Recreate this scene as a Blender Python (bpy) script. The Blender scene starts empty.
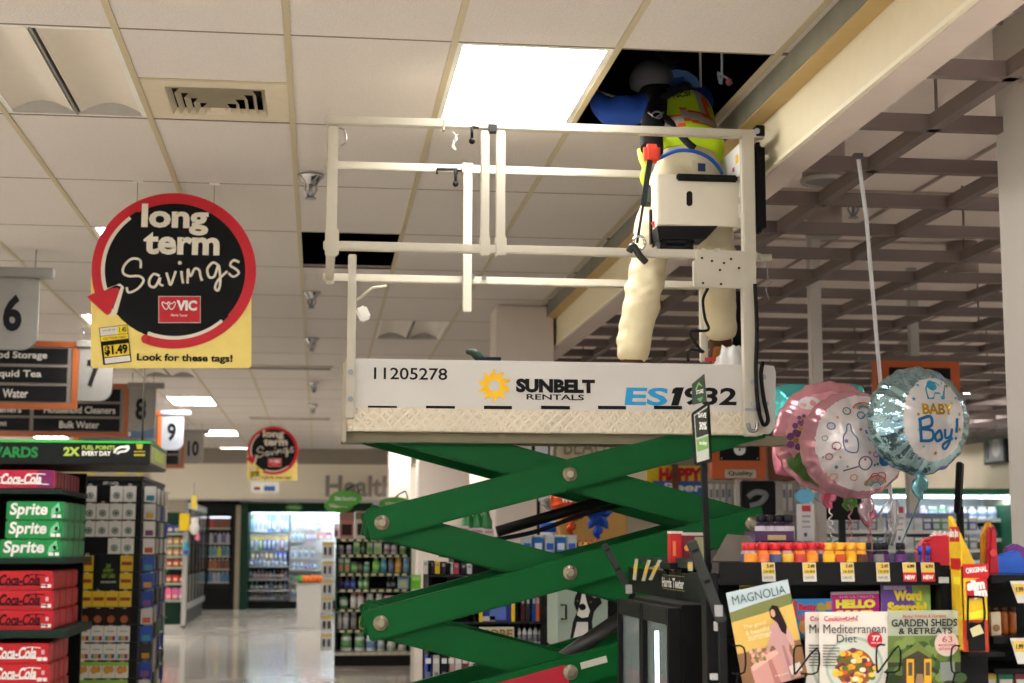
import bpy, bmesh, math, random
from mathutils import Vector as V, Matrix
random.seed(7)
SC = bpy.context.scene
COL = SC.collection
# ------------------------------------------------------------------ camera, world, exposure
YAW, PIT, ROLL, F = math.radians(6.996), math.radians(7.312), math.radians(0.095), 1565.8
CAM = V((0, 0, 1.32))
H = CAM.z + 1.822                      # ceiling height
FW = V((math.sin(YAW)*math.cos(PIT), math.cos(YAW)*math.cos(PIT), math.sin(PIT)))
R0 = V((math.cos(YAW), -math.sin(YAW), 0)); U0 = R0.cross(FW)
RT = R0*math.cos(ROLL) + U0*math.sin(ROLL); UP = U0*math.cos(ROLL) - R0*math.sin(ROLL)
cam = bpy.data.cameras.new('camera'); co = bpy.data.objects.new('camera', cam); COL.objects.link(co)
co.matrix_world = Matrix(((RT.x, UP.x, -FW.x, 0), (RT.y, UP.y, -FW.y, 0), (RT.z, UP.z, -FW.z, CAM.z), (0, 0, 0, 1)))
cam.sensor_width = 36; cam.lens = F/1024*36; cam.clip_end = 200; cam.clip_start = .05
cam.dof.use_dof = True; cam.dof.focus_distance = 5.6; cam.dof.aperture_fstop = 4.2
SC.camera = co
W = bpy.data.worlds.new('world'); SC.world = W; W.use_nodes = True
W.node_tree.nodes['Background'].inputs[0].default_value = (.96, .98, 1.0, 1)
W.node_tree.nodes['Background'].inputs[1].default_value = .65
SC.view_settings.view_transform = 'Standard'; SC.view_settings.look = 'None'
SC.view_settings.gamma = 1; SC.view_settings.use_curve_mapping = False
SC.view_settings.exposure = -0.02
LAMP = 24.0                            # radiance of a lit ceiling panel

def P(x, y, Y):                       # the point on the plane Y that lies under a pixel of the photograph
    d = FW*F + RT*(x-512) + UP*(341.5-y); return CAM + d*(Y/d.y)
def PX(x, y, X):
    d = FW*F + RT*(x-512) + UP*(341.5-y); return CAM + d*(X/d.x)
def PZ(x, y, z):
    d = FW*F + RT*(x-512) + UP*(341.5-y); return CAM + d*((z-CAM.z)/d.z)

# ------------------------------------------------------------------ materials
def lin(c):
    r = []
    for v in c[:3]:
        v /= 255; r.append(v/12.92 if v <= .04045 else ((v+.055)/1.055)**2.4)
    return (*r, 1)
MC = {}
def M(c, rough=.5, metal=0, emit=0, var=.06, scale=14, bump=0, bscale=60, alpha=1, trans=0, name=None, coat=0):
    key = (tuple(c), rough, metal, emit, var, scale, bump, bscale, alpha, trans, coat)
    if key in MC: return MC[key]
    m = bpy.data.materials.new(name or 'surface'); m.use_nodes = True
    n = m.node_tree.nodes; l = m.node_tree.links; b = n['Principled BSDF']
    b.inputs['Roughness'].default_value = rough; b.inputs['Metallic'].default_value = metal
    b.inputs['Alpha'].default_value = alpha; b.inputs['Transmission Weight'].default_value = trans
    b.inputs['Coat Weight'].default_value = coat
    b.inputs['Base Color'].default_value = lin(c)
    b.inputs['Specular IOR Level'].default_value = .18 if max(c) < 75 and not metal else .4
    tc = None
    if var or bump:
        tc = n.new('ShaderNodeTexCoord')
    if var:
        no = n.new('ShaderNodeTexNoise'); no.inputs['Scale'].default_value = scale; no.inputs['Detail'].default_value = 4
        l.new(tc.outputs['Object'], no.inputs['Vector'])
        mx = n.new('ShaderNodeMix'); mx.data_type = 'RGBA'
        a = lin(c); mx.inputs[6].default_value = tuple(min(1, v*(1-var*1.6)) for v in a[:3])+(1,)
        mx.inputs[7].default_value = tuple(min(1, v*(1+var*1.6)) for v in a[:3])+(1,)
        l.new(no.outputs['Fac'], mx.inputs[0]); l.new(mx.outputs[2], b.inputs['Base Color'])
    if bump:
        nb = n.new('ShaderNodeTexNoise'); nb.inputs['Scale'].default_value = bscale; nb.inputs['Detail'].default_value = 3
        l.new(tc.outputs['Object'], nb.inputs['Vector'])
        bu = n.new('ShaderNodeBump'); bu.inputs['Strength'].default_value = bump; bu.inputs['Distance'].default_value = .01
        l.new(nb.outputs['Fac'], bu.inputs['Height']); l.new(bu.outputs['Normal'], b.inputs['Normal'])
    if emit:
        b.inputs['Emission Color'].default_value = lin(c); b.inputs['Emission Strength'].default_value = emit
    MC[key] = m
    return m
def sub(m):                           # material nodes shorthand
    return m.node_tree.nodes, m.node_tree.links, m.node_tree.nodes['Principled BSDF']

# ------------------------------------------------------------------ mesh building
class MB:
    def __init__(s, mat=None): s.v = []; s.f = []; s.s = []; s.i = []; s.mi = 0; s.m = mat
    def add(s, vs, fs, smooth=False):
        k = len(s.v)
        for p in vs:
            p = V(p); s.v.append(s.m @ p if s.m else p)
        for f in fs:
            s.f.append([q+k for q in f]); s.s.append(smooth); s.i.append(s.mi)
        return s
    def box(s, a, b):
        x0, x1 = sorted((a[0], b[0])); y0, y1 = sorted((a[1], b[1])); z0, z1 = sorted((a[2], b[2]))
        return s.add([(x0,y0,z0),(x1,y0,z0),(x1,y1,z0),(x0,y1,z0),(x0,y0,z1),(x1,y0,z1),(x1,y1,z1),(x0,y1,z1)],
              [(0,3,2,1),(4,5,6,7),(0,1,5,4),(1,2,6,5),(2,3,7,6),(3,0,4,7)])
    def cb(s, c, d):
        return s.box([c[k]-d[k]/2 for k in range(3)], [c[k]+d[k]/2 for k in range(3)])
    def pbox(s, x0, y0, x1, y1, Y, dep):
        xc, yc = (x0+x1)/2, (y0+y1)/2
        return s.box((P(x0,yc,Y).x, Y, P(xc,y1,Y).z), (P(x1,yc,Y).x, Y+dep, P(xc,y0,Y).z))
    def beam(s, p, q, w, h, up=(0,0,1)):
        p, q = V(p), V(q); d = (q-p).normalized(); sd = d.cross(V(up)).normalized(); u = sd.cross(d)
        a = sd*(w/2); b = u*(h/2)
        return s.add([p-a-b, p+a-b, p+a+b, p-a+b, q-a-b, q+a-b, q+a+b, q-a+b],
              [(0,3,2,1)[::-1],(4,5,6,7)[::-1],(0,1,5,4)[::-1],(1,2,6,5)[::-1],(2,3,7,6)[::-1],(3,0,4,7)[::-1]])
    def cyl(s, p, q, r, r2=None, n=16):
        return s.tube([p, q], [r, r if r2 is None else r2], n)
    def tube(s, path, r, n=8, smooth=True, closed=False, flat=None):
        path = [V(p) for p in path]; k = len(path)
        rs = r if isinstance(r, (list, tuple)) else [r]*k
        vs = []; a = None
        for i, p in enumerate(path):
            if closed: d = path[(i+1) % k]-path[i-1]
            else: d = path[min(i+1, k-1)]-path[max(i-1, 0)]
            d = d.normalized() if d.length > 1e-9 else V((0,0,1))
            if a is None:
                a = d.orthogonal().normalized()
            else:
                a = (a-d*a.dot(d)); a = a.normalized() if a.length > 1e-6 else d.orthogonal().normalized()
            b = d.cross(a)
            for j in range(n):
                t = 2*math.pi*j/n
                o = a*math.cos(t)*rs[i]+b*math.sin(t)*rs[i]
                if flat: 
                    fa = V(flat); o = o - fa*o.dot(fa)*.8
                vs.append(p+o)
        fs = []
        for i in range(k if closed else k-1):
            for j in range(n):
                x, y = i*n+j, i*n+(j+1) % n; z, w = ((i+1) % k)*n+(j+1) % n, ((i+1) % k)*n+j
                fs.append((x, y, z, w))
        s.add(vs, fs, smooth)
        if not closed:
            k0 = len(s.v)-len(vs)
            s.f.append([k0+j for j in range(n)][::-1]); s.s.append(False); s.i.append(s.mi)
            s.f.append([k0+(k-1)*n+j for j in range(n)]); s.s.append(False); s.i.append(s.mi)
        return s
    def lathe(s, c, prof, n=20, sx=1, sy=1):
        c = V(c); vs = []; fs = []
        for (r, z) in prof:
            for j in range(n):
                t = 2*math.pi*j/n; vs.append(c+V((math.cos(t)*r*sx, math.sin(t)*r*sy, z)))
        for i in range(len(prof)-1):
            for j in range(n): fs.append((i*n+j, i*n+(j+1) % n, (i+1)*n+(j+1) % n, (i+1)*n+j))
        k = len(s.v); s.add(vs, fs, True)
        s.f.append([k+j for j in range(n)][::-1]); s.s.append(False); s.i.append(s.mi)
        s.f.append([k+(len(prof)-1)*n+j for j in range(n)]); s.s.append(False); s.i.append(s.mi)
        return s
    def ball(s, c, r, nu=20, nv=12):
        c = V(c); r = (r, r, r) if not isinstance(r, (tuple, list)) else r
        vs = [c+V((0,0,r[2]))]; fs = []
        for i in range(1, nv):
            a = math.pi*i/nv
            for j in range(nu):
                t = 2*math.pi*j/nu; vs.append(c+V((math.sin(a)*math.cos(t)*r[0], math.sin(a)*math.sin(t)*r[1], math.cos(a)*r[2])))
        vs.append(c-V((0,0,r[2]))); e = len(vs)-1
        for j in range(nu):
            fs.append((0, 1+j, 1+(j+1) % nu)); fs.append((e, 1+(nv-2)*nu+(j+1) % nu, 1+(nv-2)*nu+j))
            for i in range(nv-2): fs.append((1+i*nu+j, 1+(i+1)*nu+j, 1+(i+1)*nu+(j+1) % nu, 1+i*nu+(j+1) % nu))
        return s.add(vs, fs, True)
    def prism(s, pts, vec):
        pts = [V(p) for p in pts]; vec = V(vec); n = len(pts)
        nrm = V((0,0,0))
        for i in range(n): nrm += (pts[i]-pts[0]).cross(pts[(i+1) % n]-pts[0])
        if nrm.dot(vec) > 0: pts = pts[::-1]
        vs = pts+[p+vec for p in pts]
        fs = [list(range(n)), list(range(2*n-1, n-1, -1))]+[((i+1) % n, i, n+i, n+(i+1) % n) for i in range(n)]
        return s.add(vs, fs)
    def ppoly(s, pts, Y, dep=.004):
        return s.prism([P(x, y, Y) for x, y in pts], (0, dep, 0))

def obj(name, mb, mats, parent=None, bev=0, seg=2):
    me = bpy.data.meshes.new(name)
    off = V(parent['_o']) if parent and '_o' in parent else V((0,0,0))
    me.from_pydata([tuple(p-off) for p in mb.v], [], mb.f)
    me.polygons.foreach_set('use_smooth', mb.s); me.polygons.foreach_set('material_index', mb.i)
    for m in (mats if isinstance(mats, (list, tuple)) else [mats]): me.materials.append(m)
    bm = bmesh.new(); bm.from_mesh(me)
    if bev:
        ed = [e for e in bm.edges if len(e.link_faces) == 2 and e.calc_face_angle(0) > .6]
        bmesh.ops.bevel(bm, geom=ed, offset=bev, segments=seg, affect='EDGES', clamp_overlap=True)
    bmesh.ops.recalc_face_normals(bm, faces=bm.faces)
    bm.to_mesh(me); bm.free()
    o = bpy.data.objects.new(name, me); COL.objects.link(o)
    if parent:
        o.parent = parent
        if '_o' in parent: o['_o'] = list(off)
    return o
ROOTS = []
def thing(name, label, cat, loc, group=None):
    o = bpy.data.objects.new(name, None); COL.objects.link(o); o.empty_display_size = .05
    o.location = loc; o['_o'] = list(loc); o['label'] = label; o['category'] = cat
    if group: o['group'] = group
    return o
def tag(o, label, cat, group=None):
    o['label'] = label; o['category'] = cat
    if group: o['group'] = group
    return o
def struct(name, mb, mats, bev=0):
    o = obj(name, mb, mats, None, bev); o['kind'] = 'structure'; return o
TXT = {}
def text(s, o, w, h, mat, parent, right=(1,0,0), up=(0,0,1), name='lettering', shear=0, bold=.02, ext=.0015, rot=0, fn=None):
    key = (s, bold)
    if key not in TXT:
        c = bpy.data.curves.new('t', 'FONT'); c.body = s; c.size = 1; c.offset = bold; c.resolution_u = 3
        t = bpy.data.objects.new('t', c); me = bpy.data.meshes.new_from_object(t)
        TXT[key] = ([v.co.copy() for v in me.vertices], [list(p.vertices) for p in me.polygons])
        bpy.data.objects.remove(t); bpy.data.meshes.remove(me); bpy.data.curves.remove(c)
    vs, fs = TXT[key]
    x0, x1 = min(v.x for v in vs), max(v.x for v in vs); y0, y1 = min(v.y for v in vs), max(v.y for v in vs)
    right, up = V(right).normalized(), V(up).normalized()
    if rot: right, up = right*math.cos(rot)+up*math.sin(rot), up*math.cos(rot)-right*math.sin(rot)
    nn = right.cross(up); o = V(o); out = []
    for v in vs:
        a = (v.x-x0)/max(1e-6, x1-x0)-.5; b = (v.y-y0)/max(1e-6, y1-y0)-.5
        p = o+right*(a*w+shear*b*h)+up*(b*h)+nn*ext
        out.append(fn(p) if fn else p)
    m = MB(); m.add(out, fs)
    return obj(name, m, mat, parent)
def ptext(s, x0, y0, x1, y1, Y, mat, parent, **k):
    a, b = P(x0, (y0+y1)/2, Y), P(x1, (y0+y1)/2, Y); c, d = P((x0+x1)/2, y0, Y), P((x0+x1)/2, y1, Y)
    return text(s, (a+b+c+d)/4, abs(b.x-a.x), abs(c.z-d.z), mat, parent, **k)
def ppart(name, mat, parent, x0, y0, x1, y1, Y, dep=.003, bev=0):
    return obj(name, MB().pbox(x0, y0, x1, y1, Y, dep), mat, parent, bev)
def smooth_path(pts, k=6, closed=False):
    pts = [V(p) for p in pts]; n = len(pts); out = []
    g = (lambda i: pts[i % n]) if closed else (lambda i: pts[max(0, min(n-1, i))])
    for i in range(n if closed else n-1):
        a, b, c, d = g(i-1), g(i), g(i+1), g(i+2)
        for j in range(k):
            t = j/k
            out.append(.5*((2*b)+(c-a)*t+(2*a-5*b+4*c-d)*t*t+(3*b-a-3*c+d)*t**3))
    if not closed: out.append(pts[-1])
    return out
def stroke(mb, pts, Y, r, k=6):        # a brush stroke lying on the plane Y
    mb.tube(smooth_path([P(x, y, Y) for x, y in pts], k), r, 8, flat=(0,1,0)); return mb
def arc(cx, cy, r, a0, a1, n=40, ry=None):
    return [(cx+r*math.cos(math.radians(a0+(a1-a0)*i/n)), cy-(ry or r)*math.sin(math.radians(a0+(a1-a0)*i/n))) for i in range(n+1)]
def disc(cx, cy, r, n=48, ry=None): return arc(cx, cy, r, 0, 360, n, ry)[:-1]
def skin(name, pts, edges, mat, parent, sub_=2, fmat=None, root=0, xf=None):
    me = bpy.data.meshes.new(name); me.from_pydata([tuple(p[0]) for p in pts], edges, [])
    o = bpy.data.objects.new(name, me); COL.objects.link(o)
    sk = o.modifiers.new('skin', 'SKIN'); sk.use_smooth_shade = True; sk.branch_smoothing = .6
    for i, p in enumerate(pts):
        r = p[1]; me.skin_vertices[0].data[i].radius = r if isinstance(r, tuple) else (r, r)
        me.skin_vertices[0].data[i].use_root = (i == root)
    sd = o.modifiers.new('sub', 'SUBSURF'); sd.levels = sub_; sd.render_levels = sub_
    dg = bpy.context.evaluated_depsgraph_get()
    m2 = bpy.data.meshes.new_from_object(o.evaluated_get(dg))
    bpy.data.objects.remove(o)
    off = V(parent['_o'])
    m2.materials.clear()
    for m in (mat if isinstance(mat, (list, tuple)) else [mat]): m2.materials.append(m)
    for v in m2.vertices:
        if xf: v.co = xf(v.co)
    for p in m2.polygons:
        p.use_smooth = True
        if fmat: p.material_index = fmat(p.center)
        else: p.material_index = 0
    for v in m2.vertices: v.co -= off
    o = bpy.data.objects.new(name, m2); COL.objects.link(o); o.parent = parent; o['_o'] = list(off)
    return o

# common materials
WHITE = M((228,226,220), .5); BLACK = M((12,12,13), .5); DKG = M((40,41,42), .5); RED = M((196,24,40), .45)
CREAMP = M((212,204,184), .4, bump=.05, bscale=200, name='cream_paint')
RAIL = M((184,177,161), .38, var=.05, bump=.03, bscale=90, name='cream_metal')
GREEN = M((0,84,34), .45, var=.05, name='green_paint'); GREEN.node_tree.nodes['Principled BSDF'].inputs['Specular IOR Level'].default_value = .16
INK = M((14,14,16), .6); PAPER = M((236,236,232), .6); YEL = M((240,212,110), .55); STEEL = M((150,150,152), .3, 1)
CHROME = M((190,190,192), .15, 1); GRY = M((128,126,122), .5); LGRY = M((176,172,166), .5); RUB = M((16,16,17), .7)
DGREEN = M((20,52,38), .5); ORANGE = M((176,84,34), .5); BROWN = M((92,62,44), .55)
# ------------------------------------------------------------------ the setting
xA = PZ(794,50,H).x; zb1 = PX(817,50,xA).z; xC = PZ(840,50,zb1).x; zb2 = PX(912,50,xC).z; xE = PZ(993,23,zb2).x
GX0, GY0, CW, CL = -1.362, 5.556, .61, 1.22      # ceiling grid origin and cell
def cell(k, m): return GX0+CW*k, GY0+CL*m
fl = M((205,199,189), .08, var=.10, scale=1.3, name='polished_concrete', coat=.2)
n, l, b = sub(fl)
vo = n.new('ShaderNodeTexNoise'); vo.inputs['Scale'].default_value = 3; rr = n.new('ShaderNodeMapRange')
rr.inputs[3].default_value = .06; rr.inputs[4].default_value = .22
l.new(vo.outputs['Fac'], rr.inputs[0]); l.new(rr.outputs[0], b.inputs['Roughness'])
struct('floor', MB().box((-14,-3,-.1), (16,34,0)), fl)
TILE = M((211,203,197), .9, var=.10, scale=160, bump=.35, bscale=170, name='mineral_tile')
TBAR = M((188,174,142), .5, var=.04, name='tee_bar')
HOLES = {(4,0), (2,3), (4,-9)}
TROF = {}                                        # cell -> lit?
for k_, m_, on in ((0,0,0),(0,3,1),(-1,6,1),(-1,9,0),(-1,12,1),(-1,17,1),(-1,21,1)): TROF[(k_,m_)] = on
for m_, on in ((0,1),(6,0),(9,0),(12,0)): TROF[(3,m_)] = on
TROF[(3,-4)] = 1; TROF[(-1,-3)] = 0; TROF[(1,-5)] = 1; TROF[(-3,-3)] = 1
TROF[(3,14)] = 1
for k_ in (-6,-10,-14,-18):
    for m_ in (-6,-3,0,3,6,9,12,15,18,21): TROF[(k_,m_)] = 1  # extra lit panels out of view, added to brighten the ceiling
for k_ in (-3,0,4):
    for m_ in (-7,-5): TROF[(k_,m_)] = 1  # rows added behind the camera for more ceiling light
TROF[(6,20)] = 1
for m_ in (16,): TROF[(4,m_)] = 1
VENT = {(1,0)}                                   # its front half is a tile, its rear half the diffuser
mb = MB(); th = .018; zt = H+.010
bars = MB(); cross = MB()
for k in range(-20, 6):
    for m_ in range(-7, 23):
        if (k, m_) in HOLES or (k, m_) in TROF: continue
        x, y = cell(k, m_)
        y1 = y+CL
        if y > 32.9: continue
        if (k, m_) in VENT: y1 = y+CL/2
        if k == 5:
            mb.box((x+.012, y+.012, zt), (xA, y1-.012, zt+th)); continue
        mb.box((x+.011, y+.006, zt-.006), (x+CW-.011, y1-.006, zt+th))
for k in range(-20, 6):
    x = GX0+CW*k; bars.box((x-.0125, -3.2, H-.001), (x+.0125, 33, H+.014))
for m_ in range(-7, 24):
    y = GY0+CL*m_
    for k in range(-20, 6):
        x = GX0+CW*k
        cross.box((x+.0125, y-.006, H+.003), (min(x+CW-.0125, xA), y+.006, H+.012))
bars.box((GX0+CW*1+.0125, GY0+CL/2-.012, H+.001), (GX0+CW*2-.0125, GY0+CL/2+.012, H+.012))
struct('ceiling', mb, TILE); struct('trim_1', bars, TBAR); struct('trim_8', cross, M((124,112,96), .7))  # cross tees darkened: the shadow line at each joint put into their colour
# roof deck, and plenum sides added to shut out the world light
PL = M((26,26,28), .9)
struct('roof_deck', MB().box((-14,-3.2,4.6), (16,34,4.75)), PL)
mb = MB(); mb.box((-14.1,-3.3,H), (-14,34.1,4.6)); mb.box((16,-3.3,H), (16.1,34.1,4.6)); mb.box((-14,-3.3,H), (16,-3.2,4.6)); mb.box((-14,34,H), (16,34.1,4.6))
struct('wall_plenum_blocker', mb, PL)
# bulkhead that divides the tiled ceiling from the slatted one
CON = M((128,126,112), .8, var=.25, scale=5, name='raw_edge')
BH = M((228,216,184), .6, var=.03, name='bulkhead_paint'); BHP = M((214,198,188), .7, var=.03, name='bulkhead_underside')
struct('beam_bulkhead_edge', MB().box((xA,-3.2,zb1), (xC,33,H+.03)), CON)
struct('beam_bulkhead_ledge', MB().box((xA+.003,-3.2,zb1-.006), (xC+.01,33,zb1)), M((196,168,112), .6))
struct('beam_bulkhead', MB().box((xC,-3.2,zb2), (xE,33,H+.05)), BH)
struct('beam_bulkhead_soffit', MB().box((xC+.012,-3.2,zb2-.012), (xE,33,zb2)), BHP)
struct('trim_2', MB().box((xC-.006,-3.2,zb2-.008), (xC+.012,33,zb2+.008)), M((238,230,204), .5))
# ceiling over the slats
RC = M((240,226,218), .9, var=.04, scale=60, name='ceiling_board')
mb = MB(); mb.box((xE,-3.2,H+.12), (16,33,H+.16)); struct('ceiling_checkout', mb, RC)
mb = MB()
for i in range(14): mb.box((xE+.3+1.0*i,-3.2,H+.105), (xE+.315+1.0*i,33,H+.121))
for i in range(24): mb.box((xE,-3+1.4*i,H+.105), (16,-2.985+1.4*i,H+.121))
struct('trim_3', mb, M((170,154,144), .6))
# slat grid hanging below it: each direction is one run of the ceiling
SLAT = M((112,98,94), .6, var=.03, name='slat_paint')
mb = MB(); zs = zb2; sy = .655
ybase = PZ(940, 75, zs).y
for i in range(-7, 34):
    y = ybase+sy*i
    if y < 22.5: mb.box((xE, y, zs), (9.5, y+.045, zs+.058))
xb = PZ(996, 93.5, zs).x
for i in range(-1, 12):
    x = xb+.61*i
    if x > xE+.1: mb.box((x-.045, -1.5, zs), (x, 22.5, zs+.057))
struct('ceiling_slat_grid', mb, SLAT)
mb = MB()
for i in range(6):
    for j in range(8):
        x, y = xb-.0225+1.22*i, ybase+.0225+2.62*j-2
        mb.cyl((x, y, zs+.05), (x, y, H+.12), .006, n=6)
struct('trim_4', mb, SLAT)
# walls
BW = M((220,208,186), .7, var=.03, scale=2, name='wall_paint')
struct('wall_back', MB().box((-14,33,0), (16,33.2,H)), BW)
struct('trim_5', MB().box((-6,31.2,CAM.z+1.50), (16,33,H)), M((150,142,132), .8))
struct('wall_left', MB().box((-14.1,-3,0), (-14,33,H)), BW)
struct('wall_right', MB().box((9.6,6,0), (9.8,33,H+.12)), BW)
struct('trim_recess_shade', MB().box((9.2,6,2.78), (9.6,33,2.95)), M((118,112,106), .7))  # dark grey band standing for the shadow in the recess along the wall top
struct('trim_7', MB().box((9.5,6,1.15), (9.6,33,1.85)), M((22,84,56), .5))
struct('baseboard_back', MB().box((-14,32.97,0), (16,33,.12)), DKG)
struct('baseboard_right', MB().box((9.57,6,0), (9.6,33,.12)), DKG)
# columns
COLM = M((214,202,192), .7, var=.02, name='column_paint')
def column(name, x0, x1, Y, dep, top=H):
    a, b2 = P(x0, 430, Y).x, P(x1, 430, Y).x
    struct(name, MB().box((a, Y, 0), (b2, Y+dep, top)), COLM, .01)
column('column_1', 496, 554, 11.9, .42)
column('column_2', 389, 411, 26.5, .4)
column('column_3', 419, 470, 25.0, .6)
a = P(1002, 300, 5.5)
struct('column_4', MB().box((a.x, 5.0, 0), (a.x+.55, 5.5, H+.12)), M((196,190,184), .7, var=.02), .006)
# ------------------------------------------------------------------ ceiling fittings
LIT = M((255,252,247), .5, emit=LAMP, var=0, name='lit_diffuser'); UNLIT = M((214,204,190), .4, var=.03, name='frosted_lens')
def troffer(k, m_, on):
    x, y = cell(k, m_)
    ad = 'lit' if on else 'unlit'
    t = thing('ceiling_light', f'{ad} recessed ceiling light panel', 'ceiling light', (x+CW/2, y+CL/2, H+.03), 'recessed ceiling lights')
    fr = MB()
    for a_, b_ in (((x+.012,y+.012),(x+.035,y+CL-.012)), ((x+CW-.035,y+.012),(x+CW-.012,y+CL-.012)), ((x+.035,y+.012),(x+CW-.035,y+.035)), ((x+.035,y+CL-.035),(x+CW-.035,y+CL-.012))):
        fr.box((*a_, H+.004), (*b_, H+.09))
    fr.box((x+.012,y+.012,H+.09), (x+CW-.012,y+CL-.012,H+.10))
    obj('housing', fr, WHITE, t)
    if on:
        obj('diffuser', MB().box((x+.03,y+.03,H+.008), (x+CW-.03,y+CL-.03,H+.014)), LIT, t)
    else:                                        # two bowed lenses either side of a centre basket rail
        le = MB()
        for sx in (0, 1):
            N = 8; vs = []
            for yy in (y+.03, y+CL-.03):
                for i in range(N+1):
                    u = i/N; vs.append((x+.03+sx*.29+u*.26, yy, H+.01+.045*math.sin(math.pi*u)))
            le.add(vs, [(i, i+1, N+2+i, N+1+i) for i in range(N)], True)
        obj('lens', le, UNLIT, t)
        obj('centre_rail', MB().box((x+.300,y+.03,H+.002), (x+.310,y+CL-.03,H+.05)), GRY, t)
        obj('end_plate', MB().box((x+.03,y+CL-.05,H+.004), (x+CW-.03,y+CL-.03,H+.06)), LGRY, t)
    return t
seen = {(0,0):'unlit lensed ceiling light panel nearest the camera, beside the square air diffuser', (3,0):'large lit ceiling light panel directly above the lift railing',
 (0,3):'lit ceiling panel half hidden behind the large round savings sign',
 (3,6):'unlit ceiling lens seen through the railing above the fleet number', (3,9):'unlit ceiling lens just above the top edge of the platform side',
 (-1,12):'lit ceiling panel right of the aisle 8 sign', (-1,21):'farthest lit ceiling panel, above the aisle 10 sign', (-1,9):'unlit ceiling lens just under the large savings sign'}
for (k, m_), on in TROF.items():
    t = troffer(k, m_, on)
    if (k, m_) in seen: t['label'] = seen[(k, m_)]
    else: t['label'] = f"{'lit' if on else 'unlit'} extra ceiling panel in tile row {m_+8} and tile column {k+21} of the ceiling"
for i in range(9):                               # a row of lit panels along the right side
    x, y = 7.6, -2+3.4*i; t = thing('ceiling_light', f'lit ceiling panel in the row along the right wall, number {i+1} from the entrance', 'ceiling light', (x+.3, y+.6, H+.06), 'recessed ceiling lights')
    obj('housing', MB().box((x,y,H+.07), (x+.6,y+1.2,H+.118)), WHITE, t); obj('diffuser', MB().box((x+.02,y+.02,H+.062), (x+.58,y+1.18,H+.07)), LIT, t)
for i in range(3):                               # lit panels added out of view over the checkout lanes to brighten that side
    for j in range(3):
        x, y = 4.2+2.4*i, -2.2+2.6*j; t = thing('ceiling_light', f'added lit ceiling panel over the checkout lanes, row {j+1}, column {i+1}', 'ceiling light', (x+.3, y+.6, H+.06), 'recessed ceiling lights')
        obj('housing', MB().box((x,y,H+.07), (x+.6,y+1.2,H+.118)), WHITE, t); obj('diffuser', MB().box((x+.02,y+.02,H+.062), (x+.58,y+1.18,H+.07)), LIT, t)
# square air diffuser
x, y = cell(1, 0); y += CL/2
t = thing('air_diffuser', 'square louvred air diffuser in the ceiling above the large savings sign', 'air vent', (x+CW/2, y+CL/4, H))
VM = M((206,194,170), .5, var=.04)
pl_ = MB(); cx, cy = x+CW/2, y+CL/4
for (ax, ay, bx, by) in ((x+.012,y+.012,x+CW-.012,cy-.20), (x+.012,cy+.20,x+CW-.012,y+CL/2-.012), (x+.012,cy-.20,cx-.20,cy+.20), (cx+.20,cy-.20,x+CW-.012,cy+.20)):
    pl_.box((ax,ay,H+.004), (bx,by,H+.012))
obj('face_plate', pl_, VM, t)
obj('throat', MB().box((cx-.21,cy-.21,H+.07), (cx+.21,cy+.21,H+.09)), BLACK, t)
for i in range(5):
    r = .20-.036*i; z0 = H+.004-.009*i; mb = MB(); w = .018
    vo, vi = [], []
    for (sx, sy_) in ((-1,-1),(1,-1),(1,1),(-1,1)): vo.append((cx+sx*r, cy+sy_*r, z0-.006)); vi.append((cx+sx*(r-w), cy+sy_*(r-w), z0+.022))
    mb.add(vo+vi, [(q, (q+1) % 4, 4+(q+1) % 4, 4+q) for q in range(4)])
    if i == 4: mb.add([(cx-.03,cy-.03,z0+.004),(cx+.03,cy-.03,z0+.004),(cx+.03,cy+.03,z0+.004),(cx-.03,cy+.03,z0+.004)], [(0,1,2,3)])
    obj('louvre_ring', mb, VM, t)
# sprinkler heads
def sprinkler(x, y, lab, z=H):
    t = thing('sprinkler_head', lab, 'sprinkler', (x, y, z-.06), 'ceiling sprinklers')
    k = 1.5
    obj('escutcheon', MB().lathe((x,y,z), [(.045*k,.0),(.043*k,-.008*k),(.030*k,-.020*k),(.022*k,-.034*k),(.018*k,-.036*k)], 16), CHROME, t)
    fr = MB()
    for s in (-1, 1): fr.tube([(x+s*.014*k,y,z-.03*k),(x+s*.020*k,y,z-.05*k),(x+s*.006*k,y,z-.075*k)], .004*k, 6)
    fr.cyl((x,y,z-.03*k), (x,y,z-.08*k), .007*k, n=8); obj('frame', fr, STEEL, t)
    obj('deflector', MB().cyl((x,y,z-.078*k), (x,y,z-.082*k), .018*k, .020*k, 12), STEEL, t)
for (px, py, lab) in ((311,181,'chrome sprinkler head by the upper left corner of the railing'), (312,298,'sprinkler head below the dark ceiling opening'), (312,344,'third sprinkler head from the railing corner'), (314,388,'small distant sprinkler head between the two savings signs'), (313,410,'most distant sprinkler head, just above the small savings sign')):
    q = PZ(px, py-6, H); sprinkler(q.x, q.y, lab)
q = PZ(853, 200, H+.1); sprinkler(q.x, q.y, 'sprinkler head above the slat grid beside the white cable', H+.12)
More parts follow.
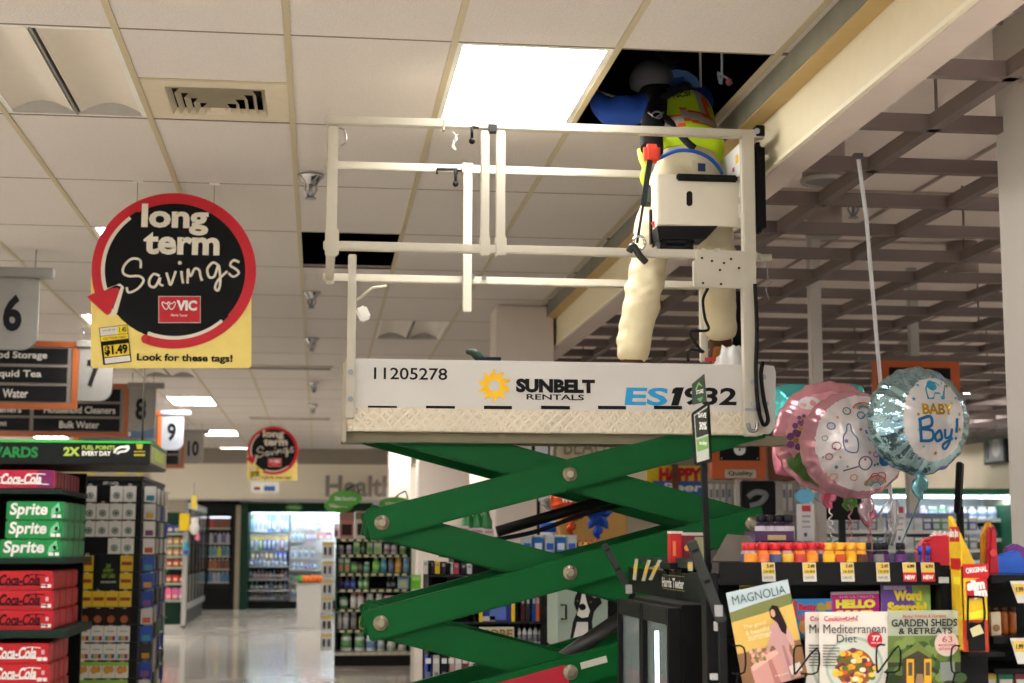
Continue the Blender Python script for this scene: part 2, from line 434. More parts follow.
# linear vents far off
for i, (px, py) in enumerate(((275,367),(290,418))):
    q = PZ(px, py, H); x, y = q.x, q.y
    t = thing('ceiling_vent', ('long louvred ceiling vent right of the large savings sign', 'distant louvred ceiling vent above the small savings sign')[i], 'air vent', (x, y, H))
    mb = MB(); mb.box((x-.6,y-.14,H-.012), (x+.6,y-.11,H)); mb.box((x-.6,y+.11,H-.012), (x+.6,y+.14,H)); mb.box((x-.6,y-.14,H-.012), (x-.57,y+.14,H)); mb.box((x+.57,y-.14,H-.012), (x+.6,y+.14,H)); obj('frame', mb, VM, t)
    mb = MB()
    for j in range(6): mb.beam((x-.58,y-.09+.036*j,H-.008), (x+.58,y-.09+.036*j,H-.008), .03, .004, (0,.5,1))
    obj('louvre', mb, GRY, t)
# recessed cans in the slatted ceiling
CAN = M((150,134,128), .5)
for (px, py, Y, on, lab) in ((825,235,8.6,0,'round ceiling downlight left of the white cable, below the slats'), (963,277,9.6,0,'round ceiling downlight next to the right-hand column'), (827,335,15.0,1,'glowing round downlight over the star balloon'), (926,353,18.0,1,'distant glowing downlight over the baby balloon'), (824,182,6.9,0,'upper round ceiling can nearest the lift')):
    q = P(px, py, Y); t = thing('downlight', lab, 'ceiling light', (q.x, q.y, q.z), 'round downlights')
    ht = H+.12-q.z
    obj('can', MB().cyl((q.x,q.y,q.z+.01), (q.x,q.y,q.z+ht), .10, n=24), CAN, t)
    mb = MB(); mb.tube([(q.x+.10*math.cos(a*.2618),q.y+.10*math.sin(a*.2618),q.z+.005) for a in range(24)], .012, 8, closed=True); obj('trim_ring', mb, LGRY, t)
    obj('lamp', MB().cyl((q.x,q.y,q.z+.002), (q.x,q.y,q.z+.012), .085, n=20), M((235,240,255), .3, emit=9, var=0) if on else M((120,118,116), .3), t)
# things inside the ceiling opening by the worker
q = P(700, 48, 6.6)
tag(obj('hanger_rod', MB().cyl((q.x,6.6,H+.1), (q.x,6.6,4.6), .006, n=8), LGRY), 'thin grey hanger rod inside the ceiling opening behind the hard hat', 'rod')
t = thing('cable', 'white cable with a pink connector dangling in the ceiling opening', 'cable', P(726,75,6.5))
cp = [P(718,40,6.5), P(722,62,6.5), P(718,72,6.5), P(727,78,6.5), P(732,84,6.5)]
cp[0] = V((cp[0].x, 6.5, 4.6))
obj('wire', MB().tube(smooth_path(cp), .006, 8), M((200,205,220), .4), t); obj('connector', MB().ball(P(729,82,6.5), (.014,.014,.018)), M((230,130,150), .4), t)
q0, q1 = P(600, 92, 6.7), P(636, 102, 6.7)
tag(obj('conduit', MB().cyl(q0-(q1-q0)*1.5, q1+(q1-q0), .008, n=8), STEEL), 'grey conduit crossing the ceiling opening left of the hard hat', 'pipe')
# ------------------------------------------------------------------ scissor lift
YF, YB = 6.0, 6.72
z_deck = P(552, 408, YF).z; z_top = P(552, 124.5, YF).z; z_toe = P(552, 361.5, YF).z; z_bot = P(552, 433, YF).z
z_mid = P(552, 252, YF).z; xl = P(345, 400, YF).x; xr = P(762, 400, YF).x
lift = thing('scissor_lift', 'cream and green scissor lift with yellow sun emblem and railed platform', 'scissor lift', ((xl+xr)/2, 6.36, 0))
TOE = M((200,196,190), .45, var=.05, scale=3, bump=.04, bscale=40, name='scuffed_white_metal')
mb = MB()
mb.box((xl, YF, z_deck-.01), (xr, YF+.02, z_toe)); mb.box((xl, YB-.02, z_deck), (xr, YB, z_toe))
mb.box((xl, YF+.02, z_deck), (xl+.02, YB-.02, z_toe)); mb.box((xr-.02, YF+.02, z_deck), (xr, YB-.02, z_toe))
obj('toe_board', mb, TOE, lift, .003)
mb = MB()
for (a, c) in ((368,397),(426,455),(484,512),(541,570),(598,626),(654,682)): mb.pbox(a, 405.8, c, 409.3, YF-.002, .004)
obj('deck_slot', mb, INK, lift)
# diamond plate ledge
DP = M((214,202,180), .4, metal=.3, var=.05, scale=6, name='diamond_plate')
n, l, b = sub(DP)
tc = n.new('ShaderNodeTexCoord'); br = []
for rot in (.785, -.785):
    mp = n.new('ShaderNodeMapping'); mp.inputs['Rotation'].default_value = (0, rot, 0); l.new(tc.outputs['Object'], mp.inputs[0])
    wv = n.new('ShaderNodeTexWave'); wv.inputs['Scale'].default_value = 20; wv.bands_direction = 'X'; l.new(mp.outputs[0], wv.inputs[0])
    w2 = n.new('ShaderNodeTexWave'); w2.inputs['Scale'].default_value = 10; w2.bands_direction = 'Z'; l.new(mp.outputs[0], w2.inputs[0])
    mu = n.new('ShaderNodeMath'); mu.operation = 'MULTIPLY'; l.new(wv.outputs['Fac'], mu.inputs[0]); l.new(w2.outputs['Fac'], mu.inputs[1]); br.append(mu)
mxm = n.new('ShaderNodeMath'); mxm.operation = 'MAXIMUM'; l.new(br[0].outputs[0], mxm.inputs[0]); l.new(br[1].outputs[0], mxm.inputs[1])
bu = n.new('ShaderNodeBump'); bu.inputs['Strength'].default_value = .7; bu.inputs['Distance'].default_value = .004
l.new(mxm.outputs[0], bu.inputs['Height']); l.new(bu.outputs[0], b.inputs['Normal'])
mb = MB(); mb.box((xl, YF-.012, z_bot), (xr, YB, z_deck-.008)); obj('deck', mb, DP, lift, .003)
zu = P(560, 443, YF).z
mb = MB(); mb.box((xl-.005, YF+.04, zu), (P(790,440,YF).x, YF+.10, z_bot)); zu2 = P(560,440,YB).z; mb.box((xl-.005, YB-.10, min(zu2, z_bot-.01)), (P(790,440,YF).x, YB-.04, z_bot))
for i in range(5): mb.box((xl+.1+.38*i, YF+.10, min(zu2, z_bot-.01)), (xl+.14+.38*i, YB-.10, z_bot))
obj('underframe', mb, M((120,112,88), .6, var=.1), lift, .002)
ptext('11205278', 374, 367.8, 447.3, 379.8, YF, INK, lift, bold=.012)
ptext('SUNBELT', 516, 379, 595, 393, YF, INK, lift, name='lettering', bold=.06)
ptext('RENTALS', 526.5, 394.4, 584, 400, YF, INK, lift, name='lettering', bold=.02)
ptext('ES', 625.5, 387.5, 668, 405.5, YF, M((28,150,205), .5), lift, name='lettering', bold=.03, shear=.12)
obj('lettering', MB().ppoly([(676,387.3),(684,387.3),(678.5,405.5),(671,405.5),(674.5,393.5),(671.5,393.5),(673,389)], YF-.001, .001), INK, lift)
ptext('932', 684, 387.5, 737, 405.5, YF, INK, lift, name='lettering', bold=.03, shear=.10)
c = P(494.2, 385.7, YF); mb = MB(); k = math.dist(P(494,385,YF), P(495,385,YF)); vs = []
for i in range(10):                                        # saw-toothed sun ring
    a0 = 2*math.pi*i/10+.2
    for (rr_, da) in ((11.5, 0), (17.5, .12), (11.8, .5)):
        vs.append((rr_*k, a0+da))
out = [c+V((math.cos(a)*r, -.0015, math.sin(a)*r)) for r, a in vs]; inn = [c+V((math.cos(a)*5.6*k, -.0015, math.sin(a)*5.6*k)) for r, a in vs]
N = len(out); mb.add(out+inn, [(i, (i+1) % N, N+(i+1) % N, N+i) for i in range(N)])
obj('sun_emblem', mb, M((240,186,24), .5), lift)
# rails: front frame, rear frame, ends
def rail(p, q, w=.036, h=.034): return obj('guardrail', MB().beam(p, q, w, h), RAIL, lift, .004)
zt1, zm1 = z_top-.019, z_mid
xfl = P(332, 180, YF).x; xfr = P(754, 200, YF).x; xr0 = xr-.02
yf, yb = YF-.02, YB
for y in (yf, yb):
    xe = P(762,131,YF).x if y == yf else xfr
    rail((xfl-.03, y, zt1), (xe, y, zt1)); rail((xfl-.03, y, zm1), (xfr, y, zm1))
for x in (xfl, xfr+.01):
    rail((x, yf+.02, zt1), (x, yb-.02, zt1)); rail((x, yf+.02, zm1), (x, yb-.02, zm1))
def post(x0, x1, y0, y1, Y, name='post', mat=RAIL, dep=.036): return obj(name, MB().pbox(x0, y0, x1, y1, Y, dep), mat, lift, .004)
post(326.5, 337.5, 126, 256, yf-.02); post(325, 339, 228, 254, yf-.023, 'post_socket', dep=.042)
post(481, 489.5, 130, 253, yf-.018); post(496.5, 505.5, 130, 253, yf-.018); post(480, 490.5, 236, 255, yf-.023, 'post_socket', dep=.046); post(495.5, 507, 236, 255, yf-.023, 'post_socket', dep=.046)
post(743, 755.5, 134, 263, yf-.024, dep=.045); post(744.5, 758, 258, 436, yf-.03, dep=.05)
post(347, 355.5, 254, 418, yf-.02); post(342.5, 347, 362, 442, yf-.005, 'corner_angle', M((170,160,140), .5), .06)
post(326.5, 335, 165, 284, yb-.018); post(700, 707, 165, 362, yb-.018); post(349, 356, 284, 362, yb-.018)
# rail hardware
mb = MB().pbox(488.5, 124, 497, 131, yf-.024, .045); obj('hinge_bracket', mb, DKG, lift)
mb = MB().pbox(756, 125, 765, 136, yf-.022, .05); obj('end_cap', mb, BLACK, lift, .003)
mb = MB(); mb.cyl(P(757,131,yf-.024), P(757,131,yf-.032), .012, n=10); obj('bolt', mb, STEEL, lift)
for (x, y, Y) in ((472,135,yf-.025), (455.5,178,yb-.03)):
    mb = MB(); mb.cyl(P(x,y-8,Y), P(x,y+3,Y), .006, n=8); mb.ball(P(x,y+6,Y), .013, 10, 8); mb.tube([P(x,y-8,Y), P(x+7,y-7,Y)], .005, 6); obj('latch_pin', mb, BLACK, lift)
mb = MB(); mb.tube([P(437,174,yb-.025), P(437,169,yb-.025), P(457,169,yb-.025), P(457,174,yb-.025)], .006, 6); obj('latch_handle', mb, DKG, lift)
mb = MB(); mb.tube(smooth_path([P(339,128,yf), P(345,131,yf), P(346,142,yf), P(340,146,yf)]), .003, 6); obj('lanyard_ring', mb, STEEL, lift)
mb = MB(); mb.tube(smooth_path([P(453,132,yf), P(457,139,yf), P(452,146,yf), P(456,150,yf), P(453,143,yf), P(458,134,yf)]), .003, 6); obj('wire_hook', mb, M((200,196,186), .4), lift)
mb = MB().pbox(463.5, 165, 472, 312, yb-.07, .034); obj('drop_bar', mb, RAIL, lift, .004)
mb = MB().pbox(462.5, 163, 473, 172, yb-.075, .08); obj('drop_bar_cap', mb, RAIL, lift)
for (x, y, Y) in ((472,277,yb-.03),(484,278,yb-.03),(331,271,yb-.03)):
    obj('clip', MB().cyl(P(x,y,Y), P(x,y,Y-.02), .012, n=8), STEEL, lift)
for (x, y) in ((444,124.5),): obj('rail_joint', MB().pbox(x-1, y-5.5, x+1, y+5, yf-.0205, .04), M((150,140,118), .5), lift)
for (x, y, Y) in ((350.5,372,yf-.021),(350.5,399,yf-.021),(753,382,yf-.031),(753,404,yf-.031),(764,377,YF-.004),(766,404,YF-.004)):
    obj('bolt', MB().cyl(P(x,y,Y), P(x,y,Y-.008), .011, n=8), STEEL, lift)
# work lamp on the left post
mb = MB(); mb.tube([P(357,300,yf+.02), P(372,288,yf+.05), P(386,286,yf+.1)], .006, 6); obj('lamp_bracket', mb, RAIL, lift)
lm = MB(Matrix.Translation(P(363,314,yf+.03)) @ Matrix.Rotation(-.45, 4, 'Y')); lm.cb((0,0,0), (.045,.06,.055)); obj('work_lamp', lm, WHITE, lift, .008)
# document box at the control end
BOXM = M((200,192,174), .42, var=.03, name='box_paint')
yb0 = YF+.03
mb = MB().pbox(658, 175, 743, 226, yb0, .012); obj('document_box', mb, BOXM, lift, .004)
mb = MB().pbox(657, 176, 661, 226, yb0+.012, .12); mb.pbox(740, 176, 743, 226, yb0+.012, .12); obj('document_box_side', mb, BOXM, lift)
mb = MB(); mb.prism([P(x,y,yb0-.002) for x, y in arc(689.5,194,3,0,180,10)+arc(689.5,203,3,180,360,10)], (0,.004,0)); obj('keyhole', mb, INK, lift)
obj('box_lid', MB().pbox(677, 174, 738, 181, yb0-.012, .12), BLACK, lift, .006)
mb = MB(); mb.prism([P(657,226,yb0), P(718,226,yb0), P(706,239,yb0), P(659,239,yb0)], (0,.13,0)); obj('control_housing', mb, BLACK, lift)
mb = MB(); mb.pbox(659, 240, 695, 243, yb0+.02, .08); mb.pbox(660, 246, 692, 249, yb0+.02, .08)
for x in (660, 664, 687, 691): mb.pbox(x, 240, x+2.5, 250, yb0+.02, .06)
obj('control_bracket', mb, DKG, lift)
for y0 in (183, 204): obj('hinge_plate', MB().pbox(739, y0, 742, y0+14, yb0-.004, .006), M((240,238,232), .5), lift)
# right end: placard panel seen edge-on, black sleeve, perforated bracket, cables
a, b_, c_, d_ = P(726,171,YF+.12), P(741,150,YF+.02), P(741,171,YF+.02), P(724,158,YF+.30)
xp = P(741,150,YF+.02).x
pts = [V((xp, YF+.02, P(742,142,YF+.02).z)), V((xp, YF+.42, P(741,142,YF+.02).z+.0)), V((xp, YF+.42, P(742,174,YF+.02).z)), V((xp, YF+.02, P(742,174,YF+.02).z))]
obj('placard', MB().prism(pts, (.006,0,0)), WHITE, lift)
for (u0, u1, v0, v1, m_) in ((.1,.2,.30,.55, M((240,196,30), .5)), (.26,.33,.6,.72, RED)):
    zz0 = pts[0].z+(pts[3].z-pts[0].z)*v0; zz1 = pts[0].z+(pts[3].z-pts[0].z)*v1
    obj('sticker', MB().box((xp-.002, YF+.02+.4*u0, zz0), (xp, YF+.02+.4*u1, zz1)), m_, lift)
mb = MB().pbox(753, 141, 767, 231, YF+.02, .09); obj('cushion_sleeve', mb, RUB, lift, .02)
obj('cushion_sleeve', MB().cyl(P(738,350,YF+.4), P(738,292,YF+.4), .022, n=16), RUB, lift)
mb = MB().pbox(696, 252, 747, 288, yf-.032, .012); mb.pbox(694, 260, 697, 286, yf-.03, .03); mb.pbox(701, 248, 706, 254, yf-.032, .03); mb.pbox(716, 248, 721, 254, yf-.032, .03)
obj('pivot_bracket', mb, RAIL, lift, .003)
for (x, y) in ((702,258),(712,261),(724,263),(731,259),(720,270),(703,283),(721,284),(739,268)):
    obj('bracket_hole', MB().cyl(P(x,y,yf-.0335), P(x,y,yf-.03), .005, n=8), INK, lift)
obj('pivot_pin', MB().cyl(P(760,258,YF), P(771,258,YF), .016, n=12), RAIL, lift)
mb = MB().ppoly([(758,364),(774,366),(776,372),(775,427),(770,434),(760,434)], YF+.0, .012); obj('end_plate', mb, TOE, lift, .002)
mb = MB(); mb.tube(smooth_path([P(755,284,yf-.04), P(757,330,yf-.045), P(756,370,yf-.045), P(758,405,yf-.045), P(763,424,yf-.04), P(768,420,yf-.03), P(764,400,yf-.03), P(761,375,yf-.04), P(763,362,yf-.03)]), .008, 8); obj('power_cable', mb, BLACK, lift)
mb = MB(); mb.tube(smooth_path([P(708,288,YF+.1), P(703,300,YF+.1), P(705,318,YF+.12), P(708,330,YF+.12), P(690,332,YF+.12), P(699,348,YF+.12), P(703,352,YF+.12), P(690,350,YF+.1), P(688,362,YF+.1)]), .006, 8); obj('coiled_cable', mb, BLACK, lift)
mb = MB(); mb.pbox(745.5, 408, 757, 411, yf-.036, .01); mb.tube(smooth_path([P(748,423,yf-.03), P(750,430,yf-.03), P(756,430,yf-.03), P(757,423,yf-.03)]), .008, 8); obj('tie_hook', mb, STEEL, lift)
mb = MB(); mb.tube(smooth_path([P(767,262,YF), P(768,278,YF), P(771,283,YF), P(766,287,YF), P(769,300,YF)]), .002, 5); obj('pull_wire', mb, STEEL, lift)
# scissor arms: a front pair and a rear pair for each of the four stages
DA = .0; cx0 = (P(752,521,YF+.04).x+P(382,521,YF+.04).x)/2
zc = [P(567.5, 474.5, YF+.05).z]; stage = P(570,474.5,YF+.05).z-P(570,572.5,YF+.05).z
half = P(752,521,YF+.04).x-cx0
for s in range(1, 3): zc.append(zc[0]-stage*s)
def arm(p, q, w=.045, h=.118):
    d = (V(q)-V(p)).normalized(); return obj('scissor_arm', MB().beam(V(p)-d*.055, V(q)+d*.055, w, h), GREEN, lift, .006)
def bolt_(p, front=True):
    mb = MB(); mb.lathe((0,0,0), [(.03,0),(.03,.006),(.024,.012),(.018,.013),(.018,.02),(.012,.024)], 16)
    mm = Matrix.Translation(p) @ Matrix.Rotation(math.pi/2, 4, 'X'); mb.v = [mm @ v for v in mb.v]
    return obj('pivot_bolt', mb, M((150,140,120), .35, .7), lift)
for y0, s in ((YF+.06, 1), (YB-.06, -1)):
    for k_ in range(3):
        z = zc[k_]; hz = stage/2
        arm((cx0-half, y0, z-hz), (cx0+half, y0, z+hz)); arm((cx0-half, y0+s*.055, z+hz), (cx0+half, y0+s*.055, z-hz))
        if s == 1:
            bolt_((cx0, y0-.022, z)); bolt_((cx0-half, y0-.022, z-hz))
            bolt_((cx0+half, y0-.022, z-hz))
for k_ in range(3):
    for sx in (-1, 1):
        obj('cross_shaft', MB().cyl((cx0+sx*half, YF+.05, zc[k_]-stage/2), (cx0+sx*half, YB-.05, zc[k_]-stage/2), .022, n=12), STEEL, lift)
    obj('cross_shaft', MB().cyl((cx0, YF+.05, zc[k_]), (cx0, YB-.05, zc[k_]), .022, n=12), STEEL, lift)
obj('lift_cylinder', MB().cyl(P(555,664,YF+.3), P(622,618,YF+.3), .032, n=16), M((72,70,68), .4, .4), lift)
obj('lift_cylinder', MB().cyl((cx0-.25, YF+.34, zc[0]-.22), (cx0+.30, YF+.34, zc[0]-.06), .022, n=16), BLACK, lift)
mb = MB(); mb.tube(smooth_path([(cx0-.25,YF+.3,zc[0]-.25),(cx0-.1,YF+.3,zc[0]-.22),(cx0+.1,YF+.3,zc[0]-.15),(cx0+.3,YF+.3,zc[0]-.10)]), .009, 8); obj('hydraulic_hose', mb, RUB, lift)
y0 = YF+.06-.0235                                               # red plate and small tag on the third arm
def on_arm(u, v, kk=2):
    p, q = V((cx0-half, y0, zc[kk]-stage/2)), V((cx0+half, y0, zc[kk]+stage/2)); d = (q-p); n_ = V((-d.z, 0, d.x)).normalized(); return p+d*u+n_*v
obj('red_plate', MB().prism([on_arm(.30,-.042), on_arm(.49,-.042), on_arm(.49,.034), on_arm(.30,.034)], (0,-.002,0)), M((170,20,44), .4), lift)
obj('data_tag', MB().prism([on_arm(.53,.0), on_arm(.60,.0), on_arm(.60,.025), on_arm(.53,.025)], (0,-.002,0)), M((190,190,180), .5), lift)
# base with four wheels on the floor
zb_ = zc[2]-stage/2
mb = MB(); mb.box((xl+.02, YF+.02, .12), (xr-.02, YB-.02, zb_-.07)); obj('chassis', mb, GREEN, lift, .02)
mb = MB(); mb.box((xl+.06, YF+.05, zb_-.07), (xr-.06, YF+.13, zb_-.02)); mb.box((xl+.06, YB-.13, zb_-.07), (xr-.06, YB-.05, zb_-.02)); obj('slide_track', mb, DKG, lift)
for x in (xl+.2, xr-.2):
    for y in (YF+.0, YB-.08):
        w = MB(); w.cyl((x, y, .16), (x, y+.08, .16), .16, n=28); wo = obj('wheel', w, RUB, lift, .012)
        obj('hub', MB().cyl((x, y-.006, .16), (x, y+.086, .16), .07, n=16), LGRY, wo)
# ------------------------------------------------------------------ the worker on the platform
KHAKI = M((198,186,154), .9, var=.06, scale=9, bump=.5, bscale=14, name='khaki_cotton')
SKIN = M((150,104,80), .6); BLUE = M((28,72,170), .8, bump=.3, bscale=30)
LIME = M((204,236,36), .7, bump=.3, bscale=25); ORG = M((236,92,36), .6); SILV = M((190,180,168), .4); HARN = M((30,30,32), .7)
zd = z_deck
wk = thing('person', 'person in khaki trousers and lime safety vest on the lift, head inside the ceiling opening', 'person', (P(680,300,6.35).x, 6.35, zd))
hL, hR = P(664,176,6.27), P(709,178,6.27); kL, kR = P(649,262,6.30), P(717,262,6.22)
aL, aR = P(632,349,6.36), P(720,330,6.38)
pelv = P(688,163,6.27); wst = P(684,146,6.33); chs = P(678,112,6.52); nck = P(664,92,6.63); hd = P(656,84,6.70)
shL, shR = P(647,110,6.58), P(702,104,6.56); eL = P(604,112,6.62); wL = P(590,88,6.68); haL = P(592,72,6.70)
eR = P(690,92,6.86); wR = P(672,72,6.90); haR = P(668,62,6.92)
fL = V((aL.x-.01, aL.y+.0, zd+.06)); fLt = V((aL.x-.03, aL.y+.17, zd+.035)); fRt = V((aR.x, aR.y+.10, zd+.05))
body_pts = [(pelv,(.13,.11)),(wst,(.135,.105)),(chs,(.15,.11)),(nck,.058),(hd,.085),(P(654,76,6.72),.075),
 (shL,.06),(eL,.046),(wL,.032),(shR,.06),(eR,.046),(wR,.032),(hL,.088),(kL,.062),(aL,.042),(hR,.088),(kR,.062),(aR,.042),(fL,.04),(fLt,.03),(fRt,.03)]
body = skin('body', body_pts, [(0,1),(1,2),(2,3),(3,4),(4,5),(2,6),(6,7),(7,8),(2,9),(9,10),(10,11),(0,12),(12,13),(13,14),(0,15),(15,16),(16,17),(14,18),(18,19),(17,20)], SKIN, wk)
def hand(w, t, side):
    d = (t-w).normalized(); sd = d.cross(V((0,1,0))).normalized(); n_ = sd.cross(d)
    pts = [(w,.026),(w+d*.05,(.036,.018)),(w+d*.09,(.038,.014))]; ed = [(0,1),(1,2)]
    for i, L in enumerate((.062,.072,.068,.052)):
        k0 = len(pts); o = sd*(.026-.0175*i)
        pts += [(w+d*.095+o,.009),(w+d*(.095+L*.5)+o+n_*.012,.0085),(w+d*(.095+L*.85)+o+n_*.036,.0075)]
        ed += [(2,k0),(k0,k0+1),(k0+1,k0+2)]
    k0 = len(pts); pts += [(w+d*.045+sd*side*.04,.011),(w+d*.085+sd*side*.055+n_*.02,.009)]; ed += [(1,k0),(k0,k0+1)]
    return skin('glove', pts, ed, M((70,66,64), .8), wk, 1)
hand(wL, haL, 1); hand(wR, haR, -1)
# trousers with folds
from mathutils import noise as NZ
def fold(co):
    t = co.z-zd
    c0 = (wst if t > .95 else (kL if co.x < P(684,250,6.3).x else kR))
    d = V((co.x-c0.x, co.y-c0.y, 0)); d = d.normalized() if d.length > 1e-5 else d
    w = 1 if t < .95 else .35
    n1 = NZ.noise(V((co.x*9, co.y*9, co.z*17+co.x*9)))*.014+NZ.noise(V((co.x*22, co.y*22+3, co.z*38-co.x*16)))*.007
    n1 += .007*math.exp(-((t-.14)/.07)**2)*math.sin(t*95+co.x*20)
    return co+d*n1*w
def mix(a, b, t): return a*(1-t)+b*t
tp = [(pelv,(.15,.125)),(P(686,150,6.32),(.148,.118)),(hL,.103),(mix(hL,kL,.5),.094),(kL,.081),(mix(kL,aL,.5),.079),(mix(kL,aL,.86),.076),(aL+V((0,0,-.075)),.078),
      (hR,.103),(mix(hR,kR,.5),.094),(kR,.083),(mix(kR,aR,.5),.078),(mix(kR,aR,.86),.076),(aR+V((0,0,-.055)),.075)]
skin('trousers', tp, [(0,1),(0,2),(2,3),(3,4),(4,5),(5,6),(6,7),(0,8),(8,9),(9,10),(10,11),(11,12),(12,13)], KHAKI, wk, 3, xf=fold)
obj('back_pocket', MB().ppoly([(692,160),(711,161),(711,178),(702,183),(692,178)], 6.125, .004), KHAKI, wk)
obj('pocket_label', MB().ppoly([(698,163),(705.5,163.5),(705.5,171.5),(698,171)], 6.122, .003), M((24,44,92), .6), wk)
# boots
BOOT = M((74,46,26), .6, bump=.3); SOLE = M((36,30,28), .7)
def boot(a, toe, heel):
    pts = [(a+V((0,0,.02)),.054),(heel,(.05,.045)),(mix(heel,toe,.5)+V((0,0,.02)),.05),(toe,(.048,.036))]
    o = skin('boot', pts, [(0,1),(1,2),(2,3)], BOOT, wk, 2)
    return o
boot(aL, V((fLt.x, fLt.y+.02, zd+.045)), V((aL.x, aL.y-.02, zd+.06)))
hRl = V((aR.x, aR.y-.01, aR.z-.06))
boot(aR, V((fRt.x, fRt.y, zd+.055)), hRl)
mb = MB(); mb.box((fL.x-.055, fL.y-.07, zd), (fL.x+.04, fLt.y+.06, zd+.022)); obj('boot_sole', mb, SOLE, wk, .01)
mb = MB(); mb.beam(hRl+V((0,-.055,-.02)), V((fRt.x, fRt.y-.055, zd+.025)), .09, .02, (0,-1,0)); obj('boot_sole', mb, M((150,92,40), .6), wk, .006)
# shirt sleeves
skin('shirt', [(chs,(.155,.115)),(mix(chs,nck,.7),.085),(shL,.078),(mix(shL,eL,.55),.078),(eL,.068),(mix(eL,wL,.7),.05),(shR,.078),(eR,.062),(mix(eR,wR,.8),.045),(wst,(.14,.11))],
     [(0,1),(0,2),(2,3),(3,4),(4,5),(0,6),(6,7),(7,8),(0,9)], BLUE, wk, 2, xf=lambda c: c+V((0,0,.006*math.sin(c.x*60))))
# vest with orange-edged silver bands and a blue hem
ax_ = (nck-pelv).normalized(); lat = V((1,0,0)); lat = (lat-ax_*lat.dot(ax_)).normalized()
def vest_mat(c):
    t = (c-pelv).dot(ax_); s_ = (c-mix(pelv,nck,.5)).dot(lat)
    if t < -.035: return 3
    dz = c.z-P(690,124,6.4).z+.30*(c.x-P(690,124,6.4).x)*(1 if s_ > 0 else -1)
    if abs(dz) < .024: return 2
    if abs(dz) < .042: return 1
    if s_ > .085 and t > .18:
        if s_ < .115: return 2
        if s_ < .135: return 1
    return 0
skin('safety_vest', [(mix(pelv,wst,.15)+V((.012,-.01,0)),(.178,.148)),(wst+V((.012,0,0)),(.172,.135)),(mix(wst,chs,.5)+V((.012,0,0)),(.178,.132)),(chs+V((.012,0,0)),(.182,.134)),(mix(chs,nck,.55),(.12,.095)),(shL,.09),(shR+V((.015,0,.01)),.105)],
     [(0,1),(1,2),(2,3),(3,4),(3,5),(3,6)], [LIME, ORG, SILV, BLUE], wk, 3, vest_mat)
# harness: pad, straps, ring
def hp(x, y, Y): return P(x, y, Y)
mb = MB(); mb.tube(smooth_path([hp(652,150,6.16), hp(652,130,6.24), hp(656,114,6.34), hp(660,100,6.44), hp(655,92,6.48)]), [.05]*24+[.04], 10, flat=(0,1,0))
mb.tube(smooth_path([hp(657,112,6.31), hp(670,122,6.27), hp(685,140,6.17), hp(694,148,6.15)]), .016, 8, flat=(0,1,0))
mb.tube(smooth_path([hp(655,104,6.38), hp(672,92,6.42), hp(690,86,6.46)]), .018, 8, flat=(0,1,0))
obj('harness', mb, HARN, wk)
mb = MB(); mb.tube([hp(657+5*math.cos(a*.5236), 115-3.5*math.sin(a*.5236), 6.26) for a in range(12)], .004, 6, closed=True); mb.tube([hp(648,112,6.27), hp(655,118,6.26), hp(664,112,6.26)], .004, 6); obj('harness_ring', mb, STEEL, wk)
ptext('NCSI', 673, 92, 690, 97, 6.395, INK, wk, name='vest_lettering', rot=.2)
# hard hat, tipped back, with neck shade
HATM = M((92,92,98), .4); 
hm = Matrix.Translation(P(652,82,6.64)) @ Matrix.Scale(.86, 4) @ Matrix.Rotation(math.radians(-24), 4, 'Y') @ Matrix.Rotation(math.radians(30), 4, 'X')
mb = MB(hm); prof = [(.125*math.cos(a), .115*math.sin(a)) for a in [math.pi/2*i/8 for i in range(9)]]; prof[-1] = (.004, .115)
mb.lathe((0,0,0), [(.112,-.012)]+prof, 24, .92, 1.08); obj('hard_hat', mb, HATM, wk)
mb = MB(hm)
pts_i = []; pts_o = []
for i in range(25):
    a = math.radians(-200+220*i/24); e = .055*max(0, math.sin(math.radians(180*i/24)))
    pts_i.append((math.sin(-a)*.108*.92, math.cos(a)*.112*1.08, -.004)); pts_o.append((math.sin(-a)*(.125+e)*.92, math.cos(a)*(.125+e)*1.08, -.014))
mb.add(pts_i+pts_o, [(i, i+1, 26+i, 25+i) for i in range(24)]); obj('hat_brim', mb, M((70,110,190), .35), wk)
obj('hat_brim', MB().ppoly([(662,75),(668,71),(677,69),(688,71),(697,77),(700,84),(697,91),(693,86),(686,80),(676,77),(666,78)], 6.60, .02), M((110,150,220), .3), wk, .004)
hem = [(650,164,6.15),(660,158,6.10),(676,151,6.085),(692,151,6.085),(706,156,6.095),(716,164,6.12),(722,173,6.2)]
obj('vest_hem', MB().tube(smooth_path([P(*q) for q in hem]), .0075, 8), M((30,90,190), .7), wk)
mb = MB(); mb.ball(P(658,97,6.57), (.09,.055,.07), 18, 10); obj('neck_shade', mb, HARN, wk)
# self-retracting lanyard and tools
rl = MB(); rl.pbox(645, 143, 661, 162, 6.08, .05); obj('lanyard_reel', rl, M((226,72,48), .5), wk, .014)
mb = MB(); mb.beam(P(650,160,6.07), P(643,206,6.04), .022, .004, (0,1,0)); mb.beam(P(643,206,6.04), P(637,243,6.03), .010, .006, (0,1,0)); obj('lanyard_strap', mb, DKG, wk)
mb = MB(); mb.tube([P(639+6*math.cos(a*.5236), 243-7*math.sin(a*.5236), yf-.05) for a in range(12)], .006, 8, closed=True); obj('snap_hook', mb, CHROME, wk)
mb = MB(); mb.tube(smooth_path([P(629,252,yf-.05), P(633,246,yf-.06), P(640,256,yf-.06), P(646,262,yf-.05)]), .014, 10); obj('rail_clamp', mb, M((60,58,56), .3, .7), wk)
mb = MB(); mb.pbox(644, 184, 657, 205, 6.15, .05); obj('tool_pouch', mb, M((66,74,66), .8), wk, .012)
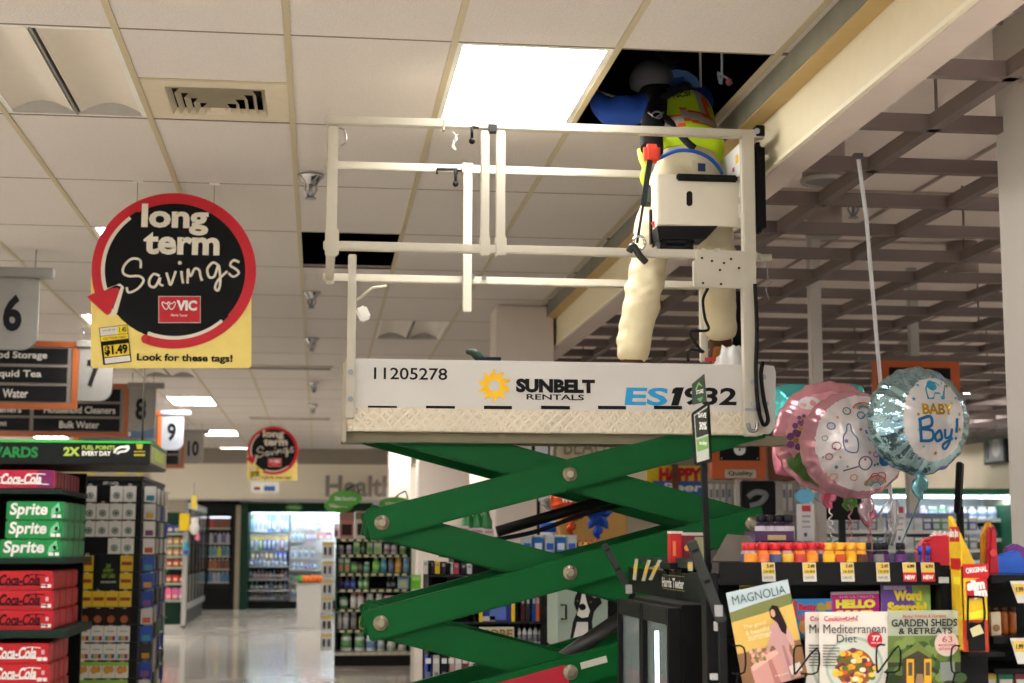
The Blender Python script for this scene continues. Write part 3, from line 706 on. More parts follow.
mb = MB(); mb.pbox(651, 206, 658, 246, 6.12, .05); obj('tool_pouch', mb, BLACK, wk, .012)
mb = MB(); mb.tube(smooth_path([P(640,150,6.2), P(642,160,6.18), P(645,168,6.17), P(643,178,6.17), P(646,186,6.18)]), .013, 8); obj('gear_strap', mb, M((200,214,60), .6), wk)
obj('trigger_grip', MB().ppoly([(652,222),(657,219),(658,226),(655,228)], 6.09, .02), RED, wk)
# plastic bag and tool bag on the platform
bag = MB(); bag.ball((0,0,0), 1, 24, 14)
pb = P(731,364,6.2); vs = []
for v in bag.v:
    r = 1+.16*math.sin(v.x*7+v.z*5)*math.cos(v.y*6); vs.append(V((pb.x+v.x*.075*r, 6.2+v.y*.07*r, zd+.13+v.z*.13*(r if v.z < .2 else r*1.15)+.0)))
bag.v = vs; bg = obj('plastic_bag', bag, M((226,226,224), .25, alpha=.75, bump=.6, bscale=30), None); bg.location = (0,0,0)
tag(bg, 'crumpled clear plastic bag on the platform behind the worker\'s raised boot', 'bag')
obj('red_print', MB().pbox(705, 357.5, 716, 361, 6.11, .004), RED, None); o = bpy.data.objects['red_print']; o.parent = bg; o.name = 'red_print'
tb = thing('tool_bag', 'dark tool bag with curved green handle showing over the platform side', 'bag', P(482,400,6.35))
tb.location.z = zd; tb['_o'] = list(tb.location)
c = P(490,365,6.35); mb = MB(); mb.box((c.x-.07, 6.28, zd), (c.x+.06, 6.44, P(490,358.5,6.35).z)); obj('body', mb, M((30,32,48), .7), tb, .02)
mb = MB(); mb.tube(smooth_path([P(486,368,6.34), P(481,360,6.34), P(474,353,6.34), P(466,351.5,6.34)]), [.02]*12+[.018,.016,.015,.013,.012,.01,.008], 10); obj('handle', mb, M((40,58,48), .5), tb)
# ------------------------------------------------------------------ round savings signs
def savings_sign(name, label, fx, Y, detail=True):
    # fx maps the big sign's pixel frame to this sign's place
    f = lambda pts: [fx(x, y) for x, y in pts]
    c = P(*fx(174, 368), Y); t = thing(name, label, 'sign', c, 'round savings signs')
    S = math.dist(P(*fx(100,300), Y), P(*fx(200,300), Y))/100    # metres per pixel of the frame
    e = .004
    obj('price_panel', MB().ppoly(f([(90.8,275),(251.4,275),(251.4,366),(249,368),(93,368),(90.8,366)]), Y+.002, .006), M((240,216,122), .5), t)
    obj('black_disc', MB().ppoly(f(disc(175,269.6,75,48,71)), Y, .004), INK, t)
    CR = M((226,218,200), .5)
    a0, a1 = -112, 190
    ring = lambda r0, r1, cx, cy, b0, b1: arc(cx, cy, r1, b0, b1, 60, r1*.943)+arc(cx, cy, r0, b1, b0, 60, r0*.943)
    ce = MB().ppoly(f(ring(69.5,76,174.5,270.6,-112,-48)), Y-.003, .004); ce.ppoly(f(ring(69.5,76,174.2,270.6,128,203)), Y-.003, .004); obj('cream_edge', ce, CR, t)
    rg = MB().ppoly(f(ring(73,82.3,173.8,270.8,-110,-40)), Y-.006, .004)
    rg.ppoly(f(ring(71.5,82.3,173.8,270.8,-41,60)), Y-.006, .004); rg.ppoly(f(ring(71.5,82.3,173.8,270.8,59,120)), Y-.006, .004)
    rg.ppoly(f(ring(73,82.3,173.8,270.8,119,199)), Y-.006, .004)
    rg.ppoly(f(disc(145.6,339.0,4.5)), Y-.006, .004)
    obj('red_arrow', rg.ppoly(f([(86.5,297),(93,293.5),(113,288),(118,287.5),(119.5,290.5),(110,313),(107.5,315),(105,313.5)]), Y-.0065, .005), RED, t)
    obj('cream_edge', MB().ppoly(f([(88,298),(116,285),(121,286.5),(111.5,313),(108,317),(117,313),(124,287),(120,283.5),(100,291)]), Y-.004, .003), CR, t)
    tx = lambda s, x0, y0, x1, y1, m, **k: ptext(s, *fx(x0,y0), *fx(x1,y1), Y-k.pop('dy', .004), m, t, **k)
    tx('long', 141.5,204.5,208.6,235, CR, bold=.036, dy=.009); tx('term', 143.6,232.5,219.7,255, CR, bold=.036)
    g = lambda pts: f([(x/3.413, y/3.413+170) for x, y in pts])
    mb = MB()
    for s_ in ([(480,335),(478,308),(450,303),(425,325),(420,350),(440,362),(475,362),(490,378),(470,405),(440,418),(432,400)],
        [(545,362),(525,355),(510,375),(512,395),(530,398),(546,368),(545,388),(558,395)], [(568,350),(574,370),(582,392),(592,368),(600,345)], [(619,345),(621,366),(625,387)],
        [(640,387),(641,360),(642,338),(650,362),(665,337),(680,342),(684,362),(690,378)],
        [(745,325),(727,316),(708,338),(714,365),(732,362),(746,325),(752,380),(745,410),(734,402),(745,375),(776,345)], [(817,315),(797,308),(786,325),(805,338),(815,352),(797,364),(780,352)]):
        stroke(mb, g(s_), Y-.003, S*1.3)
    q = P(*g([(614,317)])[0], Y-.003); mb.ball(q, S*2, 8, 6)
    obj('script_lettering', mb, CR, t)
    obj('club_card', MB().ppoly(f([(158.3,296),(200.7,296),(200.7,323),(158.3,323)]), Y-.003, .004), M((204,190,180), .5), t)
    obj('club_card_face', MB().ppoly(f([(159,296.8),(200,296.8),(200,322.2),(159,322.2)]), Y-.004, .002), RED, t)
    tx('VIC', 176.5,300.3,197,310.7, PAPER, bold=.05, dy=.006); tx('Harris Teeter', 171,314,187.5,316.5, PAPER, dy=.006); 
    mb = MB(); 
    for hx in (166, 171.5): mb.tube(smooth_path([P(*fx(hx+x*.9, 305+y*.9), Y-.006) for x, y in ((0,5),(-4,0),(-3.5,-3.5),(0,-1.5),(3.5,-3.5),(4,0))], 4, True), S*.5, 6, closed=True)
    obj('heart_mark', mb, PAPER, t)
    # the printed price tag, tilted
    rot = lambda pts: [(115.2+(x-115.2)*.993+(y-344.5)*.115, 344.5+(y-344.5)*.993-(x-115.2)*.115) for x, y in pts]
    pp = lambda nm, x0, y0, x1, y1, m, dy: obj(nm, MB().ppoly(f(rot([(x0,y0),(x1,y0),(x1,y1),(x0,y1)])), Y-dy, .002), m, t)
    pp('tag', 101,326,129.5,363.5, INK, .003); pp('tag', 101.6,326.5,119,334.5, M((220,214,204), .5), .004); pp('tag', 119,326.5,129,334.5, M((240,210,40), .5), .004)
    pp('tag', 101.6,335,129,340, M((240,210,40), .5), .004); pp('tag', 103,344.5,128.5,356, M((240,210,40), .5), .004); pp('tag', 103,357,128.5,362.5, M((226,222,214), .5), .004)
    rr_ = .115
    for s_, x0, y0, x1, y1, b_ in (('$1.49', 104,345,127,355.5, .05), ('1.45', 121,328,128,333, .02), ('USE YOUR CARD', 104,336.5,127,339, .0), ('was $1.65', 104,328.5,117,330.5, 0)):
        p0 = rot([((x0+x1)/2, (y0+y1)/2)])[0]; a = fx(*p0)
        ptext(s_, *fx(p0[0]-(x1-x0)/2, p0[1]-(y1-y0)/2), *fx(p0[0]+(x1-x0)/2, p0[1]+(y1-y0)/2), Y-.005, INK, t, bold=b_, rot=rr_)
    tx('Look for these tags!', 137,354,232.5,363.5, INK, bold=.03, dy=.0005)
    for hx in (137.0, 214.0):                               # hangers clipped to the ceiling bar
        q = P(*fx(hx, 203 if hx < 150 else 206), Y); mb = MB(); mb.cyl(q, (q.x, q.y, H), S*.45, n=6); obj('hanger', mb, STEEL, t)
        obj('clip', MB().box((q.x-S*5, Y-.01, H-S*1.6), (q.x+S*5, Y+.01, H)), WHITE, t)
    return t
savings_sign('hanging_sign', 'large round long term savings sign with red arrow, hanging closest to the camera', lambda x, y: (x, y), 7.98)
savings_sign('hanging_sign', 'small distant round savings sign hanging near the back wall', lambda x, y: (247+(x-90)*.3115, 425+(y-188)*.309), 25.07)
t = thing('shelf_flyer', 'small white flyer with blue print hanging under the distant savings sign', 'flyer', P(265,492,25.05))
ppart('sheet', PAPER, t, 251, 482, 279, 492, 25.05); ppart('print', M((60,100,170), .5), t, 264, 486, 275, 491, 25.045); ppart('print', M((150,60,50), .5), t, 254, 487, 260, 490, 25.045)
q = P(265,482,25.05); obj('hanger', MB().cyl(q, (q.x,q.y,P(265,479,25.07).z+.06), .004, n=6), STEEL, t)
# ------------------------------------------------------------------ aisle signs
BLADE = M((128,125,120), .4, .2, name='brushed_blade'); WOODF = M((150,78,34), .45)
def aisle(num, Y, xr_, label, rows, cols=1, bright=False):
    y_of = lambda z: z                                       # heights are the same for every sign
    zt_ = P(30, 268, 10.0).z; zb_ = P(30, 350, 10.0).z; w = .285
    bl = M((166,170,180), .4) if bright else BLADE  # bright: a lamp's light on the sign put into paler colours
    t = thing('aisle_sign', label, 'aisle sign', (xr_-w, Y, zb_), 'aisle number signs')
    mb = MB(); c = .10
    pts = [V((xr_-w, Y, zt_-.06)), V((xr_, Y, zt_-.06)), V((xr_, Y, zb_+c))]+[V((xr_-c+c*math.cos(a), Y, zb_+c-c*math.sin(a))) for a in [math.pi/2*i/6 for i in range(1, 7)]]+[V((xr_-w, Y, zb_))]
    mb.prism(pts, (0,.03,0)); obj('number_blade', mb, bl, t, .003)
    obj('top_bar', MB().box((xr_-w-.02, Y-.03, zt_-.062), (xr_+.085, Y+.06, zt_)), bl, t, .006)
    nw = .115 if num != '10' else .17
    text(num, (xr_-.155, Y-.002, P(20,313,10.0).z), nw, .235, INK, t, name='number', bold=.036)
    for sx in (.03, w-.03): obj('suspension_wire', MB().cyl((xr_-sx, Y+.015, zt_), (xr_-sx, Y+.015, H), .004, n=6), STEEL, t)
    if rows:
        bw = .96*cols+.14; x1 = xr_-w; x0 = x1-bw; hb = .61; z1 = P(40,340,13.6).z-1.5; z1 = 1.5+(533-340)*13.6/1566*1.005; z1 = P(40,341,13.6).z; z0 = P(40,409,13.6).z
        fr = MB(); fw = .05
        fr.box((x0,Y-.01,z1-fw), (x1,Y+.04,z1)); fr.box((x0,Y-.01,z0), (x1,Y+.04,z0+fw)); fr.box((x0,Y-.01,z0+fw), (x0+fw,Y+.04,z1-fw)); fr.box((x1-fw,Y-.01,z0+fw), (x1,Y+.04,z1-fw))
        obj('wood_frame', fr, M((214,110,48), .45) if bright else WOODF, t, .003)  # lamplit copy of the frame colour when bright
        obj('board', MB().box((x0+fw,Y+.005,z0+fw), (x1-fw,Y+.03,z1-fw)), M((120,112,104), .6), t)
        ih = (z1-z0-2*fw)/3
        for cc in range(cols):
            a = x1-fw-.02-(cc+1)*.94+.02; b_ = a+.90
            for r_ in range(3):
                zz = z1-fw-ih*(r_+.5)
                obj('category_panel', MB().box((a, Y-.002, zz-ih*.42), (b_, Y+.006, zz+ih*.42)), M((60,76,96), .4) if bright else INK, t)  # lamplit copy of the panel colour when bright
                s_ = rows[cc][r_]
                if s_: text(s_, ((a+b_)/2+.03, Y-.004, zz), min(.80, .0415*len(s_)), .075, M((206,202,194), .5), t, bold=.015)
    return t
XS = -1.765
aisle('6', 10.0, XS, 'aisle 6 number blade with metal top bar, nearest of the aisle signs', None)
aisle('7', 13.6, XS, 'aisle 7 sign listing food storage, liquid tea and water, behind the aisle 6 blade', [('Food Storage','Liquid Tea','Water')])
aisle('8', 17.2, XS, 'aisle 8 sign listing household cleaners and bulk water', [('Detergent','Household Cleaners','Bulk Water'), ('Air Care','Fabric Softeners','Detergent')], 2)
aisle('9', 20.8, XS, 'aisle 9 sign with lamplight painted on, between the aisle 8 and aisle 10 blades', [('Paper Plates','Plates','Greeting Cards')], 1, True)
aisle('10', 24.4, XS, 'aisle 10 sign, farthest of the aisle number blades', [('','Pet Food','Pet Treats')])
# ------------------------------------------------------------------ soda shelf unit on the left
YS = 10.8
xs1 = P(86, 540, YS).x
so = thing('soda_shelf_unit', 'dark shelf unit of boxed soda with a black fuel points header, on the left', 'shelf', (-3.0, YS+.5, 0))
SH = M((24,44,36), .5)
xL = P(-45, 500, YS).x
xd = lambda x, y: P(x, y, YS)
shelf_y = [(489,494),(558,564),(630,638),(706,714)]
for (y0, y1) in shelf_y:
    x1 = P(63 if y0 != 489 else 58, y0, YS).x+.03; a, b_ = P(40,y0,YS).z, P(40,y1,YS).z
    mb = MB(); mb.box((xL, YS-.02, b_), (x1, YS+1.15, a)); obj('shelf', mb, SH, so, .004)
mb = MB(); mb.box((xL-.02, YS+1.15, 0), (P(60,500,YS).x, YS+1.2, P(40,466,YS).z)); obj('back_panel', mb, BLACK, so)
mb = MB(); mb.box((xL-.02, YS, 0), (xL, YS+1.15, P(40,466,YS).z)); obj('side_panel', mb, BLACK, so)
mb = MB(); mb.box((xL, YS+.02, 0), (P(60,700,YS).x, YS+1.15, .12)); obj('plinth', mb, BLACK, so)
hz0, hz1 = P(75,464.5,YS).z, P(75,441.5,YS).z; hx1 = P(150,452,YS).x; hx0 = P(-60,452,YS).x
obj('header', MB().box((hx0, YS-.0, hz0), (hx1, YS+1.15, hz1)), M((22,24,24), .4), so, .006)
obj('header_stripe', MB().box((hx0, YS-.004, hz1-.008), (hx1+.004, YS+.004, hz1+.006)).box((hx1-.002, YS+.004, hz1-.008), (hx1+.004, YS+1.15, hz1+.006)), M((40,190,60), .4), so)
obj('header_end', MB().box((hx1, YS+.05, hz0+.02), (hx1+.004, YS+1.1, hz1-.02)), M((190,198,120), .4), so)
obj('header_end_label', MB().box((hx1+.004, YS+.25, hz0+.045), (hx1+.007, YS+.85, hz1-.04)), M((210,236,40), .4), so)
for x in (hx0+.1, hx1-.12): obj('header_hanger', MB().cyl((x, YS+.6, hz1), (x, YS+.6, H), .006, n=6), STEEL, so)
GT = M((20,130,60), .5); LM = M((176,200,80), .5)
ptext('REWARDS', -28, 446.5, 38, 457.5, YS-.001, GT, so, bold=.04)
ptext('2X', 63.5, 447, 80, 456, YS-.001, LM, so, bold=.05); ptext('FUEL POINTS', 82, 445.5, 115, 449.8, YS-.001, LM, so, bold=.03); ptext('EVERY DAY', 82, 451, 111, 455.8, YS-.001, PAPER, so, bold=.04)
mb = MB(); stroke(mb, [(114,453),(117,449),(122,447),(128,448),(126,451),(120,452),(117,454)], YS-.001, .008, 4); stroke(mb, [(124,447),(128,446),(129,449)], YS-.001, .006, 4); obj('nozzle_mark', mb, PAPER, so)
mb = MB().ppoly([(136,444),(143,444),(142,449),(137,449)], YS-.002, .002); mb.ppoly([(134,451),(145,451),(145,452),(134,452)], YS-.002, .002); mb.ppoly([(134,454),(145,454),(145,456),(134,456)], YS-.002, .002); obj('pump_mark', mb, M((180,170,50), .5), so)
obj('price_tag', MB().pbox(76, 537, 80, 556, YS+.9, .01), M((214,176,60), .5), so)
# soda cartons
def carton(x0, y0, x1, y1, Y, dep, kind, label, grp):
    col, txt = {'red': ((204,20,34), 'Coca-Cola'), 'dark': ((196,14,30), 'Coca-Cola'), 'plum': ((190,18,56), 'Coca-Cola'), 'green': ((8,140,66), 'Sprite')}[kind]
    xa, xb = P(x0,(y0+y1)/2,YS).x, P(x1,(y0+y1)/2,YS).x; za, zb = P(30,y1,YS).z, P(30,y0,YS).z
    cm = M(col, .35)
    t = thing('soda_carton', label, 'soda carton', ((xa+xb)/2, Y+dep/2, za), grp)
    obj('box', MB().box((xa, Y, za), (xb, Y+dep, zb)), cm, t, .008)
    h = zb-za; w = xb-xa
    if Y < YS+.03:
        tc_ = M((60,8,14), .5) if kind == 'dark' else PAPER
        if kind == 'green': text(txt, (xb-w*.60, Y-.002, za+h*.5), w*.66, h*.84, PAPER, t, bold=.03, shear=.12)
        else:                                              # flowing script wordmark
            mb = MB(); u0, v0 = xb-w*.98, za+h*.18
            def sc(pts, r=.0034): mb.tube(smooth_path([V((u0+px*w*.0064, Y-.003, v0+py*h*.0064)) for px, py in pts], 4), r, 6, flat=(0,1,0))
            sc([(20,70),(2,60),(-2,34),(10,16),(60,10),(96,14),(140,6)]); sc([(84,86),(100,98),(130,92)])
            text(txt, (xb-w*.56, Y-.003, za+h*.52), w*.70, h*.60, tc_, t, bold=.035, shear=.16)
            obj('script_lettering', mb, tc_, t)
        obj('print_block', MB().box((xb-w*.20, Y-.002, za+h*.12), (xb-w*.12, Y, za+h*.3)), PAPER, t); obj('print_block', MB().box((xb-w*.10, Y-.002, za+h*.12), (xb-w*.03, Y, za+h*.3)), PAPER, t)
        obj('print_block', MB().box((xb-w*.13, Y-.002, za+h*.45), (xb-w*.08, Y, za+h*.66)), M((200,180,190), .5), t)
        if kind == 'plum': obj('flavour_block', MB().box((xb-w*.28, Y-.0025, za+h*.05), (xb-w*.005, Y-.001, za+h*.97)), M((120,20,90), .4), t)
        if kind == 'green': obj('leaf_mark', MB().prism([V((xb-w*.22,Y-.002,za+h*.2)),V((xb-w*.05,Y-.002,za+h*.5)),V((xb-w*.08,Y-.002,za+h*.95)),V((xb-w*.2,Y-.002,za+h*.6))], (0,.002,0)), M((120,200,150), .5), t)
    obj('end_flap', MB().box((xb, Y+.012, za+.012), (xb+.002, Y+dep-.012, zb-.012)), M(tuple(min(255, int(v*.75+60)) for v in col), .4), t)
    return t
NTH = ('front', 'second', 'third', 'fourth', 'fifth', 'sixth', 'seventh', 'eighth')
for i in range(8): carton(-4, 470, 54, 488.5, YS+.005+.14*i, .135, 'plum', f'red and plum cola carton on the top shelf, {NTH[i]} in line from the aisle end' if i else 'red and plum cola carton at the front of the top shelf', 'cola cartons on the top shelf')
for j, (y0, y1, x0) in enumerate(((501,520,6),(520,539,5),(539,558,-1))):
    for i in range(4): carton(x0, y0+.3, x0+57 if j < 2 else 61, y1, YS+.005+.26*i, .25, 'green', f'green lemon lime soda carton, {("top","middle","bottom")[j]} of {NTH[i]} green stack', 'green soda cartons')
for j, (y0, y1) in enumerate(((570.5,590),(590,610),(610,630))):
    for i in range(4): carton(-6, y0+.3, 53, y1, YS+.005+.27*i, .26, 'dark', f'red cola carton with dark script, {("top","middle","bottom")[j]} of the {NTH[i]} stack', 'dark script cola cartons')
for j, (y0, y1) in enumerate(((643,663.5),(663.5,684),(684,706))):
    for i in range(4): carton(-10, y0+.3, 49, y1, YS+.005+.2*i, .19, 'red', f'red cola carton with white script, lowest shelf, {("top","middle","bottom")[j]} of {NTH[i]} stack', 'white script cola cartons')
# ------------------------------------------------------------------ gift card rack
YG = 12.5
gr = thing('gift_card_rack', 'tall black gift card rack beside the soda shelves', 'card rack', (P(115,680,YG).x, YG+.3, 0))
ga, gb = P(79, 520, YG).x, P(141, 520, YG).x; gz = P(110, 480, YG).z; GD = 1.75
obj('core', MB().box((ga, YG, .1), (gb, YG+GD, gz)), M((22,22,24), .5), gr, .006); obj('base', MB().box((ga-.02, YG-.02, 0), (gb+.02, YG+GD+.02, .1)), DKG, gr)
obj('top_cap', MB().box((ga-.01, YG-.015, gz), (gb+.01, YG+GD, gz+.03)), DKG, gr)
ptext('GIFT CARDS', 103, 481.8, 118, 485, YG-.001, PAPER, gr)
rows_ = [494,511.5,529,546.3,563.5,581,599,616.5,634,652,670,688]
pegs = MB()
for y in rows_: pegs.pbox(84, y-9.5, 138, y-8.7, YG-.03, .03)
obj('card_rail', pegs, DKG, gr)
obj('promo_panel', MB().pbox(98.5, 556, 119, 590, YG-.02, .02), M((26,28,26), .5), gr)
for s_, y0, y1 in (('2X', 564, 568), ('EVERY', 569, 573), ('GIFT CARD', 574, 578)): ptext(s_, 108.5-(5 if len(s_) > 2 else 2.5)*(1.3 if len(s_) > 5 else 1), y0, 108.5+(5 if len(s_) > 2 else 2.5)*(1.3 if len(s_) > 5 else 1), y1, YG-.0215, M((150,190,60), .5), gr, bold=.03)
ptext('FOR FUEL POINTS', 101, 581, 116, 583, YG-.0215, PAPER, gr)
def card(x, y, Y, body, mark, label, i):
    q = P(x, y, Y); w, h = .096, .122
    t = thing('gift_card', label, 'gift card', (q.x, Y, q.z-h/2), 'gift cards on the black rack')
    obj('backer', MB().cb(q, (w, .004, h)), M(body, .45), t)
    m = MB()
    if mark == 'ring':                                    # round two-tailed emblem
        for r0, r1 in ((.0, .013), (.018, .026)):
            pts = []
            a = [q+V((math.cos(k*.2618)*r1, -.003, -.012+math.sin(k*.2618)*r1)) for k in range(24)]; b_ = [q+V((math.cos(k*.2618)*r0, -.003, -.012+math.sin(k*.2618)*r0)) for k in range(24)]
            m.add(a+b_, [(k, (k+1) % 24, 24+(k+1) % 24, 24+k) for k in range(24)])
        obj('emblem', m, M((70,96,84), .5), t)
    elif mark == 'band': m.cb(q+V((0,-.003,-.0)), (w*.8,.002,h*.22)); obj('band', m, M((150,60,30), .5), t)
    elif mark == 'grid':
        m.i
        for gx in range(3):
            m2 = MB().cb(q+V((-.026+.026*gx, -.003, -.032)), (.024,.002,.034)); obj('colour_block', m2, M(((60,150,170),(220,160,50),(130,60,110))[gx], .5), t)
        obj('text_line', MB().cb(q+V((0,-.003,.02)), (w*.6,.002,.006)), GRY, t)
    elif mark == 'food':
        m.ball(q+V((-.012,-.003,.0)), (.026,.004,.03), 12, 6); m.ball(q+V((.02,-.003,.005)), (.018,.004,.026), 12, 6); obj('picture', m, M((220,150,60), .5), t)
        obj('band', MB().cb(q+V((0,-.003,.045)), (w,.002,.03)), M((150,190,70), .5), t)
    elif mark == 'dark': m.ball(q+V((0,-.003,-.02)), (.03,.004,.03), 12, 6); obj('picture', m, M((170,90,40), .5), t)
    obj('hang_tab', MB().cb(q+V((0,.002,h/2+.008)), (.03,.003,.018)), WHITE, t)
    return t
cx_ = lambda k, y: (90.3+13.2*k)-(y-494)*.046
kinds = [('white','ring')]*4
CN = ('first','second','third','fourth')
RN = ('top','second','third','fourth','fifth','sixth','seventh','eighth','ninth','tenth','eleventh','twelfth')
for r_, y in enumerate(rows_):
    for k in range(4):
        if (r_, k) in ((0,1),(3,0),(3,1)) or (r_ in (4,5) and k in (1,2)): continue
        if r_ < 4: a = ((232,230,224), 'ring', 'white coffee')
        elif r_ < 7: a = ((228,190,30), 'band', 'yellow restaurant')
        elif r_ == 7: a = ((40,24,20), 'dark', 'dark brown')
        elif r_ in (8,9): a = ((228,226,218), 'grid', 'white multicoloured')
        else: a = ((226,224,206), 'food', 'food picture')
        card(cx_(k, y), y, YG-.02, a[0], a[1], f'{a[2]} gift card, {RN[r_]} row, {CN[k]} from the left on the black rack', k)
# cards on the long side of the rack
for r_, y in enumerate(rows_):
    for k in range(7):
        Y = YG+.14+.235*k; rnd = random.Random(r_*9+k)
        col = rnd.choice([(226,224,220),(210,206,200),(40,80,170),(170,170,176),(200,190,170),(60,60,64)]) if r_ < 6 else rnd.choice([(30,80,180),(20,60,150),(90,150,130),(200,196,190),(50,50,54)])
        z = P(141, y, YG).z-.03*0
        t = thing('gift_card', f'gift card on the rack long side, {RN[r_]} row, {NTH[k]} from near edge', 'gift card', (gb+.05, Y, z-.06), 'gift cards on the rack side')
        if k == 0:                                         # the nearest column is turned to face along the aisle
            obj('backer', MB().cb((gb+.062, YG+.03, z), (.09,.004,.12)), M((228,226,220) if r_ < 4 else col, .45), t); obj('colour_block', MB().cb((gb+.062, YG+.027, z-.03), (.06,.002,.04)), M([(60,140,150),(200,150,50),(120,70,120),(200,80,60)][r_ % 4], .45), t); obj('peg', MB().cyl((gb, YG+.04, z+.05), (gb+.09, YG+.04, z+.05), .004, n=6), STEEL, t); continue
        obj('backer', MB().box((gb+.04+.012*(k % 3), Y-.045, z-.06), (gb+.05+.012*(k % 3), Y+.045, z+.06)), M(col, .45), t)
        obj('peg', MB().cyl((gb, Y, z+.055), (gb+.075, Y, z+.055), .004, n=6), STEEL, t)
        obj('stack', MB().box((gb+.012, Y-.043, z-.058), (gb+.038, Y+.043, z+.058)), M((150,146,140), .5), t)
for i, (px, Yt) in enumerate(((81,12.62),(90,12.62),(121,12.62),(139,12.7))):
    t = thing('price_card', ('yellow price card above the soda header edge, leftmost of four','yellow price card second from left above the gift card rack','widest yellow price card above the gift card rack','yellow price card over the far corner of the gift card rack')[i], 'price card', P(px,478,Yt), 'yellow cards above the rack')
    w = 4 if i == 1 else 5.5 if i == 2 else 3.5
    obj('card', MB().pbox(px-w, 466, px+w, 477.5, Yt, .003), M((236,214,130), .5), t); obj('stem', MB().pbox(px-.5, 476, px+.5, 482, Yt+.003, .006), STEEL, t)
    ptext('SALE', px-w+1, 468, px+w-1, 471.5, Yt, INK, t)
# ------------------------------------------------------------------ freezer aisle end and snack rack beyond the gift cards
YK = 23.0
rk = thing('snack_rack', 'dark green end rack of snacks beyond the gift card rack', 'shelf', P(178,620,YK))
rk.location.z = 0; rk['_o'] = list(rk.location)
xa, xb = P(164,560,YK).x, P(186,560,YK).x; zt_ = P(175,512,YK).z
obj('back', MB().box((xa, YK+.3, 0), (xb, YK+.36, zt_)), DGREEN, rk); obj('kick', MB().box((xa, YK, 0), (xb, YK+.3, .14)), LGRY, rk)
obj('upright', MB().box((xb-.05, YK, .1), (xb, YK+.3, zt_)), M((170,168,164), .5), rk)
rng = random.Random(5)
for j, y in enumerate((533, 545, 556, 567, 583, 600)):
    z = P(175, y, YK).z; obj('shelf', MB().box((xa, YK, z-.03), (xb-.05, YK+.3, z)), M((150,170,150), .5), rk)
    col = ((60,70,150),(190,120,90),(190,150,90),(200,40,40),(200,40,40),(220,110,160))[j]
    for i in range(3):
        t = thing('snack_pack', f'{("blue","tan","ochre","red","red","pink")[j]} snack pack on the green end rack, {RN[j]} shelf, {CN[i]} from left', 'snack pack', (xa+.05+.09*i, YK+.02, z), 'snack packs on the end rack')
        x = xa+.03+.092*i; hh = .11 if j != 5 else .17
        obj('pack', MB().box((x, YK+.03, z), (x+.082, YK+.16, z+hh)), M(tuple(max(0, min(255, v+rng.randint(-25,25))) for v in col), .4), t, .012); obj('label', MB().box((x+.012, YK+.026, z+.03), (x+.07, YK+.031, z+.07)), M((220,200,160), .5), t)
for i, (x0, y0, x1, y1, col, lab, cat) in enumerate(((179,513,190,531,(232,196,20),'yellow sign card on the corner of the snack rack','card'),(189,517,200,535,(220,216,210),'white plush toy hanging beside the yellow card','plush toy'),(195,533,200,541,(220,120,150),'pink plush toy hanging under the white one','plush toy'),(182,541,190,557,(70,150,170),'teal and purple plush toy hanging on the snack rack corner','plush toy'))):
    Y = YK-.12; q = P((x0+x1)/2, (y0+y1)/2, Y); w = P(x1,y0,Y).x-P(x0,y0,Y).x; hh = P(x0,y0,Y).z-P(x0,y1,Y).z
    t = thing('sign_card' if i == 0 else 'plush_toy', lab, cat, (q.x, q.y, q.z-hh/2))
    if i == 0: obj('card', MB().cb(q, (w,.02,hh)), M(col, .5), t, .01)
    else:
        mb = MB(); mb.ball(q-V((0,0,hh*.12)), (w*.45,w*.4,hh*.36)); mb.ball(q+V((0,0,hh*.28)), (w*.34,w*.32,hh*.2)); obj('body', mb, M(col, .9), t)
        mb = MB(); mb.ball(q+V((-w*.28,0,hh*.42)), w*.12, 8, 6); mb.ball(q+V((w*.28,0,hh*.42)), w*.12, 8, 6); obj('ear', mb, M(tuple(int(v*.8) for v in col), .9), t)
        if i == 3: obj('belly', MB().ball(q-V((0,w*.2,hh*.2)), (w*.36,w*.3,hh*.14)), M((90,60,160), .9), t)
    obj('hook', MB().tube([(q.x,q.y,q.z+hh*.5),(q.x,q.y+.05,q.z+hh*.55),(q.x,YK+.02,q.z+hh*.55)], .006, 6), STEEL, t)
t = thing('price_card', 'yellow price card on a wire above the snack rack', 'price card', P(194,512,YK)); obj('card', MB().pbox(191, 496, 197, 509, YK, .01), M((236,208,90), .5), t); obj('wire', MB().pbox(193.7, 482, 194.3, 514, YK+.01, .01), STEEL, t)
# freezer doors running back along the aisle
fz = thing('freezer_case', 'row of grey framed freezer doors running back beside the snack rack', 'freezer', (P(196,600,24.5).x, 26, 0))
xf_ = P(203,560,29.5).x
obj('cabinet', MB().box((xf_-.9, 25.2, 0), (xf_, 29.5, P(200,515,24).z)), M((70,70,70), .5), fz)
for j in range(6):
    y0 = 25.3+.70*j; d = obj('door', MB().box((xf_, y0, .25), (xf_+.05, y0+.66, 1.95)), M((160,162,162), .4, .2), fz, .01)
    obj('glass', MB().box((xf_+.05, y0+.09, .36), (xf_+.056, y0+.57, 1.84)), M((48,54,56), .08), d); obj('handle', MB().tube([(xf_+.05,y0+.06,.8),(xf_+.11,y0+.06,.85),(xf_+.11,y0+.06,1.45),(xf_+.05,y0+.06,1.5)], .014, 8), BLACK, d)
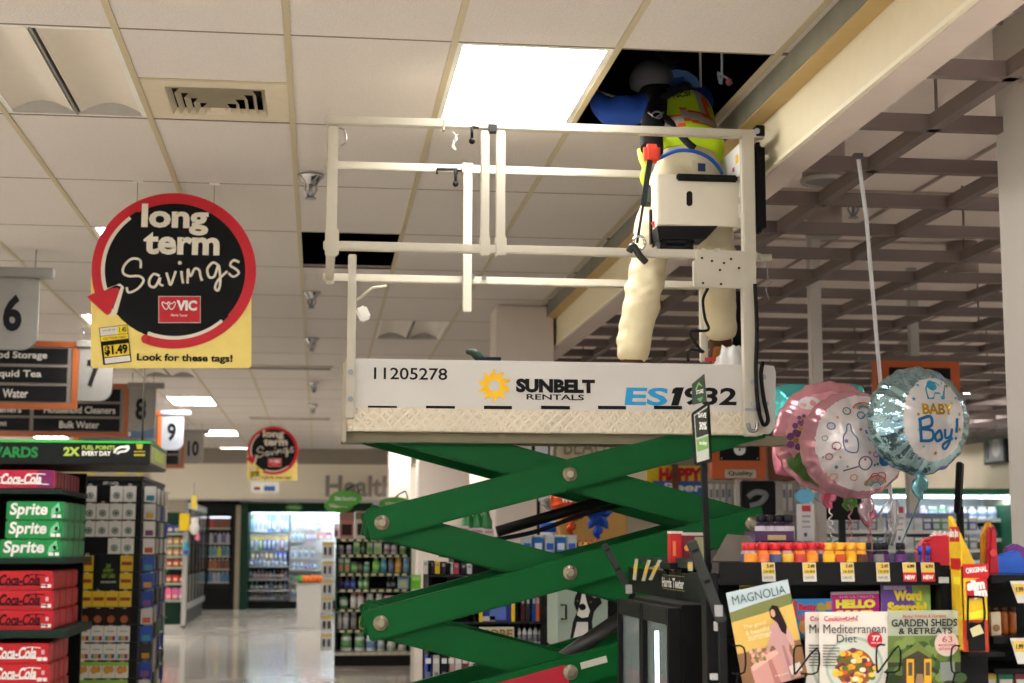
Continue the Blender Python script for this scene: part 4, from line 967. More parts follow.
# upright cooler at the back
YC = 31.6
ck = thing('drinks_cooler', 'black upright glass door cooler against the back wall', 'cooler', (P(222,605,YC).x, YC, 0))
xa, xb = P(201,550,YC).x, P(238,550,YC).x; zc_ = P(220,500,YC).z
obj('cabinet', MB().box((xa-.3, YC+.1, 0), (xb, YC+1.2, zc_)), M((26,28,28), .5), ck); obj('trim', MB().box((P(235,550,YC).x, YC, 0), (P(240,550,YC).x, YC+.1, P(220,505,YC).z)), M((160,146,124), .5), ck)
fr = MB(); x0, x1 = P(205,550,YC).x, P(233,550,YC).x; z0, z1 = P(220,604,YC).z, P(220,513,YC).z
fr.box((x0,YC,z0), (x0+.06,YC+.1,z1)); fr.box((x1-.06,YC,z0), (x1,YC+.1,z1)); fr.box((x0+.06,YC,z1-.06), (x1-.06,YC+.1,z1)); fr.box((x0+.06,YC,z0), (x1-.06,YC+.1,z0+.3)); d = obj('door', fr, BLACK, ck)
obj('light_strip', MB().box((x0+.07,YC+.09,z1-.1), (x1-.07,YC+.1,z1-.07)), M((230,240,255), emit=2, var=0), ck)
for j, y in enumerate((528, 543, 556, 569, 582)):
    z = P(220, y, YC).z; obj('shelf', MB().box((x0+.06, YC+.04, z-.025), (x1-.06, YC+.1, z)), LGRY, ck)
    for i in range(5):
        w = (x1-x0-.14)/5; x = x0+.07+w*i; rng2 = random.Random(j*7+i); col = rng2.choice([((120,70,50),(170,60,50),(200,190,200)),((60,60,90),(150,150,160),(90,90,130)),((90,130,140),(180,180,60),(60,110,120)),((150,90,50),(120,70,50),(90,60,50)),((60,110,140),(90,90,120),(140,150,160))][j])
        t = thing('drink_pack', f'drink pack in the back cooler, {RN[j]} shelf, {NTH[i] if i else "first"} from the left', 'drink pack', (x+w/2, YC+.06, z), 'drinks in the back cooler')
        obj('pack', MB().box((x+.005, YC+.03, z), (x+w-.005, YC+.095, z+.17)), M(col, .4), t, .008); obj('cap', MB().box((x+.03, YC+.04, z+.17), (x+w-.03, YC+.085, z+.195)), M((200,200,196), .4), t)
mm_ = thing('wall_panel', 'dark green panel beside the lit health wall', 'panel', (P(243,600,31.5).x, 31.7, 0))
obj('panel', MB().box((P(240,550,31.5).x, 31.5, 0), (P(248,550,31.5).x, 33, P(245,503,31.5).z)), DGREEN, mm_, .01)
# ------------------------------------------------------------------ shared product shapes
PM = {}
def prod_mesh(kind, w, d, h, cols):
    cols = [tuple(int(v+(255-v)*.22) if max(c) > 70 else v for v in c) for c in cols]
    key = (kind, round(w,3), round(d,3), round(h,3), tuple(map(tuple, cols)))
    if key in PM: return PM[key]
    mb = MB(); r = w/2
    if kind == 'bottle':
        mb.lathe((0,0,0), [(r*.9,0),(r,.02*h),(r,.62*h),(r*.55,.76*h),(r*.4,.8*h)], 14, 1, d/w); mb.mi = 1; mb.lathe((0,0,0), [(r*.45,.8*h),(r*.45,h)], 12, 1, d/w)
        mb.mi = 2; mb.lathe((0,0,0), [(r*1.01,.18*h),(r*1.01,.5*h)], 14, 1, d/w)
    elif kind == 'tub':
        mb.lathe((0,0,0), [(r*.92,0),(r,.04*h),(r,.72*h),(r*.8,.8*h)], 16, 1, d/w); mb.mi = 1; mb.lathe((0,0,0), [(r*.86,.8*h),(r*.88,.98*h),(r*.8,h)], 16, 1, d/w)
        mb.mi = 2; mb.lathe((0,0,0), [(r*1.01,.2*h),(r*1.01,.6*h)], 16, 1, d/w)
    elif kind == 'box':
        mb.box((-r,-d/2,0), (r,d/2,h)); mb.mi = 1; mb.box((-r*.9,-d/2-.002,h*.7), (r*.9,-d/2,h*.95)); mb.mi = 2; mb.box((-r*.7,-d/2-.002,h*.12), (r*.7,-d/2,h*.55))
    else:                                                  # hanging pack: backing card, blister and hole tab
        mb.box((-r,-.004,0), (r,.004,h)); mb.mi = 1; mb.box((-r*.9,-.006,h*.78), (r*.9,-.004,h*.97)); mb.mi = 2; mb.ball((0,-.004,h*.42), (r*.62,min(.03,d*.4),h*.3), 12, 8)
    o = obj('product', mb, [M(c, .4) for c in cols]); me = o.data; bpy.data.objects.remove(o); PM[key] = me
    return me
def product(kind, name, label, cat, x, y, z, w, d, h, cols, group):
    o = bpy.data.objects.new(name, prod_mesh(kind, w, d, h, cols)); COL.objects.link(o); o.location = (x, y, z)
    return tag(o, label, cat, group)
WORDN = ('first','second','third','fourth','fifth','sixth','seventh','eighth','ninth','tenth','eleventh','twelfth','thirteenth')
# ------------------------------------------------------------------ lit health wall
YH = 32.0
hw = thing('health_wall_unit', 'long lit wall shelving of toothbrushes and toiletries under a green fascia', 'shelf', (P(300,605,YH).x, YH, 0))
X0, X1 = P(247.5,550,YH).x, P(372,550,YH).x; zH1 = P(300,503,YH).z; zH2 = P(300,513,YH).z
obj('back_panel', MB().box((X0, YH+.6, 0), (X1, YH+.65, zH1)), M((226,228,230), .5), hw)
obj('back_panel', MB().box((X0, YH+.585, .3), (P(288.5,550,YH).x, YH+.60, P(300,540,YH).z)), M((26,28,32), .6), hw)
obj('side_panel', MB().box((X0-.03, YH-.1, 0), (X0, YH+.65, zH1)), DGREEN, hw)
obj('fascia', MB().box((X0, YH-.15, zH2), (X1, YH-.08, zH1)), DGREEN, hw); obj('canopy', MB().box((X0, YH-.08, zH1-.03), (X1, YH+.6, zH1)), LGRY, hw)
obj('light_strip', MB().box((X0+.05, YH-.05, zH2+.0), (X1-.05, YH+.1, zH2+.05)), M((225,245,255), emit=20, var=0), hw)
obj('top_rail', MB().box((X0-.2, YH-.2, zH1+.0), (X1+1, YH+.9, P(300,499.5,YH).z)), M((206,206,204), .4), hw)
obj('kick', MB().box((X0, YH-.02, 0), (X1, YH+.6, .15)), BLACK, hw)
def oval(x0, y0, x1, y1, Y, label, txt):
    t = thing('oval_sign', label, 'oval sign', P((x0+x1)/2, y1, Y), 'green oval signs')
    obj('panel', MB().ppoly(disc((x0+x1)/2, (y0+y1)/2, (x1-x0)/2, 32, (y1-y0)/2), Y, .02), M((86,164,60), .45), t)
    w, h = (x1-x0)*.32, (y1-y0)*.13
    ptext(txt, (x0+x1)/2-w, (y0+y1)/2-h, (x0+x1)/2+w, (y0+y1)/2+h, Y-.003, PAPER, t, bold=.02); return t
t = oval(285.5, 504.2, 302.5, 510.5, YH-.2, 'small green oval sign on the fascia of the lit health wall', 'Oral Care'); obj('bracket', MB().pbox(293, 506, 295, 509, YH-.18, .05), STEEL, t)
bays = [ # (x0,x1, y_top, y_bottom, count, kind, colours)
 (249,288,515,532,9,'pack',[(110,190,220),(226,228,232),(230,230,232),(226,226,230),(40,90,200),(20,120,130),(214,216,228),(80,60,150),(40,140,140)]),
 (249,288,536,550,9,'pack',[(30,120,150),(228,226,222),(50,160,70),(30,70,190),(36,80,190),(40,90,200),(200,204,210),(130,60,150),(220,220,224)]),
 (250,287,552,560,8,'pack',[(230,200,60),(60,60,64),(210,180,140),(150,120,90),(236,200,60),(40,70,180),(40,80,190),(30,70,180)]),
 (249,287,558.5,566,9,'tub',[(90,120,180),(150,170,200),(190,200,210),(210,214,220),(120,150,190),(200,190,200),(90,140,200),(180,190,210),(60,90,150)]),
 (249,288,570,579,10,'bottle',[(160,170,180),(170,130,140),(150,110,130),(130,110,150),(140,120,140),(180,150,160),(70,120,160),(40,40,60),(220,110,60),(190,190,196)]),
 (250,288,581.5,590,8,'bottle',[(60,150,170),(50,140,160),(30,40,60),(90,130,190),(150,190,210),(60,60,80),(180,160,150),(150,150,200)]),
 (249,288,593,602,10,'tub',[(90,140,190),(190,160,60),(160,160,170),(120,90,80),(120,120,170),(60,110,170),(110,150,190),(190,200,170),(150,170,110),(200,170,190)]),
 (291,319,514,522,9,'pack',[(232,226,228),(230,210,218),(232,230,232),(236,214,220),(230,230,232),(232,216,220),(236,226,230),(234,210,216),(230,230,232)]),
 (291,319,523,530,8,'pack',[(232,216,222),(234,230,232),(230,206,214),(234,230,230),(232,226,226),(232,200,208),(234,228,230),(40,140,120)]),
 (290,304,531,542,3,'pack',[(214,226,236),(206,222,236),(214,226,236)]), (305,316,531,544,4,'pack',[(220,190,196),(222,206,208),(216,180,190),(222,208,210)]),
 (317,332,532,539,2,'box',[(224,70,90),(226,90,100)]), (290,316,547,559,4,'pack',[(222,228,234),(218,224,230),(222,228,234),(216,224,232)]),
 (291,318,562,569,6,'tub',[(220,216,216),(226,222,220),(216,210,214),(180,140,180),(180,140,180),(60,160,200)]), (291,304,574,581,4,'tub',[(196,214,190),(200,216,194),(206,220,200),(200,214,200)]),
 (291,298,585,600,2,'bottle',[(222,224,222),(216,220,218)])]
bn = ('hanging tall toothbrush packs','hanging toothbrush packs on the second peg row','small hanging packs on the third peg row','small tubs on the upper shelf','bottles on the middle shelf','bottles on the lower shelf','tubs on the bottom shelf',
 'white packs on the right bay top row','white packs on the right bay second row','pale blue packs','pink striped packs','red boxes','white packs beside the grey bin','rolls and tubs above the grey bin','pale green tubs','white bottles')
for bi, (x0, x1, y0, y1, nn, kd, cols) in enumerate(bays):
    zt, zb2_ = P((x0+x1)/2, y0, YH).z, P((x0+x1)/2, y1, YH).z
    xa, xb = P(x0,550,YH).x, P(x1,550,YH).x; w = (xb-xa)/nn
    for i in range(nn):
        c = cols[i]; c2 = tuple(min(255, v+60) for v in c) if sum(c) < 400 else tuple(int(v*.6) for v in (c[2], c[1], c[0])); c3 = (240,240,240) if sum(c) < 500 else (120,150,200)
        if bi == 1: c2 = (240,196,40)
        Yp = YH+.25 if kd != 'pack' else YH+.32
        product(kd, {'pack':'hanging_pack','tub':'tub','bottle':'bottle','box':'box'}[kd], f'{WORDN[i]} of the {bn[bi]} on the far lit wall', 'toiletry', xa+w*(i+.5), Yp, zb2_, w*.86, min(.12, w*.8), (zt-zb2_)*.97, [c, c2, c3], bn[bi]+' on the far lit wall')
for (x0, x1, y) in ((248,288.5,566),(248,288.5,579),(248,288.5,590),(248,288.5,602.5),(289,330,569.5),(289,330,581.5),(289,330,600.5)):
    z = P(300, y, YH).z; obj('shelf', MB().box((P(x0,y,YH).x, YH, z-.03), (P(x1,y,YH).x, YH+.58, z)), M((196,198,200), .4), hw)
for (x0, x1, y) in ((249,288,514.3),(249,288,535.3),(249,288,551),(291,319,513.4),(291,319,522.6),(290,316,530.5),(290,316,546.5)):
    z = P(300, y, YH).z; obj('peg_rail', MB().box((P(x0,y,YH).x, YH+.33, z-.012), (P(x1,y,YH).x, YH+.6, z+.012)), LGRY, hw)
# ------------------------------------------------------------------ wall lettering
def letters(s, x0, y0, x1, y1, Y, label, mat, bold=.02):
    t = thing('wall_lettering', label, 'wall sign', P((x0+x1)/2, y1, Y)); ptext(s, x0, y0, x1, y1, Y-.01, mat, t, name='lettering', bold=bold, ext=.01)
    mb = MB()
    for i in range(5): q = P(x0+(x1-x0)*(i+.5)/5, (y0+y1)/2, Y); mb.cyl((q.x, Y-.01, q.z), (q.x, Y+.05, q.z), .01, n=6)
    obj('mount', mb, STEEL, t); return t
letters('Health', 325.5, 475.5, 394, 497, 31.12, 'grey Health letters on the cream wall above the lit shelving', M((140,132,124), .4), .03)
t = thing('wall_fascia', 'cream fascia panel above the lit health wall carrying the Health letters', 'sign panel', (P(335,490,31.15).x, 31.15, P(300,500,31.15).z))
xa, xb = P(150,480,31.15).x, P(700,480,31.15).x
obj('panel', MB().box((xa, 31.17, P(300,500,31.15).z), (xb, 31.6, P(300,464,31.15).z)), M((232,222,204), .6, var=.02), t); obj('lip', MB().box((xa, 31.12, P(300,500.5,31.15).z), (xb, 31.6, P(300,499.2,31.15).z)), M((190,186,180), .4), t)
bt = thing('wall_sign', 'pale green BEAUTY sign panel behind the scissor arms', 'sign', P(600,462,24)); obj('panel', MB().pbox(557, 436, 640, 463, 24, .05), M((196,190,160), .6), bt); ptext('BEAUTY', 564, 437, 628, 455, 23.99, M((120,112,104), .5), bt, bold=.0)
for x in (570, 630): q = P(x,436,24.02); obj('suspension_wire', MB().cyl(q, (q.x, q.y, H+.02), .006, n=6), STEEL, bt)
# ------------------------------------------------------------------ grey bin with orange produce
YB_ = 24.5
q0, q1 = P(296.5,583,YB_), P(322,583,YB_); w = q1.x-q0.x; ztop = q0.z
t = thing('display_bin', 'tall pale grey display bin in the aisle before the lit wall', 'bin', ((q0.x+q1.x)/2, YB_+w/2, 0))
mb = MB(); wb = w*.9; cx = (q0.x+q1.x)/2; cy = YB_+w/2
def frus(a, b_, z0, z1): return [(cx-a/2,cy-a/2,z0),(cx+a/2,cy-a/2,z0),(cx+a/2,cy+a/2,z0),(cx-a/2,cy+a/2,z0),(cx-b_/2,cy-b_/2,z1),(cx+b_/2,cy-b_/2,z1),(cx+b_/2,cy+b_/2,z1),(cx-b_/2,cy+b_/2,z1)]
mb.add(frus(wb, w, 0, ztop), [(0,3,2,1),(4,5,6,7),(0,1,5,4),(1,2,6,5),(2,3,7,6),(3,0,4,7)]); obj('body', mb, M((196,194,190), .5, var=.02), t, .01)
mb = MB(); mb.box((cx-w/2-.015,cy-w/2-.015,ztop-.03), (cx+w/2+.015,cy+w/2+.015,ztop+.0)); obj('rim', mb, LGRY, t, .006)
rng = random.Random(3)
for i in range(9):
    x = cx-w*.36+.72*w*((i % 5)/4)+(.06 if i > 4 else 0); y = cy-w*.3+w*.3*(i//5); r = .066+.006*rng.random()
    o = thing('orange_squash', f'orange squash on the grey bin, {WORDN[i % 5]} from left in the {"front" if i < 5 else "back"} row', 'squash', (x, y, ztop), 'orange squash on the grey bin')
    mb = MB(); mb.ball((x,y,ztop+r*.8), (r,r,r*.85), 18, 10)
    for k, v in enumerate(mb.v): a = math.atan2(v.y-y, v.x-x); f_ = 1+.07*math.cos(a*8); mb.v[k] = V((x+(v.x-x)*f_, y+(v.y-y)*f_, v.z))
    obj('fruit', mb, M((232,116,44) if i != 0 else (70,140,60), .5), o); obj('stem', MB().cyl((x,y,ztop+r*1.5), (x+.01,y,ztop+r*1.95), .009, .006, 8), M((90,110,50), .6), o)
# ------------------------------------------------------------------ vitamin gondola
YN = 17.2
gn = thing('gondola_shelf', 'dark green gondola end of vitamin tubs between the bin and the scissor arms', 'shelf', (P(372,660,YN).x, YN, 0))
xa, xb = P(335.5,600,YN).x, P(411,600,YN).x; ztp = P(370,538.5,YN).z
obj('back_panel', MB().box((xa, YN+.42, 0), (xb, YN+.46, ztp)), M((18,30,26), .6), gn); obj('upright', MB().box((xa, YN, .12), (xa+.02, YN+.42, ztp)), DGREEN, gn); obj('upright', MB().box((xb-.02, YN, .12), (xb, YN+.42, ztp)), DGREEN, gn)
obj('kick', MB().box((xa, YN, 0), (xb, YN+.46, .12)), BLACK, gn)
shelf_rows = [538.6, 554.3, 573, 589, 608.7, 629.5, 652]
for y in shelf_rows:
    z = P(370,y,YN).z; sh = obj('shelf', MB().box((xa, YN-.01, z-.035), (xb, YN+.42, z)), DGREEN if y != 652 else LGRY, gn)
    mb = MB()
    for k in range(9): x = xa+.05+k*(xb-xa-.1)/8.6; mb.box((x, YN-.014, z-.03), (x+.05, YN-.01, z-.005))
    mb.box((xa, YN-.012, z-.031), (xb, YN-.0105, z-.029)); obj('price_strip', mb, M((206,196,160), .5), sh)
vit = [ # y bottom, list of (x0,x1,ytop,kind,colours)
 (538.4,[(334,339,524,'box',[(190,170,170),(220,220,216),(120,40,30)]),(339,354.5,512.5,'box',[(150,74,50),(120,60,44),(50,28,24)]),(354.5,371,511,'box',[(170,150,130),(90,60,50),(40,30,28)])]),
 (554,[(338,344,545,'tub',[(206,200,214),(230,230,230),(150,130,170)]),(346,352,545,'tub',[(206,196,212),(232,232,232),(150,130,170)]),(353.5,360,542,'box',[(110,170,90),(190,214,160),(60,110,50)]),(361,365.5,542,'tub',[(40,80,40),(60,100,50),(90,140,70)]),(367,373,542,'box',[(120,176,96),(190,214,160),(70,120,60)]),(374,382,542,'box',[(150,190,130),(210,226,190),(120,170,90)]),(384,390.5,544,'tub',[(200,200,190),(230,230,226),(150,90,120)]),(391.5,398,545,'tub',[(226,226,224),(236,236,232),(180,150,170)]),(400,407,546,'tub',[(120,176,96),(226,226,224),(90,140,60)])]),
 (572.8,[(338,343.5,558,'box',[(60,140,60),(230,230,226),(220,120,60)]),(344.5,350,558,'box',[(60,140,60),(230,230,226),(220,120,60)]),(351,358,562,'tub',[(90,170,80),(40,90,50),(150,210,110)]),(358.5,363,562,'tub',[(90,70,60),(50,50,50),(120,100,90)]),(364,370,562,'tub',[(60,150,110),(180,214,190),(120,190,150)]),(372.5,380,556,'bottle',[(96,200,50),(226,230,224),(140,220,80)]),(381,387,557,'tub',[(40,150,180),(160,190,190),(80,180,200)]),(388.5,394.5,557,'tub',[(70,90,120),(140,84,50),(90,110,140)]),(395.5,402,557,'tub',[(230,160,40),(226,190,60),(240,180,70)]),(403,411,558,'tub',[(80,140,190),(130,180,210),(110,160,200)])]),
 (588.8,[(338,343.5,577,'bottle',[(50,40,90),(180,40,60),(30,30,80)]),(344.5,350,577,'bottle',[(40,50,150),(190,50,80),(60,80,190)]),(350.5,356,577,'bottle',[(40,60,170),(180,190,210),(70,100,200)]),(358.5,363,575,'bottle',[(90,180,90),(226,230,226),(170,220,160)]),(363.5,369,575,'bottle',[(90,180,90),(226,230,226),(170,220,160)]),(387,391,577,'bottle',[(60,60,64),(90,90,94),(100,100,104)]),(391.5,396,577,'bottle',[(60,60,64),(90,90,94),(100,100,104)]),(398,409,575,'box',[(120,170,190),(60,110,150),(190,190,120)])]),
 (608.4,[(339,348,594,'tub',[(40,140,50),(30,30,30),(220,226,220)]),(350.5,357,593,'tub',[(214,206,196),(190,120,110),(230,226,220)]),(357.5,364,593,'tub',[(214,206,196),(190,120,110),(230,226,220)]),(366,374,594,'tub',[(190,196,186),(226,226,220),(220,180,190)]),(376,383,594,'tub',[(200,206,190),(226,226,220),(150,180,120)]),(384.5,394,596,'box',[(214,90,150),(240,190,210),(250,220,230)])]),
 (629.2,[(335.5,342,610,'tub',[(190,190,188),(150,150,150),(216,214,212)]),(342.5,349,610,'tub',[(196,196,194),(150,150,150),(216,214,212)]),(350.5,357,611,'tub',[(110,106,100),(150,150,150),(140,136,130)]),(359,368.5,617,'box',[(200,190,60),(80,120,50),(190,60,40)])]),
 (651.5,[(340.5,352,633,'tub',[(224,226,220),(90,170,90),(80,160,80)]),(354.5,365,633,'tub',[(224,226,220),(90,170,90),(80,160,80)]),(366,376,635,'tub',[(200,216,230),(230,230,230),(80,120,180)]),(377,385,641,'tub',[(196,200,200),(220,220,216),(140,160,150)]),(387,396,642,'tub',[(206,206,196),(226,226,220),(150,170,130)]),(398,407,645,'tub',[(206,206,196),(226,226,220),(190,150,120)])])]
sn = ('on top of the gondola','on the top gondola shelf','on the second gondola shelf','on the third gondola shelf','on the fourth gondola shelf','on the fifth gondola shelf','on the bottom gondola shelf')
for j, (yb_, items) in enumerate(vit):
    z = P(370, yb_, YN).z
    for i, (x0, x1, yt, kd, cols) in enumerate(items):
        xA, xB = P(x0,yb_,YN).x, P(x1,yb_,YN).x; h = P(x0,yt,YN).z-z
        product(kd, {'tub':'vitamin_tub','bottle':'vitamin_bottle','box':'carton'}[kd], f'{WORDN[i]} {kd} from the left {sn[j]}', 'tub' if kd == 'tub' else kd, (xA+xB)/2, YN+.10, z, (xB-xA)*.96, min(.13, xB-xA), h, cols, f'products {sn[j]}')
for i, y in enumerate((542, 561, 580, 597, 616, 634)):
    x0 = 322-i*.3; t = thing('hanging_card', f'white card of sunglasses-shaped goods on the side wing, {WORDN[i]} from top', 'hanging card', P(x0+6,y+17,YN-.05), 'cards on the gondola side wing')
    obj('card', MB().pbox(x0, y, x0+11.5, y+16.5, YN-.05, .02), M((206,206,204), .5), t); obj('header', MB().pbox(x0+.4, y+.5, x0+11, y+3, YN-.053, .003), M((226,190,80), .5), t)
    obj('goods', MB().pbox(x0+2, y+5, x0+4.5, y+13, YN-.06, .012), M((60,60,64), .4), t, .01); obj('goods', MB().pbox(x0+7, y+5, x0+9.5, y+13, YN-.06, .012), M((70,90,140) if i % 2 else (60,60,64), .4), t, .01)
    obj('peg', MB().pbox(x0+11.5, y+1, x0+14.5, y+1.8, YN-.04, .02), STEEL, t)
oval(329, 490.5, 362, 506.5, 16.9, 'bright green oval sign, upper of the pair over the vitamin gondola', 'Diet Nutrition'); oval(324, 498.5, 353, 513, 17.1, 'pale green oval sign, lower of the pair over the vitamin gondola', 'Vitamins'); oval(379, 497, 412, 510, 17.3, 'green oval sign half hidden behind the end of the upper scissor arm', 'Vitamins')
for i, (x, y, Y) in enumerate(((346,491,16.9),(338,499,17.1),(395,498,17.3))):
    o = [o for o in COL.objects if o.get('category') == 'oval sign'][1+i]
    q = P(x, y, Y+.01); qq = P(x+14, 538, YN+.43); mb = MB(); mb.tube(smooth_path([qq, (q.x+.15, qq.y, q.z+.04), (q.x+.06, q.y+.02, q.z+.05), q]), .008, 6); obj('arm', mb, BLACK, o)
# ------------------------------------------------------------------ magazine stand and goods seen through the scissor arms
YM = 9.2
mg = thing('magazine_stand', 'black magazine stand seen behind the lower scissor arms', 'magazine rack', (P(490,683,YM).x, YM+.3, 0))
xa, xb = P(428,600,YM).x, P(556,600,YM).x
obj('back', MB().box((xa, YM+.4, 0), (xb, YM+.44, P(490,563,YM).z)), BLACK, mg)
for x in (428, 447, 473, 515, 554): obj('divider', MB().pbox(x, 563, x+3, 720, YM+.05, .36), BLACK, mg)
obj('side_panel', MB().pbox(541, 562, 555, 720, YM, .4), M((24,24,26), .5), mg)
for y in (575, 622, 646, 690): z = P(490,y,YM).z; obj('shelf', MB().box((xa, YM, z-.012), (xb, YM+.4, z)), DKG, mg)
obj('base', MB().box((xa, YM, 0), (xb, YM+.44, .08)), DKG, mg)
def slab(name, label, cat, x0, y0, x1, y1, Y, col, blocks=(), txts=(), dep=.012, grp=None, wire=0):
    q = P((x0+x1)/2, y1, Y); t = thing(name, label, cat, q, grp)
    obj('cover', MB().pbox(x0, y0, x1, y1, Y, dep), M(col, .35), t, .002)
    for (a, b_, c, d, cc) in blocks: obj('print_block', MB().pbox(x0+(x1-x0)*a, y0+(y1-y0)*b_, x0+(x1-x0)*c, y0+(y1-y0)*d, Y-.003, .003), M(cc, .4), t)
    for (s_, a, b_, c, d, cc, bo) in txts: ptext(s_, x0+(x1-x0)*a, y0+(y1-y0)*b_, x0+(x1-x0)*c, y0+(y1-y0)*d, Y-.0045, M(cc, .5), t, bold=bo)
    return t
slab('magazine', 'blue magazine with yellow edges in the black stand', 'magazine', 479, 603, 515, 622, YM+.02, (44,52,120), ((0,0,.1,1,(226,190,30)),(.9,0,1,1,(226,190,30)),(.3,.2,.75,.9,(90,110,190)),(.1,.7,.45,.95,(190,190,196))))
slab('magazine', 'white magazine headed KOBE below the blue magazine', 'magazine', 479, 627, 514, 646, YM+.02, (214,206,190), ((.44,.4,.6,.9,(180,90,50)),(.0,.8,1,1,(120,90,70))), (('KOBE', .06,.12,.96,.6,(150,124,70),.05),))
for i, x in enumerate((519,524.5,530,535.5,541)):
    z = P(530,650,YM).z; q = P(x,650,YM+.06)
    product('bottle', 'spray_bottle', f'silver and black bottle in the black stand, {WORDN[i]} from left', 'bottle', q.x, q.y, P(530,646,YM).z, .028, .026, P(530,624,YM).z-P(530,646,YM).z, [(170,170,176),(40,40,44),(90,90,96)], 'silver bottles in the black stand')
cl_ = [(200,196,190),(60,60,66),(226,186,40),(40,40,44),(210,206,204),(190,60,90),(44,44,48),(200,200,196)]
for i, x in enumerate((423,429,435,441,448,454,461,467)):
    slab('paperback', f'paperback spine {("pale","dark","yellow","black","white","pink","charcoal","cream")[i]} on the upper shelf of the black stand', 'book', x, 560+i*.6, x+5, 574, YM+.06, cl_[i], ((.2,.15,.8,.4,(150,150,150)),), dep=.10, grp='paperbacks on the upper shelf of the stand')
for i, (x, c) in enumerate(((532,(40,80,160)),(536,(226,110,50)),(541,(40,40,44)),(526,(60,60,66)),(521,(90,40,40)))):
    slab('paperback', f'{("blue","orange","black","grey","maroon")[i]} paperback spine standing right of the blue magazine', 'book', x, 596, x+4, 621.5, YM+.08, c, ((.2,.1,.8,.3,(190,190,190)),), dep=.10, grp='spines right of the blue magazine')
for i, (x, c) in enumerate(((425,(60,90,190)),(433,(190,186,180)),(441,(30,34,40)),(448,(190,150,150)),(455,(200,196,190)),(462,(120,60,60)),(469,(210,200,190)),(476,(60,70,120)))):
    slab('magazine', f'{("blue","grey","black","pink","white","maroon","cream","navy")[i]} magazine edge low in the black stand', 'magazine', x, 655, x+6.5, 689, YM+.05, c, ((.1,.1,.9,.25,(220,220,220)),(.2,.5,.8,.8,(120,120,130))), grp='magazines low in the stand', dep=.02)
slab('bright_box', 'bright lime box on the end of the vitamin gondola', 'box', 411, 575, 421, 589, YN-.02, (110,200,50), ((.1,.1,.9,.4,(170,226,120)),), dep=.1)
q = bpy.data.objects['bright_box']; q.name = 'lime_box'
obj('peg', MB().pbox(409, 576, 412, 577, YN, .05), STEEL, q)
# impulse shelf: green plush, white boxes, wipes, tubs, cans
YI = 9.6
im = thing('impulse_shelf', 'long black impulse shelf carrying blue packs behind the upper scissor arms', 'shelf', (P(530,560,YI).x, YI+.2, 0))
xa, xb = P(445,540,YI).x, P(640,540,YI).x; zI = P(540,553,YI).z
obj('top', MB().box((xa, YI-.05, zI-.03), (xb, YI+.5, zI)), BLACK, im); obj('cabinet', MB().box((xa+.1, YI+.5, 0), (xb, YI+.95, zI+.06)), M((28,28,30), .5), im)
obj('riser', MB().box((xa, YI+.3, zI), (P(510,540,YI).x, YI+.5, P(540,537,YI+.3).z)), BLACK, im)
for i, x in enumerate((527,538.5,550,561,572)):
    q = P(x,552,YI); w = .062; t = thing('wipes_pack', f'blue and white wipes pack behind the scissor crossing, {WORDN[i]} from left', 'wipes pack', (q.x, YI+.03, zI), 'blue wipes packs on the impulse shelf')
    obj('pack', MB().box((q.x-w/2, YI, zI), (q.x+w/2, YI+.10, P(540,536,YI).z)), M((30,110,190) if i % 2 else (190,200,206), .35), t, .01); obj('label', MB().box((q.x-w*.35, YI-.003, zI+.02), (q.x+w*.35, YI, zI+.06)), M((220,226,230) if i % 2 else (40,90,190), .4), t); obj('lid', MB().box((q.x-w*.5, YI-.005, P(540,536,YI).z-.006), (q.x+w*.5, YI+.1, P(540,536,YI).z+.006)), M((200,206,206), .4), t)
for i, x in enumerate((581,586.5,592,597.5,603,608.5,614)):
    q = P(x,552,YI); product('bottle', 'shot_bottle', f'small {("orange","yellow","orange","red","yellow","red","orange")[i]} bottle right of the wipes packs, {WORDN[i]} in the row', 'bottle', q.x, YI+.03, zI, .031, .031, .085, [((240,150,30),(240,200,40),(230,110,30),(200,40,40),(240,190,40),(200,50,40),(236,140,40))[i],(200,60,40),(120,40,40)], 'small bright bottles beside the wipes')
t = thing('snack_tub', 'blue and white tub on a black pole seen left of the orange balloon', 'tub', P(548,543,YI+.2)); 
q = P(548,529,YI+.2); mb = MB(); zz = P(548,543,YI+.2).z; mb.lathe((q.x,q.y,zI), [(.045,0),(.048,zz-zI+.0),(.052,P(548,517,YI+.2).z-zI)], 20); obj('tub', mb, M((214,218,224), .4), t); obj('label', MB().lathe((q.x,q.y,P(548,532,YI+.2).z), [(.0535,0),(.0545,.06)], 20), M((30,80,190), .4), t); obj('lid', MB().lathe((q.x,q.y,P(548,517,YI+.2).z), [(.056,0),(.056,.014)], 20), M((206,206,206), .4), t)
for i, (x0, x1, y0) in enumerate(((455,469,526),(470,484,528),(484,494,529))):
    slab('white_carton', f'white and pink carton on the riser, {WORDN[i]} from left', 'carton', x0, y0, x1, 537.5, YI+.32, (206,198,200), ((.1,.2,.9,.5,(190,120,140)),), dep=.12, grp='white cartons on the riser')
for i, x in enumerate((468,477,486)):
    q = P(x,527,YI+.4); o = thing('green_bottle', f'round green bottle above the white cartons, {WORDN[i]} from left', 'bottle', (q.x, q.y, P(x,527,YI+.44).z), 'green bottles on the riser')
    mb = MB(); zz = P(540,537,YI+.3).z; mb.lathe((q.x,q.y,zz), [(.036,0),(.04,.03),(.04,.10),(.02,.15),(.014,.17)], 16); obj('body', mb, M((24,110,50), .2), o); obj('cap', MB().cyl((q.x,q.y,zz+.17), (q.x,q.y,zz+.19), .016, n=12), M((200,200,200), .4), o)
